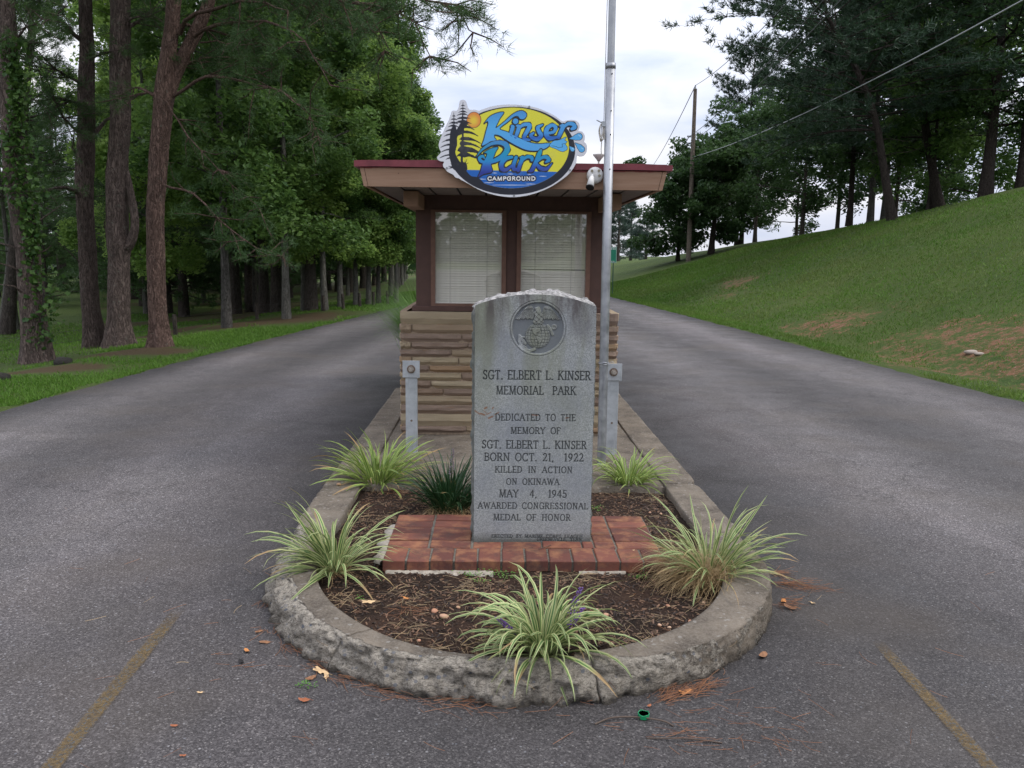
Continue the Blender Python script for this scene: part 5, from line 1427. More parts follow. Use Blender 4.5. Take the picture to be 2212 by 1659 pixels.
for (px, py, r, lab) in PL:
    g = GP(px, py); o = bpy.data.objects.new('pebble', pebs[pr.randrange(5)]); COL.objects.link(o)
    s = r / 1832 * 3.6 * .55; o.location = (g[0], g[1], soil_z(g[0], g[1]) + s * .35); o.scale = (s, s * .85, s * .8); o.rotation_euler = (pr.uniform(-.3, .3), pr.uniform(-.3, .3), pr.uniform(0, 6))
    tag(o, lab or ('small pebble on the mulch, ' + pebnote(px, py)), 'pebble', 'pebbles on the planting bed')
g = G(700, 1040, .12); o = bpy.data.objects.new('pebble', pebs[2]); COL.objects.link(o); g = G(732, 1048, .12); o.location = (g[0], g[1], .126); o.scale = (.016, .014, .013); tag(o, 'orange pebble lying on the left kerb below the back clump', 'pebble', 'pebbles on the planting bed')
# fallen leaves
def leaf_obj(px, py, z, size, rz, c, lab, lobed=True, curl=.35, grp='fallen leaves'):
    g = G(px, py, z); n = 18; V = [(0, 0, curl * .15)]; 
    for i in range(n):
        a = 2 * math.pi * i / n
        r = (1 if not lobed else (.55 + .45 * abs(math.cos(a * 2.5)))) * (.6 + .4 * abs(math.cos(a)))
        V.append((r * math.cos(a), r * .6 * math.sin(a), curl * (.35 * math.cos(a) ** 2 + .5 * abs(math.sin(a)) * mnoise.noise((a, px, 0)) + .15)))
    F = [(0, 1 + i, 1 + (i + 1) % n) for i in range(n)]
    mb = MB(); mb.add(V, F); mb.tube([(1, 0, curl * .4), (1.5, .1, curl * .2)], .03, 4)
    o = mb.build('fallen_leaf', c); o.location = (g[0], g[1], z + .004); o.scale = (size,) * 3; o.rotation_euler = (.1, .1, rz); tag(o, lab, 'leaf', grp)
LB = flat('brown_leaf', (.20, .095, .045), .8, var=.35, sc=3); LT = flat('tan_leaf', (.50, .34, .18), .8, var=.2, sc=3); LO = flat('orange_leaf', (.42, .17, .05), .8, var=.3, sc=3)
LBR = flat('rust_leaf', (.26, .085, .035), .8, var=.3, sc=3)
leaf_obj(795, 1303, .095, .034, .3, LT, 'pale forked leaf on the mulch left of the front clump')
leaf_obj(878, 1295, .095, .026, 2.3, LO, 'orange brown leaf on the mulch below the brick pad', True)
leaf_obj(692, 1452, 0, .036, -.5, LT, 'large tan leaf curled against the kerb, front left')
leaf_obj(705, 1463, 0, .024, -1.4, LT, 'tan leaf leaning on the larger one against the kerb')
leaf_obj(670, 1469, 0, .024, .9, LB, 'curled brown leaf on the asphalt just left of the kerb leaves', False, .8)
leaf_obj(657, 1516, 0, .021, 0, LBR, 'small rust leaf standing on the asphalt below the kerb leaves', False, .9)
leaf_obj(572, 1389, 0, .022, .1, LB, 'flat round brown leaf on the asphalt left of the kerb', False, .2)
leaf_obj(559, 1366, 0, .018, .8, LB, 'dark small leaf on the asphalt, uppermost left of the kerb', False, .3)
leaf_obj(533, 1408, 0, .020, 2.1, LO, 'orange leaf on the asphalt, nearest to the left yellow line', False, .5)
leaf_obj(521, 1432, 0, .024, 2.1, DARK, 'nearly black thin leaf on the asphalt left of the kerb', True, .4)
leaf_obj(1480, 1498, 0, .034, .6, LO, 'orange star shaped leaf on the pine needles at the front right of the kerb', True, .4)
leaf_obj(1648, 1418, 0, .032, 1.0, LB, 'round tan brown leaf against the kerb on the right', False, .4)
leaf_obj(1707, 1316, 0, .030, -.4, LB, 'dark brown crumpled leaf on the pine needles at the right of the kerb', False, 1.0)
leaf_obj(1692, 1303, 0, .026, 1.2, LO, 'orange crumpled leaf on the pine needles at the right of the kerb', False, .9)
leaf_obj(1695, 1262, 0, .018, .2, LB, 'small brown leaf on the upper needle drift right of the kerb', False, .7)
leaf_obj(1756, 1305, 0, .018, 2.0, LT, 'small tan leaf alone on the asphalt right of the kerb', True, .5)
leaf_obj(395, 1695 - 60, 0, .010, .2, LBR, 'tiny rust leaf on the asphalt at the bottom left', False, .6)
leaf_obj(376, 1570, 0, .012, .2, LBR, 'tiny red brown leaf on the asphalt right of the left yellow line', False, .5)
leaf_obj(432, 1498, 0, .011, .2, LT, 'tiny pale leaf on the asphalt between line and kerb', False, .5)
leaf_obj(1402, 1587 - 60, 0, .012, .9, LBR, 'tiny rust leaf on the asphalt near the green cap', False, .5)
leaf_obj(1368, 1191, .14, .010, .9, LT, 'tiny white scrap on the brick pad', False, .8)
# green bottle cap
def cap():
    g = G(1390, 1551, 0); t = flat('green_plastic', (.012, .24, .095), .35, var=.1)
    p = empty('bottle_cap', (g[0], g[1], .001)); tag(p, 'bright green plastic bottle cap upside down on the asphalt in front of the kerb', 'bottle cap')
    V, F = tube([(0, 0, .0), (0, 0, .002), (0, 0, .016), (0, 0, .016), (0, 0, .004), (0, 0, .003)], [.0165, .0185, .0195, .0172, .0165, .002], 28)
    o = mk('shell', V, F, t, p, smooth=False)
    V, F = tube([(.0192 * math.cos(a), .0192 * math.sin(a), .0165 + .002 * math.sin(4 * a)) for a in np.linspace(.3, 5.6, 20)], .0012, 5); mk('torn_ring', V, F, t, p, smooth=True)
cap()
def twig(pts, z, r, lab):
    P = [(*G(px, py, z)[:2], z + r + (.006 if 0 < i < len(pts) - 1 else 0)) for i, (px, py) in enumerate(pts)]
    V, F = tube(resample(P, .01), r, 6); o = mk('twig', V, F, flat('twig_bark', (.09, .065, .05), .9), smooth=True); tag(o, lab, 'twig')
twig([(1285,1566),(1320,1556),(1370,1554),(1430,1562),(1455,1570)], 0, .0028, 'long thin grey twig on the asphalt under the green cap')
twig([(1398,1596),(1450,1600),(1500,1602),(1560,1606)], 0, .0022, 'thin rusty twig on the asphalt right of the green cap')
twig([(1163,1187),(1180,1184),(1190,1178)], .135, .0016, 'short curved twig lying on the front bricks')
twig([(1735,1272),(1752,1268),(1757,1272),(1745,1290)], 0, .0018, 'thin forked black twig right of the kerb')
# seedlings
def weeds():
    rng = random.Random(14); WM = leaf_mat('weed_leaf', (.07, .18, .03), (.15, .32, .06), .3)
    for (px, py, n, s, lab) in [(1055,1228,26,.05,'bright green weed seedlings at the foot of the brick pad, centre front'), (1085,1240,20,.04,'lower patch of bright weed seedlings in front of the brick pad'), (1015,1240,8,.03,'small weed seedling left of the bright patch by the bricks'), (1040,1255,6,.025,'lowest weed seedling below the bright patch'), (1383,1245,8,.02,'weed seedling in front of the right half of the brick pad'),
                              (1285,1100,12,.03,'yellowish weed seedling against the right foot of the stone'), (780,1385-100,3,.01,'tiny weed seedling in the left part of the bed'), (663,1437,8,.02,'weed seedling growing under the kerb on the left'), (1300,1440,10,.025,'weed seedling behind the kerb right of the front clump'), (860,1055,6,.02,'weed seedling behind the left clump'), (1395,1232,5,.02,'weed seedling right of the mortar smear')]:
        g = GP(px, py, .085); V = []; F = []; tint = []
        for i in range(n * 4):
            x, y = rng.gauss(0, s), rng.gauss(0, s * .5); a = rng.uniform(0, 6.28); l = rng.uniform(.006, .012); z = rng.uniform(.002, .022); b = len(V); t = rng.random()
            ca, sa = math.cos(a), math.sin(a); w = l * .45
            V += [(x, y, z), (x + ca * l / 2 - sa * w, y + sa * l / 2 + ca * w, z + .003), (x + ca * l, y + sa * l, z), (x + ca * l / 2 + sa * w, y + sa * l / 2 - ca * w, z + .003)]; tint += [t] * 4; F.append((b, b + 1, b + 2, b + 3))
        o = mk('weed', V, F, WM, attrs={'tint': tint}); zz = soil_z(g[0], g[1]) if bed_ok(g[0], g[1]) else 0.0; o.location = (g[0], g[1], zz); tag(o, lab, 'weed', 'weed seedlings')
weeds()

# ------------------------------------------------------------------ trees
def leafcards(P, size, rng, up=.55, asp=.62, cup=True):
    n = len(P); s = size * rng.uniform(.6, 1.35, n)
    N = rng.normal(size=(n, 3)); N[:, 2] = np.abs(N[:, 2]) + up; N /= np.linalg.norm(N, axis=1)[:, None]
    A = np.cross(N, rng.normal(size=(n, 3))); A /= np.linalg.norm(A, axis=1)[:, None] + 1e-9; B = np.cross(N, A)
    s = s[:, None]
    V = np.stack([P - A * s * .5, P + B * s * asp * .5 + N * s * .10, P + A * s * .5 - N * s * .06, P - B * s * asp * .5 + N * s * .10], 1).reshape(-1, 3)
    F = np.arange(4 * n).reshape(n, 4)
    return V, F
def needletufts(P, D, rng, nper=9, L=.16, w=.010, spread=.75):
    n = len(P)
    d = D[:, None] + rng.normal(size=(n, nper, 3)) * spread; d /= np.linalg.norm(d, axis=2)[..., None]
    c = P[:, None] + rng.normal(size=(n, nper, 3)) * .02
    side = np.cross(d, rng.normal(size=(n, nper, 3))); side /= np.linalg.norm(side, axis=2)[..., None] + 1e-9
    l = L * rng.uniform(.6, 1.2, (n, nper, 1))
    V = np.stack([c - side * w / 2, c + side * w / 2, c + d * l], 2).reshape(-1, 3)
    F = np.arange(len(V)).reshape(-1, 3)
    return V, F
def limb(rng, p0, d0, L, r0, segs=6, wob=.18, grav=0.0):
    pts = [np.array(p0, float)]; d = np.array(d0, float); d /= np.linalg.norm(d)
    for i in range(segs):
        d = d + rng.normal(size=3) * wob * .5 + np.array([0, 0, grav]); d /= np.linalg.norm(d)
        pts.append(pts[-1] + d * L / segs)
    return np.array(pts), r0 * (1 - np.linspace(0, 1, segs + 1) * .8)
def trunk_pts(rng, H, lean=(0, 0), wob=.05, n=12):
    z = np.linspace(0, 1, n); x = lean[0] * z ** 1.3 * H + wob * H * .3 * np.cumsum(rng.normal(size=n)) / n ; y = lean[1] * z ** 1.3 * H + wob * H * .3 * np.cumsum(rng.normal(size=n)) / n
    x -= x[0]; y -= y[0]
    return np.stack([x, y, z * H], 1)
def tint_of(P, rng, per, sc=.55, lum=.5):
    ph = rng.uniform(0, 6, 3)
    t = .5 + .25 * np.sin(P[:, 0] / sc + ph[0]) * np.sin(P[:, 1] / sc + ph[1]) + .25 * np.sin(P[:, 2] / sc * 1.3 + ph[2])
    return np.repeat(np.clip(t * .6 + rng.uniform(0, .45, len(P)), 0, 1), per)
def broadleaf(seed, H, cb, R, nl, leaf, clumps=90, r0=.15, lean=(0, 0), prof='oval', nsides=8, csz=.42, flat_=.75):
    """trunk arrays and crown arrays, foot at the origin"""
    rng = np.random.default_rng(seed)
    T = trunk_pts(rng, H * .95, lean); zz = T[:, 2] / (H * .95)
    rad = r0 * (1 - zz * .88) * (1 + .3 * np.exp(-T[:, 2] / .3))
    parts = [tube(T, rad, nsides)]; cl = []
    nlimb = max(10, clumps // 5)
    for i in range(nlimb):
        t = (i + rng.random()) / nlimb; h = cb + (H * .93 - cb) * t
        q = {'oval': math.sin(math.pi * (t * .82 + .14)) ** .6, 'cone': (1 - t) ** .75 * .95 + .12, 'vase': .45 + .6 * math.sin(math.pi * t * .95) ** .7}[prof]
        a = i * 2.39996 + rng.normal(0, .25); base = np.array([np.interp(h, T[:, 2], T[:, 0]), np.interp(h, T[:, 2], T[:, 1]), h])
        el = rng.uniform(-.1, .75); L = R * q * rng.uniform(.75, 1.15)
        pts, rr = limb(rng, base, (math.cos(a) * math.cos(el), math.sin(a) * math.cos(el), math.sin(el)), L, max(.012, r0 * .28 * (1 - t * .6)), 5, .22, .03)
        parts.append(tube(pts, rr, 5))
        for k in range(5):
            u = rng.uniform(.35, 1.05); j = min(4, int(u * 5)); f = u * 5 - j
            c = pts[j] * (1 - f) + pts[min(5, j + 1)] * f + rng.normal(size=3) * (.16 * L, .16 * L, .10 * L)
            cl.append(c)
            if k < 2:
                b = pts[max(1, j - 1)]; parts.append(tube(np.array([b, (b + c) / 2 + rng.normal(size=3) * .05, c]), [.02, .012, .004], 4))
    for k in range(max(4, clumps // 10)): cl.append(T[-1] + rng.normal(size=3) * (R * .22, R * .22, R * .25) + (0, 0, .0))
    cl = np.array(cl); m = nl // len(cl)
    sz = csz * rng.uniform(.6, 1.25, len(cl))
    D = rng.normal(size=(len(cl), m, 3)); D /= np.linalg.norm(D, axis=2)[..., None]
    P = (cl[:, None] + D * (sz[:, None, None] * rng.uniform(.25, 1, (len(cl), m, 1)) ** .55) * (1, 1, flat_)).reshape(-1, 3)
    V, F = leafcards(P, leaf, rng)
    # clump-wise tone plus leaf-wise variation
    ct = np.repeat(rng.uniform(0, .7, len(cl)), m); tint = np.repeat(np.clip(ct + rng.uniform(-.15, .35, len(P)), 0, 1), 4)
    return join(parts), (V, F, tint)
def conifer(seed, H, cb, R, ntuft, r0=.2, lean=(0, 0), L=.17, w=.011, nper=9, dens=1.0, droop=-.02, whorl=.55, up=.12, nsides=10, cone=True, trunk=None, rmin=.35, dead=0):
    rng = np.random.default_rng(seed)
    T = trunk_pts(rng, H, lean, .03) if trunk is None else np.asarray(trunk, float)
    H = T[-1, 2]; zz = T[:, 2] / H
    rad = r0 * (1 - zz * .85) * (1 + .28 * np.exp(-T[:, 2] / .35))
    parts = [tube(T, rad, nsides)]; tip = []; dr = []
    h = cb; i = 0
    while h < H * .98:
        t = (h - cb) / (H - cb); Rr = R * ((1 - t) ** .8 if cone else (math.sin(math.pi * (.2 + t * .75)) ** .7)) + R * rmin * .3
        for k in range(rng.integers(3, 6)):
            a = rng.uniform(0, 6.28); LL = Rr * rng.uniform(.6, 1.2); el = up + rng.normal(0, .12) + .5 * t
            base = np.array([np.interp(h, T[:, 2], T[:, 0]), np.interp(h, T[:, 2], T[:, 1]), h])
            pts, rr = limb(rng, base, (math.cos(a) * math.cos(el), math.sin(a) * math.cos(el), math.sin(el)), LL, max(.010, r0 * .22 * (1 - t * .7)), 6, .14, droop)
            parts.append(tube(pts, rr, 5))
            for j in range(2, 7):
                for s in (-1, 1):
                    d = pts[j] - pts[j - 1]; d /= np.linalg.norm(d); sd = np.array([-d[1], d[0], 0]) * s; dd = d * .6 + sd * rng.uniform(.5, 1) + (0, 0, rng.normal(.1, .15)); dd /= np.linalg.norm(dd)
                    l2 = LL * .38 * (1.15 - j / 8) * rng.uniform(.5, 1.1); e = pts[j] + dd * l2
                    if rng.random() < .6: parts.append(tube(np.array([pts[j], e]), [.010, .004], 3))
                    m = max(2, int(l2 / .10 * dens))
                    u = rng.uniform(.15, 1.08, m)[:, None]; tip.append(pts[j] + (e - pts[j]) * u + rng.normal(size=(m, 3)) * .05); dr.append(np.tile(dd + (0, 0, .35), (m, 1)))
        h += whorl * rng.uniform(.7, 1.3) * (1 - t * .35)
    for k in range(dead):
        h2 = rng.uniform(H * .12, cb); a = rng.uniform(0, 6.28); base = np.array([np.interp(h2, T[:, 2], T[:, 0]), np.interp(h2, T[:, 2], T[:, 1]), h2])
        pts, rr = limb(rng, base, (math.cos(a), math.sin(a), rng.uniform(-.3, .5)), rng.uniform(.3, 1.6), .018, 5, .3, -.02); parts.append(tube(pts, rr, 5))
    P = np.concatenate(tip); D = np.concatenate(dr)
    if len(P) > ntuft: k = rng.choice(len(P), ntuft, replace=False); P = P[k]; D = D[k]
    V, F = needletufts(P, D, rng, nper, L, w)
    return join(parts), (V, F, tint_of(P, rng, nper * 3, .8))
GREEN_R = leaf_mat('fresh_green_leaf', (.075, .165, .034), (.26, .37, .095), .50)
GREEN_M = leaf_mat('mid_green_leaf', (.035, .088, .020), (.12, .205, .050), .42)
GREEN_D = leaf_mat('dark_green_broadleaf', (.020, .050, .018), (.065, .118, .038), .38)
NEEDLE = leaf_mat('pine_needles_green', (.018, .050, .016), (.070, .125, .036), .25)
NEEDLE_D = leaf_mat('dark_needles', (.014, .034, .020), (.042, .078, .040), .2)
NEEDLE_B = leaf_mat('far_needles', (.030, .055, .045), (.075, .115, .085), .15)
def place(name, tr, cr, loc, bark, leafm, label, cat='tree', group=None, rz=0, s=1.0, meshes=None):
    e = empty(name, loc, rz); tag(e, label, cat, group); e.scale = (s, s, s)
    if meshes:
        for o in meshes:
            c = o.copy(); COL.objects.link(c); c.parent = e
        return e
    mk('trunk', tr[0], tr[1], bark, e, smooth=True)
    if cr is not None: mk('crown', cr[0], cr[1], leafm, e, attrs={'tint': cr[2]})
    return e
ORD = ['first', 'second', 'third', 'fourth', 'fifth', 'sixth', 'seventh', 'eighth', 'ninth', 'tenth', 'eleventh', 'twelfth', 'thirteenth', 'fourteenth']

# --- the row of pale-barked trees along the left road
row_px = [(490, 708, .25, 11.5), (619, 689, .21, 11), (702, 671, .18, 9.8), (769, 661, .17, 8.7), (818, 657, .16, 8.2), (856, 656, .15, 7.9)]
protos = []
for k in range(4):
    tr, cr = broadleaf(100 + k, 10.0, 1.5, 1.95, 36000, .118, 150, .086, prof='oval', csz=.50)
    protos.append((tr, cr))
pm = []
rowlab = ['pale trunked leafy tree nearest on the left, dark trunk right of the reddish forked pine', 'leafy tree with a flared base and a small white mark, second in the left row', 'pale trunked leafy tree with a leaning stick at its foot, third in the left row',
          'straight pale trunked tree behind the fence posts, fourth in the left row', 'slim pale trunked tree, fifth in the left row near the white flower', 'leafy tree at the gatehouse end of the left row, partly behind fountain grass']
for i, (px, py, r, H) in enumerate(row_px):
    g = on_ground(px, py, 14, 34)
    k = i % 4
    e = place('roadside_tree', protos[k][0], protos[k][1], g, BARK_W if i != 0 else BARK_G, GREEN_R if i > 1 else GREEN_M, rowlab[i], group='leafy trees in a row along the left road', rz=i * 1.7, meshes=(pm[k] if k < len(pm) else None), s=H / 10)
    if k >= len(pm): pm.append([c for c in e.children])
# further trees of the same row, up the road to the gatehouse
far_row = [(-3.7, 30, 8.2), (-4.1, 34, 8.8), (-4.5, 38.5, 9.3), (-4.9, 43, 9.8), (-5.3, 48, 10.3), (-5.8, 54, 10.8), (-6.4, 61, 11.5)]
for i, (x, y, H) in enumerate(far_row):
    place('roadside_tree', None, None, (x, y, float(hgt(x, y))), None, None, 'leafy tree of the left row, crown above the gatehouse roof, foot hidden', group='far trees of the left row', rz=i * 2.3 + 1, s=H / 10, meshes=pm[(i + 1) % 4])
# second rank, between and behind
mid_px = [(541, 674, .2), (572, 676, .18), (598, 675, .16), (656, 671, .18), (672, 670, .13), (736, 665, .12), (796, 659, .12), (398, 684, .2), (510, 678, .18)]
cproto = []
for k in range(3):
    cproto.append(conifer(200 + k, 12.5, 2.6, 2.4, 2600, .17, L=.24, w=.016, nper=9, whorl=.5, dead=5))
cm = []
dm = []
for k in range(2):
    tr, cr = conifer(260 + k, 11.0, .7, 3.0, 3600, .15, L=.26, w=.030, nper=8, whorl=.42, dens=1.3)
    e = place('wood_pine', tr, cr, [(-11.5, 30.0, float(hgt(-11.5, 30))), (-9.5, 38.0, float(hgt(-9.5, 38)))][k], BARK_D, NEEDLE, 'dense low branched pine filling the wood behind the left row', group='low branched pines in the left wood')
    dm.append([c for c in e.children])
for i, (x, y, s_) in enumerate([(-14, 34, .9), (-17, 38, .8), (-8.5, 46, 1.0), (-12.5, 44, .9), (-15.5, 48, 1.0), (-19.5, 46, .75), (-10.5, 52, 1.1), (-21.5, 52, .7), (-24, 43, .50), (-20.5, 37, .50), (-22.5, 39, .45), (-17.5, 33.5, .55), (-26, 47, .5), (-18.8, 42, .55), (-28, 50, .5), (-7.6, 58, 1.1), (-13, 58, 1.1), (-17, 57, 1.0), (-30, 54, .5), (-23, 48, .5)]):
    place('wood_pine', None, None, (x, y, float(hgt(x, y))), None, None, 'dense low branched pine filling the wood behind the left row', group='low branched pines in the left wood', rz=i * 1.9, s=s_, meshes=dm[i % 2])
midlab = ['dark trunk leaning right in the wood, left of the second row tree', 'dark thin trunk just right of the leaning trunk in the wood', 'dark thin trunk directly left of the flared row tree', 'grey trunk standing right of the flared row tree', 'dark short trunk left of the third row tree', 'slim dark trunk between third and fourth row trees', 'slim dark trunk between fourth and fifth row trees',
          'dark trunk in the wood behind the first fence post', 'dark trunk close behind the nearest row tree']
for i, (px, py, r) in enumerate(mid_px):
    g = on_ground(px, py, 16, 60); k = i % 3
    if i in (3, 5, 6): 
        e = place('wood_tree', None, None, g, None, None, midlab[i], group='trees in the shaded wood on the left', rz=i, s=.92, meshes=pm[i % 4])
    else:
        e = place('wood_pine', cproto[k][0], cproto[k][1], g, BARK_D, NEEDLE, midlab[i], group='trees in the shaded wood on the left', rz=i, s=.95, meshes=(cm[k] if k < len(cm) else None))
        if k >= len(cm): cm.append([c for c in e.children])
# deep wood on the left
rng = np.random.default_rng(77)
dp_ = []
for i in range(400):
    x, y = rng.uniform(-38, -6.0), rng.uniform(19, 58)
    if x > -7.5 - (y - 19) * .02 and y < 30: continue
    az = x / y
    if az < -.43 and y < 50: continue                 # the mown clearing
    if az > -.36 and y < 24 and x > -8.5: continue
    if any((x - a) ** 2 + (y - b) ** 2 < 7.5 for a, b in dp_): continue
    dp_.append((x, y))
for i, (x, y) in enumerate(dp_[:54]):
    s = rng.uniform(.85, 1.15)
    if i % 5 < 3:
        place('wood_pine', None, None, (x, y, float(hgt(x, y))), None, None, 'dark pine deep in the shaded wood left of the road', group='trees deep in the left wood', rz=rng.uniform(0, 6), s=s, meshes=cm[i % 3])
    else:
        place('wood_tree', None, None, (x, y, float(hgt(x, y))), None, None, 'leafy tree deep in the shaded wood left of the road', group='trees deep in the left wood', rz=rng.uniform(0, 6), s=s, meshes=pm[i % 4])

# --- the four big pines at the left verge: own trunks, limbs and needles
def barky(pts, rad, n, seed, amp):
    V, F = tube(pts, rad, n)
    m = len(pts)
    for i in range(m):
        for j in range(n):
            k = i * n + j; v = V[k]; c = pts[i]; d = v - c; r = np.linalg.norm(d)
            a = math.atan2(d[1], d[0]); ri = abs(mnoise.noise((math.cos(a) * 2.6 + seed, math.sin(a) * 2.6, v[2] * 1.4))) ; fi = mnoise.noise((math.cos(a) * 7 + seed, math.sin(a) * 7, v[2] * 5))
            fl = .35 * math.exp(-(v[2] - pts[0][2]) / .25) * (math.sin(a * 5 + seed) * .5 + .3)
            V[k] = c + d * (1 + amp * (ri * 1.3 + fi * .7 - .25) + fl)
    return V, F
def px_path(lst, Y):
    return [np.array(W(px, py, Y + dy)) for (px, py, dy) in lst]
def big_pine(name, label, base, path, wid, bark, limbs, Y, needles, seed, forks=(), amp=.10):
    """path: trunk centre line from foot to above the frame; wid: widths in metres"""
    rng = np.random.default_rng(seed)
    e = empty(name, base); tag(e, label, 'tree', 'big pines at the left verge'); off = np.array(base)
    P = resample(np.array([list(p) + [w] for p, w in zip(path, wid)]), .09); P[:, :3] -= off
    parts = [barky(P[:, :3], P[:, 3] / 2, 26, seed, amp)]
    for fk, fw in forks:
        Q = resample(np.array([list(p) + [w] for p, w in zip(fk, fw)]), .09); Q[:, :3] -= off
        parts.append(barky(Q[:, :3], Q[:, 3] / 2, 20, seed + 3, amp))
    tips = []; dirs = []
    for lb, r0, ndl in limbs:
        Q = resample(np.array(lb), .25) - off; rr = r0 * (1 - np.linspace(0, 1, len(Q)) * .85)
        Q += rng.normal(size=Q.shape) * .015
        parts.append(tube(Q, rr, 7))
        if ndl <= 0:
            continue
        nsub = int(ndl * len(Q))
        for k in range(nsub):
            j = rng.integers(max(1, len(Q) // 4), len(Q)); d = Q[j] - Q[j - 1]; d = d / (np.linalg.norm(d) + 1e-9)
            dd = d * .5 + rng.normal(size=3) * (.7, .7, .35) + (0, 0, -.12); dd /= np.linalg.norm(dd); L = rng.uniform(.25, .85) * (1.2 - .6 * j / len(Q))
            e2 = Q[j] + dd * L; md = (Q[j] + e2) / 2 + rng.normal(size=3) * .04; parts.append(tube(np.array([Q[j], md, e2]), [.010, .007, .003], 4))
            m = int(L / .045); u = rng.uniform(.25, 1.05, m)[:, None]
            tips.append(Q[j] + (e2 - Q[j]) * u + rng.normal(size=(m, 3)) * .035); dirs.append(np.tile(dd + (0, 0, .3), (m, 1)))
    tr = join(parts); mk('trunk', tr[0], tr[1], bark, e, smooth=True)
    if tips:
        V, F = needletufts(np.concatenate(tips), np.concatenate(dirs), rng, 11, .12, .007, .8)
        mk('crown', V, F, NEEDLE, e, attrs={'tint': tint_of(np.concatenate(tips), rng, 33, .6)})
    return e
def crown_limbs(rng, x, y, z0, z1, n, R, r0=.05, ndl=5.0, az=None):
    out = []
    for i in range(n):
        a = (i * 2.4 + rng.normal(0, .3)) if az is None else rng.uniform(*az); z = z0 + (z1 - z0) * (i + rng.random()) / n; L = R * rng.uniform(.7, 1.15)
        pts = [(x, y, z)]
        for k in range(1, 5): u = k / 4; pts.append((x + math.cos(a) * L * u + rng.normal(0, .08), y + math.sin(a) * L * u + rng.normal(0, .08), z + L * (.25 * u - .32 * u * u) + rng.normal(0, .06)))
        out.append((pts, r0, ndl))
    return out
rg = np.random.default_rng(5)
b1 = on_ground(80, 782, 9, 16); Y1 = b1[1]
t1 = px_path([(80, 786, 0), (77, 740, 0), (72, 680, 0), (66, 620, 0), (60, 540, 0), (45, 450, 0), (33, 380, 0), (24, 250, 0), (20, 130, 0), (12, 0, 0), (5, -200, 0), (0, -450, 0)], Y1)
big_pine('ivy_clad_pine', 'thick lichened pine trunk with climbing ivy, leftmost at the verge', b1, t1, [.46, .40, .36, .34, .33, .32, .31, .28, .26, .24, .2, .1], BARK_P,
   [([W(60, 640, Y1), W(30, 620, Y1 - .3), W(-30, 610, Y1 - .6)], .02, 0), ([W(58, 600, Y1), W(30, 575, Y1 - .3), W(-30, 560, Y1 - .5)], .02, 0), ([W(60, 548, Y1), W(20, 530, Y1 - .2), (W(-40, 520, Y1))], .018, 0), ([W(70, 560, Y1), W(100, 540, Y1 - .2), W(112, 530, Y1 - .3)], .016, 0),
    ([W(60, 490, Y1), W(95, 470, Y1 - .3), W(140, 440, Y1 - .5)], .018, 0), ([W(25, 95, Y1), W(55, 60, Y1 - .2), W(95, 45, Y1 - .6), W(140, 15, Y1 - .8)], .02, 2)]
   + crown_limbs(rg, t1[8][0], Y1, 5.2, 9.5, 12, 2.6), Y1, 1, 11)
b2 = on_ground(205, 750, 10, 18); Y2 = b2[1]
t2 = px_path([(206, 754, 0), (200, 700, 0), (194, 640, 0), (189, 545, 0), (184, 460, 0), (182, 392, 0), (186, 300, 0), (187, 240, 0), (186, 182, 0), (188, 104, 0), (184, 0, 0), (180, -200, 0), (184, -420, 0)], Y2)
big_pine('brown_pine', 'dark brown pine trunk, second from the left at the verge', b2, t2, [.42, .34, .30, .29, .28, .30, .28, .27, .26, .23, .20, .15, .08], BARK_2,
   [([W(182, 300, Y2), W(140, 255, Y2 - .4), W(100, 190, Y2 - .8), W(60, 120, Y2 - 1.2)], .03, 3), ([W(184, 300, Y2), W(230, 262, Y2 + .3), W(262, 235, Y2 + .5)], .05, 0), ([W(192, 130, Y2), W(220, 118, Y2 - .2), W(275, 105, Y2 - .4)], .03, 2),
    ([W(176, 90, Y2), W(140, 55, Y2 - .3), W(95, 30, Y2 - .6), W(40, 5, Y2 - .8)], .04, 3), ([W(196, 600, Y2), W(218, 585, Y2)], .02, 0), ([W(180, 570, Y2), W(150, 545, Y2 - .3), W(118, 520, Y2 - .5)], .014, 0), ([W(176, 420, Y2), W(140, 402, Y2 - .4), W(95, 410, Y2 - .9)], .05, 2.5), ([W(176, 350, Y2), W(160, 320, Y2), W(158, 280, Y2)], .035, 0),
    ([W(180, 225, Y2), W(120, 215, Y2 - .6), W(60, 220, Y2 - 1.2)], .03, 5), ([W(180, 180, Y2), W(120, 150, Y2 - .6), W(70, 95, Y2 - 1.2)], .03, 5)]
   + crown_limbs(rg, t2[10][0], Y2, 6.0, 10, 12, 2.8), Y2, 1, 12)
b3 = on_ground(258, 748, 10, 18); Y3 = b3[1]
t3 = px_path([(258, 752, 0), (257, 700, 0), (256, 640, 0), (257, 560, 0), (257, 530, 0), (254, 500, 0), (253, 390, 0), (258, 300, 0), (260, 260, 0), (260, 130, 0), (260, 0, 0), (258, -220, 0), (262, -450, 0)], Y3)
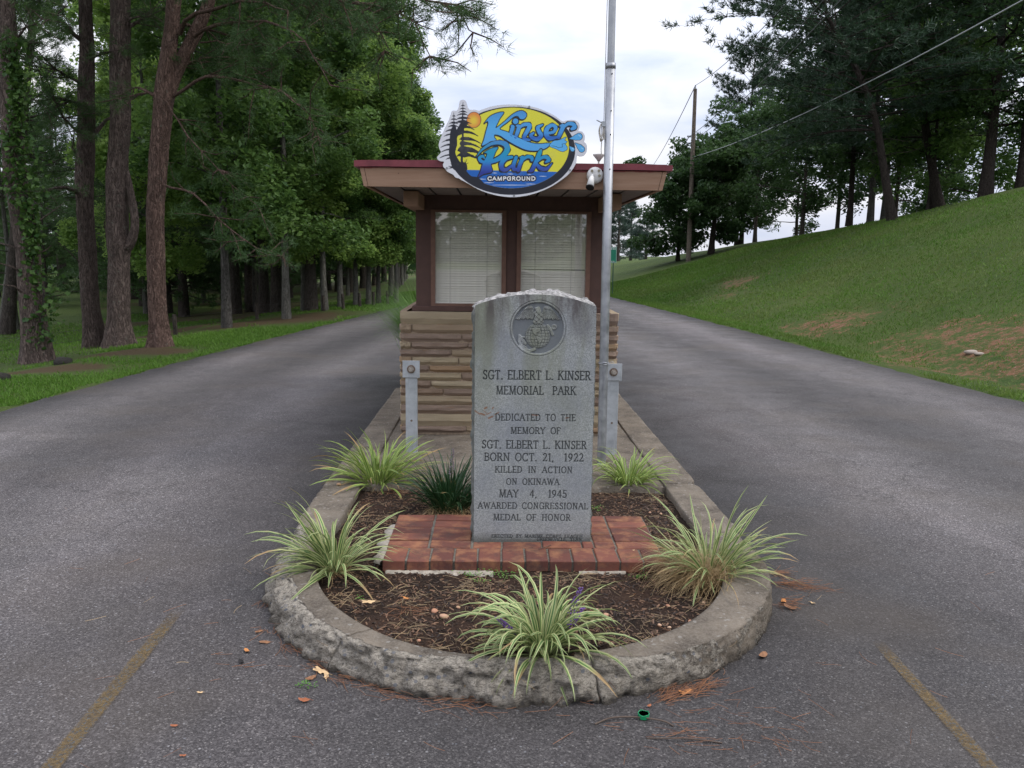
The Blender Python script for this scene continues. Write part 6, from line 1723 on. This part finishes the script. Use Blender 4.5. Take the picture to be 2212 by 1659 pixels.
big_pine('thick_pine', 'thickest straight grey pine trunk with a curved side limb, third from the left', b3, t3, [.52, .40, .365, .36, .40, .36, .345, .33, .33, .325, .31, .25, .12], BARK_P,
   [([W(280, 60, Y3), W(305, 40, Y3 - .1), W(350, 22, Y3 - .4)], .035, 2), ([W(250, 540, Y3), W(235, 520, Y3 + .1), W(228, 490, Y3 + .1), W(232, 470, Y3)], .035, 0), ([W(272, 215, Y3), W(298, 205, Y3 + .1), W(330, 200, Y3 + .2)], .045, 0), ([W(268, 45, Y3), W(298, 35, Y3 - .1), (W(320, 30, Y3))], .03, 2)]
   + crown_limbs(rg, t3[10][0], Y3, 6.4, 10.5, 12, 3.0), Y3, 1, 13,
   forks=[(px_path([(262, 545, -.02), (280, 528, -.05), (291, 498, -.05), (290, 460, -.05), (282, 415, -.02), (276, 385, 0), (268, 350, .05)], Y3), [.17, .15, .135, .13, .12, .11, .08])])
b4 = on_ground(345, 748, 10, 18); Y4 = b4[1]
t4 = px_path([(346, 753, 0), (343, 700, 0), (339, 640, 0), (336, 515, 0), (336, 450, 0), (340, 390, 0), (344, 320, 0), (350, 260, 0), (354, 205, 0), (358, 160, 0), (366, 104, 0), (374, 26, 0), (380, -60, 0), (384, -260, 0), (388, -420, 0)], Y4)
limb4 = [([W(388, 70, Y4), W(425, 30, Y4 - .4), W(470, 15, Y4 - .8), W(553, 5, Y4 - 1.4), W(620, 20, Y4 - 2)], .035, 1), ([W(415, 80, Y4 + .1), W(470, 55, Y4 - .4), W(553, 47, Y4 - 1.0), W(634, 65, Y4 - 1.7), W(678, 125, Y4 - 2.0), W(713, 185, Y4 - 2.2)], .030, 1.0),
         ([W(370, 210, Y4), W(450, 165, Y4 - .3), W(526, 176, Y4 - .6), W(608, 200, Y4 - 1.2), W(669, 252, Y4 - 1.6), W(690, 300, Y4 - 1.8)], .028, 2.5), ([W(352, 210, Y4), W(385, 260, Y4 - .5), W(440, 330, Y4 - .8), W(500, 400, Y4 - 1), W(560, 450, Y4 - 1.2)], .015, 2.0),
         ([W(347, 355, Y4), W(375, 352, Y4 - .2)], .012, 0), ([W(430, 95, Y4), W(465, 90, Y4 - .2), W(510, 98, Y4 - .6)], .014, 1), ([W(345, 395, Y4), W(420, 420, Y4 - .5), W(470, 470, Y4 - .8), W(530, 520, Y4 - 1.1), W(610, 560, Y4 - 1.5)], .020, 2.2),
         ([W(333, 208, Y4), W(305, 190, Y4 + .1), W(268, 200, Y4 + .3)], .03, 1), ([W(358, 160, Y4), W(420, 130, Y4 + .4), W(500, 140, Y4 + .6), W(590, 150, Y4 + .8)], .03, 5), ([W(370, 60, Y4), W(440, 60, Y4 + .6), W(540, 90, Y4 + 1), W(640, 110, Y4 + 1)], .03, 5),
         ([W(380, -60, Y4), W(560, -60, Y4 - 1), W(738, 0, Y4 - 2), W(828, 18, Y4 - 2.6), W(893, 50, Y4 - 3), W(925, 118, Y4 - 3.2)], .04, 3.4), ([W(384, -160, Y4), W(650, -120, Y4 - 1.6), W(860, -40, Y4 - 2.8), W(914, 0, Y4 - 3), W(981, 15, Y4 - 3.4), W(1005, 45, Y4 - 3.6), W(1020, 72, Y4 - 3.7)], .04, 2.6),
         ([W(380, -100, Y4), W(520, -90, Y4 - .6), W(700, -20, Y4 - 1), W(800, 40, Y4 - 1.2), W(830, 110, Y4 - 1.2)], .035, 5), ([W(376, 0, Y4), W(470, -30, Y4 + .5), W(620, 0, Y4 + .8), W(760, 60, Y4 + 1)], .03, 5)]
big_pine('forked_pine', 'reddish scaly pine that forks into two stems, fourth from the left and nearest the road', b4, t4, [.40, .30, .285, .275, .27, .27, .28, .285, .30, .25, .225, .21, .2, .15, .08], BARK_R, limb4 + crown_limbs(rg, t4[12][0], Y4, 7.0, 10.8, 10, 3.0), Y4, 1, 14,
   forks=[(px_path([(352, 232, 0), (364, 196, .05), (380, 156, .1), (396, 122, .1), (412, 91, .12), (430, 55, .12), (443, 26, .12), (460, -30, .12), (480, -140, .15), (500, -300, .2)], Y4), [.22, .22, .21, .20, .195, .19, .18, .17, .13, .06])])
# ivy on the first trunk
def ivy():
    rng = np.random.default_rng(31); pts = []
    path = [(W(x, y, Y1 - .16)) for x, y in [(92, 735), (88, 690), (92, 640), (82, 600), (70, 560), (72, 500), (58, 440), (55, 400), (38, 330), (34, 260), (40, 200), (30, 150), (25, 90)]]
    P = resample(np.array(path), .05)
    for p in P:
        h = p[2]; n = 26 if h > 1.5 else 12
        c = p + rng.normal(size=(n, 3)) * (.10 + .05 * math.sin(h * 3), .09, .08); pts.append(c)
    V, F = leafcards(np.concatenate(pts), .075, rng, .1, .95)
    e = empty('climbing_ivy', (path[0][0], Y1 - .16, 0)); tag(e, 'bright green ivy climbing the leftmost pine trunk', 'ivy')
    o = mk('leaves', V - np.array(e.location), F, leaf_mat('ivy_leaf', (.022, .060, .014), (.075, .140, .030), .3), e, attrs={'tint': np.repeat(rng.random(len(V) // 4), 4)}); tag(o, kind='stuff')
    p2 = P - np.array(e.location) + np.array([0, .03, 0])
    mk('stem', *tube(p2, .012, 5), BARK_G, e, smooth=True)
ivy()
def stump(px, py, s, lab, yr=(8, 16)):
    g = on_ground(px, py, *yr); me = blob_mesh('stump', 3, BARK_G, (1, .7, .55)); o = bpy.data.objects.new('stump', me); COL.objects.link(o); o.location = (g[0], g[1], g[2] + s * .2); o.scale = (s, s, s); tag(o, lab, 'stump')
stump(137, 786, .14, 'small weathered stump beside the ivy clad pine'); stump(2, 820, .12, 'stump cut by the left edge of the photo')
# leaning trunks at the far left
for px, py, tx, ty, r, bk, lab in [(16, 722, 30, 540, .16, BARK_D, 'dark leaning trunk behind the ivy clad pine, far left'), (36, 712, 28, 640, .07, BARK_W, 'pale thin leaning trunk at the far left'), (4, 712, 12, 640, .09, BARK_W, 'pale trunk cut by the left edge of the photo')]:
    g = on_ground(px, py, 12, 40); e = empty('wood_pine', g); tag(e, lab, 'tree'); top = W(tx, ty, g[1]); d = (np.array(top) - np.array(g)); d = d / d[2]
    T = np.array([d * z for z in np.linspace(0, 11, 12)]); tr, cr = conifer(int(300 + px), 11, 3.5, 2.4, 1500, r, L=.22, w=.015, trunk=T, dead=6)
    mk('trunk', tr[0], tr[1], bk, e, smooth=True); mk('crown', cr[0], cr[1], NEEDLE, e, attrs={'tint': cr[2]})
# wire fence behind the row
def fence():
    pts = [(380, 723), (556, 690), (700, 672), (742, 668), (778, 664), (808, 661), (838, 659)]
    tops = 679
    e = None; P = []
    for i, (px, py) in enumerate(pts):
        g = on_ground(px, py, 15, 34); P.append(g)
    e = empty('wire_fence', P[0]); tag(e, 'low wire fence on dark wooden posts running along the left row of trees', 'fence'); off = Matrix.Translation(-e.location)
    g0 = P[0]; P = [(g0[0] - 3.4, g0[1] - 5.5, float(hgt(g0[0] - 3.4, g0[1] - 5.5)))] + P
    for g in P:
        o = MB().tube([(g[0], g[1], g[2] - .1), (g[0] - .02, g[1], g[2] + .42)], .045, 8).build('fence_post', BARK_D, e); o.matrix_parent_inverse = off
    for h in (.17, .36):
        Q = []
        for a, b in zip(P[:-1], P[1:]):
            for u in np.linspace(0, 1, 8, endpoint=False): Q.append((a[0] * (1 - u) + b[0] * u, a[1] * (1 - u) + b[1] * u, (a[2] * (1 - u) + b[2] * u) + h - .04 * math.sin(math.pi * u)))
        V, F = tube(Q, .003, 4); o = mk('wire', V, F, BARK_G, e); o.matrix_parent_inverse = off
fence()

# --- the hill on the right
def hill(name, seed, px, py, kind, label, yr=(24, 70), **kw):
    g = on_ground(px, py, *yr)
    kw['r0'] = kw['r0'] * .82
    bark = kw.pop('bark', BARK_H); lm = kw.pop('lm', NEEDLE_D)
    tr, cr = (conifer if kind == 'c' else broadleaf)(seed, **kw)
    return place(name, tr, cr, g, bark, lm, label, group='trees on the hill')
def leanpath(g, px_list):
    return np.array([np.array(W(px, py, g[1])) - np.array(g) for px, py in px_list])
hill('hill_tree', 401, 1464, 564, 'b', 'low many stemmed dark tree left of the utility pole', (42, 48), H=5.4, cb=.4, R=2.7, nl=18000, leaf=.20, clumps=110, r0=.13, prof='vase', lm=GREEN_D, csz=.62)
hill('hill_tree', 402, 1536, 549, 'b', 'dark leaning broadleaf tree just right of the utility pole', (44, 54), H=6.0, cb=.9, R=2.3, nl=16000, leaf=.20, clumps=100, r0=.20, lean=(.10, 0), prof='oval', lm=GREEN_D, csz=.62)
hill('hill_pine', 403, 1600, 541, 'c', 'tall ragged pine whose open top rises right of the utility pole', (46, 60), H=13.8, cb=2.4, R=2.9, ntuft=11000, r0=.20, L=.28, w=.040, nper=9, whorl=.50, lean=(.02, 0), cone=False, up=.25, lm=NEEDLE_D)
hill('hill_tree', 404, 1590, 541, 'b', 'dark drooping tree on the crest, trunk second right of the pole', (46, 60), H=7.5, cb=1.0, R=3.2, nl=18000, leaf=.19, clumps=110, r0=.20, prof='oval', lm=GREEN_D, csz=.7)
hill('hill_tree', 405, 1834, 482, 'b', 'slim dark trunked tree alone on the skyline gap', (36, 46), H=10, cb=2.1, R=4.1, nl=17000, leaf=.19, clumps=110, r0=.17, prof='oval', lm=GREEN_D, csz=.62)
hill('hill_pine', 406, 1880, 474, 'c', 'grey trunked pine right of the skyline gap', (36, 44), H=14, cb=2.8, R=4.4, ntuft=9000, r0=.16, L=.26, w=.034, cone=False, bark=BARK_G, lm=NEEDLE_D)
hill('hill_tree', 407, 1909, 468, 'b', 'second grey trunk behind the leaning hill pine', (36, 44), H=10.5, cb=2.1, R=3.8, nl=15000, leaf=.18, clumps=100, r0=.16, lm=GREEN_D, bark=BARK_G, csz=.6)
g = on_ground(1928, 476, 28, 38)
tr, cr = conifer(408, 13, 2.9, 5.4, 12000, .15, L=.24, w=.028, nper=9, whorl=.5, cone=False, trunk=leanpath(g, [(1928, 478), (1918, 420), (1907, 350), (1898, 290), (1880, 215), (1850, 150), (1822, 95), (1789, 40), (1765, -60), (1740, -180)]), droop=-.03, dead=8)
place('hill_pine', tr, cr, g, BARK_H, NEEDLE_D, 'big dark pine leaning left, with crooked limbs against the sky', group='trees on the hill')
g = on_ground(2031, 455, 26, 34)
tr, cr = conifer(409, 13, 2.6, 5.2, 12000, .18, L=.22, w=.026, nper=9, whorl=.5, cone=False, trunk=leanpath(g, [(2031, 457), (2022, 410), (2012, 350), (2000, 280), (1990, 200), (1985, 100), (1980, -20), (1980, -200)]), dead=8)
place('hill_pine', tr, cr, g, BARK_H, NEEDLE_D, 'thick dark pine leaning left below the overhead cable', group='trees on the hill')
hill('hill_tree', 410, 2008, 449, 'b', 'small leafy tree behind the thick leaning pine', (32, 48), H=6.0, cb=1.6, R=2.6, nl=12000, leaf=.17, clumps=90, r0=.14, lm=GREEN_M, csz=.55)
hill('hill_tree', 411, 2128, 432, 'b', 'broad dark tree with an ivy covered trunk near the right edge', (24, 34), H=11, cb=2.3, R=3.9, nl=20000, leaf=.15, clumps=150, r0=.26, lm=GREEN_D, csz=.6)
hill('hill_tree', 412, 2203, 430, 'b', 'dark tree cut by the right edge of the photo', (22, 30), H=11, cb=2.4, R=3.8, nl=20000, leaf=.14, clumps=150, r0=.22, lm=GREEN_D, csz=.6)
g = (21.0, 33.5, float(hgt(21.0, 33.5)))
for i, (x, y, H) in enumerate([(21.5, 38, 10), (17.8, 50, 9.5), (27, 36, 11), (24, 46, 10), (21, 60, 9), (30, 44, 11), (19.5, 42, 10), (16.6, 55, 8.5), (19.5, 49, 10.5), (26, 52, 10)]):
    z = float(hgt(x, y)); tr, cr = broadleaf(430 + i, H, 1.2 + .06 * i, 3.8, 13500, .19, 110, .14, csz=.7)
    place('hill_tree', tr, cr, (x, y, z), BARK_D, GREEN_M if i in (0, 3) else GREEN_D, ['lighter leafy tree behind the hill pines, right part', 'rounded dark tree behind the crest in the middle of the hill row', 'dark tree at the back, right end of the hill', 'lighter leafy tree behind the row, between two pine trunks', 'farther dark tree over the crest behind the drooping tree', 'farthest dark tree at the right end of the hill', 'dark tree behind the grey trunked pine', 'dark low tree at the back, right of the drooping tree', 'dark tree at the back behind the skyline gap', 'dark tree far back behind the two grey trunks'][i], group='trees on the hill')
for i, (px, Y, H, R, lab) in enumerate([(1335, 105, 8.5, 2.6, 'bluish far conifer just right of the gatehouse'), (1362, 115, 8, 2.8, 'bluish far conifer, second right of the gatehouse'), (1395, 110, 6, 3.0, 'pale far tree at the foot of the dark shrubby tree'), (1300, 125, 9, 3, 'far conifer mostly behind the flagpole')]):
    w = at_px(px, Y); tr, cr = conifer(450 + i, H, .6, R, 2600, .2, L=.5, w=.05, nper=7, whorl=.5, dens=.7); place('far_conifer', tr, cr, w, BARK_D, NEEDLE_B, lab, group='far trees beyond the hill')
def woods():
    """closed belt of woodland along the horizon"""
    rng = np.random.default_rng(55); P = []
    for i in range(900):
        a = rng.uniform(0, 2 * math.pi); 
        x, y = math.sin(a), math.cos(a); r = rng.uniform(120, 150)
        if y > 0 and abs(x / y) < .85 and x > -.05: continue
        h = rng.uniform(5, 9)
        if y > 0 and -.85 < x / y < 0: r = rng.uniform(85, 110); h = rng.uniform(3.5, 6)
        c = np.array([x * r, y * r, float(hgt(x * r, y * r)) + h * .45]); m = 60
        d = rng.normal(size=(m, 3)); d /= np.linalg.norm(d, axis=1)[:, None]; P.append(c + d * (3.6, 3.6, h * .55))
    V, F = leafcards(np.concatenate(P), 1.5, rng, .2, .8)
    o = mk('far_woods', V, F, GREEN_D, attrs={'tint': np.repeat(rng.random(len(V) // 4), 4)}); tag(o, 'distant belt of woodland closing the view', kind='stuff')
woods()

# ------------------------------------------------------------------ utility pole, lines, road sign
def powerline():
    g = on_ground(1487, 564, 43, 49); top = W(1502, 192, g[1]); e = empty('utility_pole', g); tag(e, 'tall weathered wooden utility pole on the right slope', 'utility pole')
    t = (top[0] - g[0], 0, top[2] - g[2]); wood = m_bark('pole_wood', (.16, .13, .105), (.27, .225, .185), .1)
    mk('shaft', *tube([(0, 0, -.2), (t[0] * .5, 0, t[2] * .5), t], [.135, .115, .09], 14), wood, e, smooth=True)
    MB().tube([t, (t[0], 0, t[2] + .18)], .035, 8).build('insulator', GALV, e)
    for z in (.73, .69): MB().tube([(t[0] * z - .12, 0, t[2] * z), (t[0] * z - .32, 0, t[2] * z)], .05, 8).build('insulator', GALV, e)
    wm = flat('cable_sheath', (.055, .055, .06), .6); wl = flat('grey_cable', (.30, .31, .32), .5)
    def line(a, b, sag, r, lab, m):
        P = [(a[0] + (b[0] - a[0]) * u, a[1] + (b[1] - a[1]) * u, a[2] + (b[2] - a[2]) * u - sag * 4 * u * (1 - u)) for u in np.linspace(0, 1, 40)]
        o = mk('overhead_wire', *tube(P, r, 6), m, smooth=True); tag(o, lab, 'wire', 'overhead wires')
    def wp(f, dx=0): return (g[0] + t[0] * f + dx, g[1], g[2] + t[2] * f)
    line(wp(1.02), W(1760, -60, 20), .25, .012, 'thin wire running from the top of the utility pole up to the right', wm)
    line(wp(.73, -.2), W(1830, -60, 18), .3, .012, 'upper thin wire running right from below the top of the pole', wm)
    line(wp(.69, -.2), W(1900, -90, 16), .3, .012, 'lower thin wire running right from below the top of the pole', wm)
    line(wp(1.02), W(1385, 385, 120), .8, .022, 'highest of three thin wires descending left from the utility pole', wm)
    line(wp(.73, -.2), W(1395, 385, 120), .8, .022, 'middle thin wire descending left from the utility pole', wm)
    line(wp(.69, -.2), W(1404, 385, 120), .8, .022, 'lowest thin wire descending left from the utility pole', wm)
    line(wp(.61, 0), W(2300, -50, 17), .35, .017, 'thick pale cable crossing the right hand trees to the upper right corner', wl)
powerline()
def road_sign():
    b = W(1323, 624, 33); g = (b[0], 33, float(hgt(b[0], 33))); e = empty('road_sign', g); tag(e, 'green rectangular road sign on a thin post right of the gatehouse', 'road sign')
    gr = flat('sign_green', (.012, .20, .115), .4, var=.05); wh = flat('sign_white', (.65, .68, .66), .4, var=.05); pg = flat('green_post', (.02, .07, .045), .6)
    zt = W(1323, 534, 33)[2] - g[2]; zb = W(1323, 568, 33)[2] - g[2]
    MB().box(-.018, .018, -.015, .015, -.1, zt - .05).build('post', pg, e)
    MB().box(-.27, .12, -.024, -.018, zb, zt, bev=.002).build('panel', gr, e)
    m = MB()
    for a in ((-.26, .11, zb + .010, zb + .022), (-.26, .11, zt - .022, zt - .010), (.100, .110, zb + .022, zt - .022), (-.26, -.25, zb + .022, zt - .022)): m.box(a[0], a[1], -.0262, -.0245, a[2], a[3])
    m.build('border', wh, e)
    m = MB()
    for i in range(5): m.box(-.235 + i * .065, -.19 + i * .065, -.0262, -.0245, zt - .085, zt - .05)
    for i in range(4): m.box(-.235 + i * .075, -.185 + i * .075, -.0262, -.0245, zb + .05, zb + .075)
    m.build('lettering', wh, e)
road_sign()

# ------------------------------------------------------------------ grass
def grass_mat():
    t = MT('grass_blade', .6, .2)
    n = t.noise(.45, 5, .65); n2 = t.noise(2.6, 5, .7)
    sx = t.N.new('ShaderNodeSeparateXYZ'); t.L.new(t.tc.outputs['Object'], sx.inputs[0])
    a = t.mix(t.attr('tint'), (.046, .120, .014), (.135, .245, .036))
    b = t.mix(t.attr('tint'), (.075, .10, .026), (.19, .20, .070))
    k = t.math('MULTIPLY', t.ramp(t.math('ADD', t.math('MULTIPLY', n, .55), t.math('MULTIPLY', n2, .45)), [(.44, 0.0), (.62, .8)]), t.mr(sx.outputs[0], -2, 8))
    c = t.mix(k, a, b); t.col(c)
    tr = t.N.new('ShaderNodeBsdfTranslucent'); t.L.new(c, tr.inputs[0]); mx = t.N.new('ShaderNodeMixShader'); mx.inputs[0].default_value = .35
    t.L.new(t.b.outputs[0], mx.inputs[1]); t.L.new(tr.outputs[0], mx.inputs[2]); t.L.new(mx.outputs[0], t.o.inputs[0]); return t.m
def grass():
    rng = np.random.default_rng(91)
    xs, ys = [], []
    n = 150000
    y = 7 + 26 * rng.random(n) ** 1.5; s = rng.uniform(-.06, 1, n) ** 1.0 * 2.2; x = np.interp(y, *XL) - s
    xs.append(x); ys.append(y)
    n = 210000
    y = 8 + 34 * rng.random(n) ** 1.3; s = -.07 + rng.random(n) ** 1.4 * 10; x = np.interp(y, *XR) + s
    xs.append(x); ys.append(y)
    n = 40000
    y = rng.uniform(9, 30, n); x = np.interp(y, *XL) - 2.2 - rng.random(n) * 8; xs.append(x); ys.append(y)
    x = np.concatenate(xs); y = np.concatenate(ys)
    gi = np.clip(np.searchsorted(GXS, x), 0, len(GXS) - 1); gj = np.clip(np.searchsorted(GYS, y), 0, len(GYS) - 1)
    bare = GD[gi, gj] + GS[gi, gj] * .8
    cl = .5 + .5 * np.sin(x * 2.1 + np.sin(y * 1.3) + 2 * np.sin(x * .7)) * np.sin(y * 1.7 + x * .6 + 1.5 * np.sin(x * 3.3))
    k = rng.random(len(x)) > np.clip(bare * 2.0, 0, .96) + .45 * cl; x = x[k]; y = y[k]
    xl = np.interp(y, *XL); xr = np.interp(y, *XR)
    jl = np.sin(y * 5.1) * .04 + np.sin(y * 13.7) * .03 + np.sin(y * 31) * .02 + rng.normal(0, .02, len(y))
    ok = (x < xl + .03 + jl) | (x > xr - .03 + jl); x = x[ok]; y = y[ok]
    z = hgt(x, y); n = len(x); dist = np.hypot(x, y)
    h = rng.uniform(.018, .050, n) * (1 + .02 * dist); a = rng.uniform(0, 6.28, n); w = .0022 + .00042 * dist; ln = rng.normal(0, .5, (n, 2)) * h[:, None]
    P = np.stack([x, y, z - .005], 1); S = np.stack([np.cos(a) * w, np.sin(a) * w, 0 * a], 1)
    V = np.stack([P - S, P + S, P + np.stack([ln[:, 0], ln[:, 1], h], 1)], 1).reshape(-1, 3)
    tint = np.repeat(np.clip(.25 + .5 * rng.random(n) + .2 * np.sin(x * .7) * np.sin(y * .5), 0, 1), 3)
    o = mk('grass', V, np.arange(3 * n).reshape(n, 3), grass_mat(), attrs={'tint': tint}); tag(o, 'short mown grass on the verges and the hill', kind='stuff')
grass()
def stones_on_bank():
    m = flat('pale_rubble', (.30, .25, .21), .9, var=.3)
    for i, (px, py, s, lab) in enumerate([(2098, 763, .11, 'pale flat rock at the foot of the bare bank'), (2115, 766, .08, 'smaller pale rock right of the flat one on the bank'), (905, 1240, 0, '')]):
        if s == 0: continue
        g = on_ground(px, py, 9, 20); o = bpy.data.objects.new('rock', blob_mesh('rock', i + 7, m, (1, .6, .35))); COL.objects.link(o); o.location = (g[0], g[1], g[2] + .01); o.scale = (s, s, s); tag(o, lab, 'rock')
stones_on_bank()
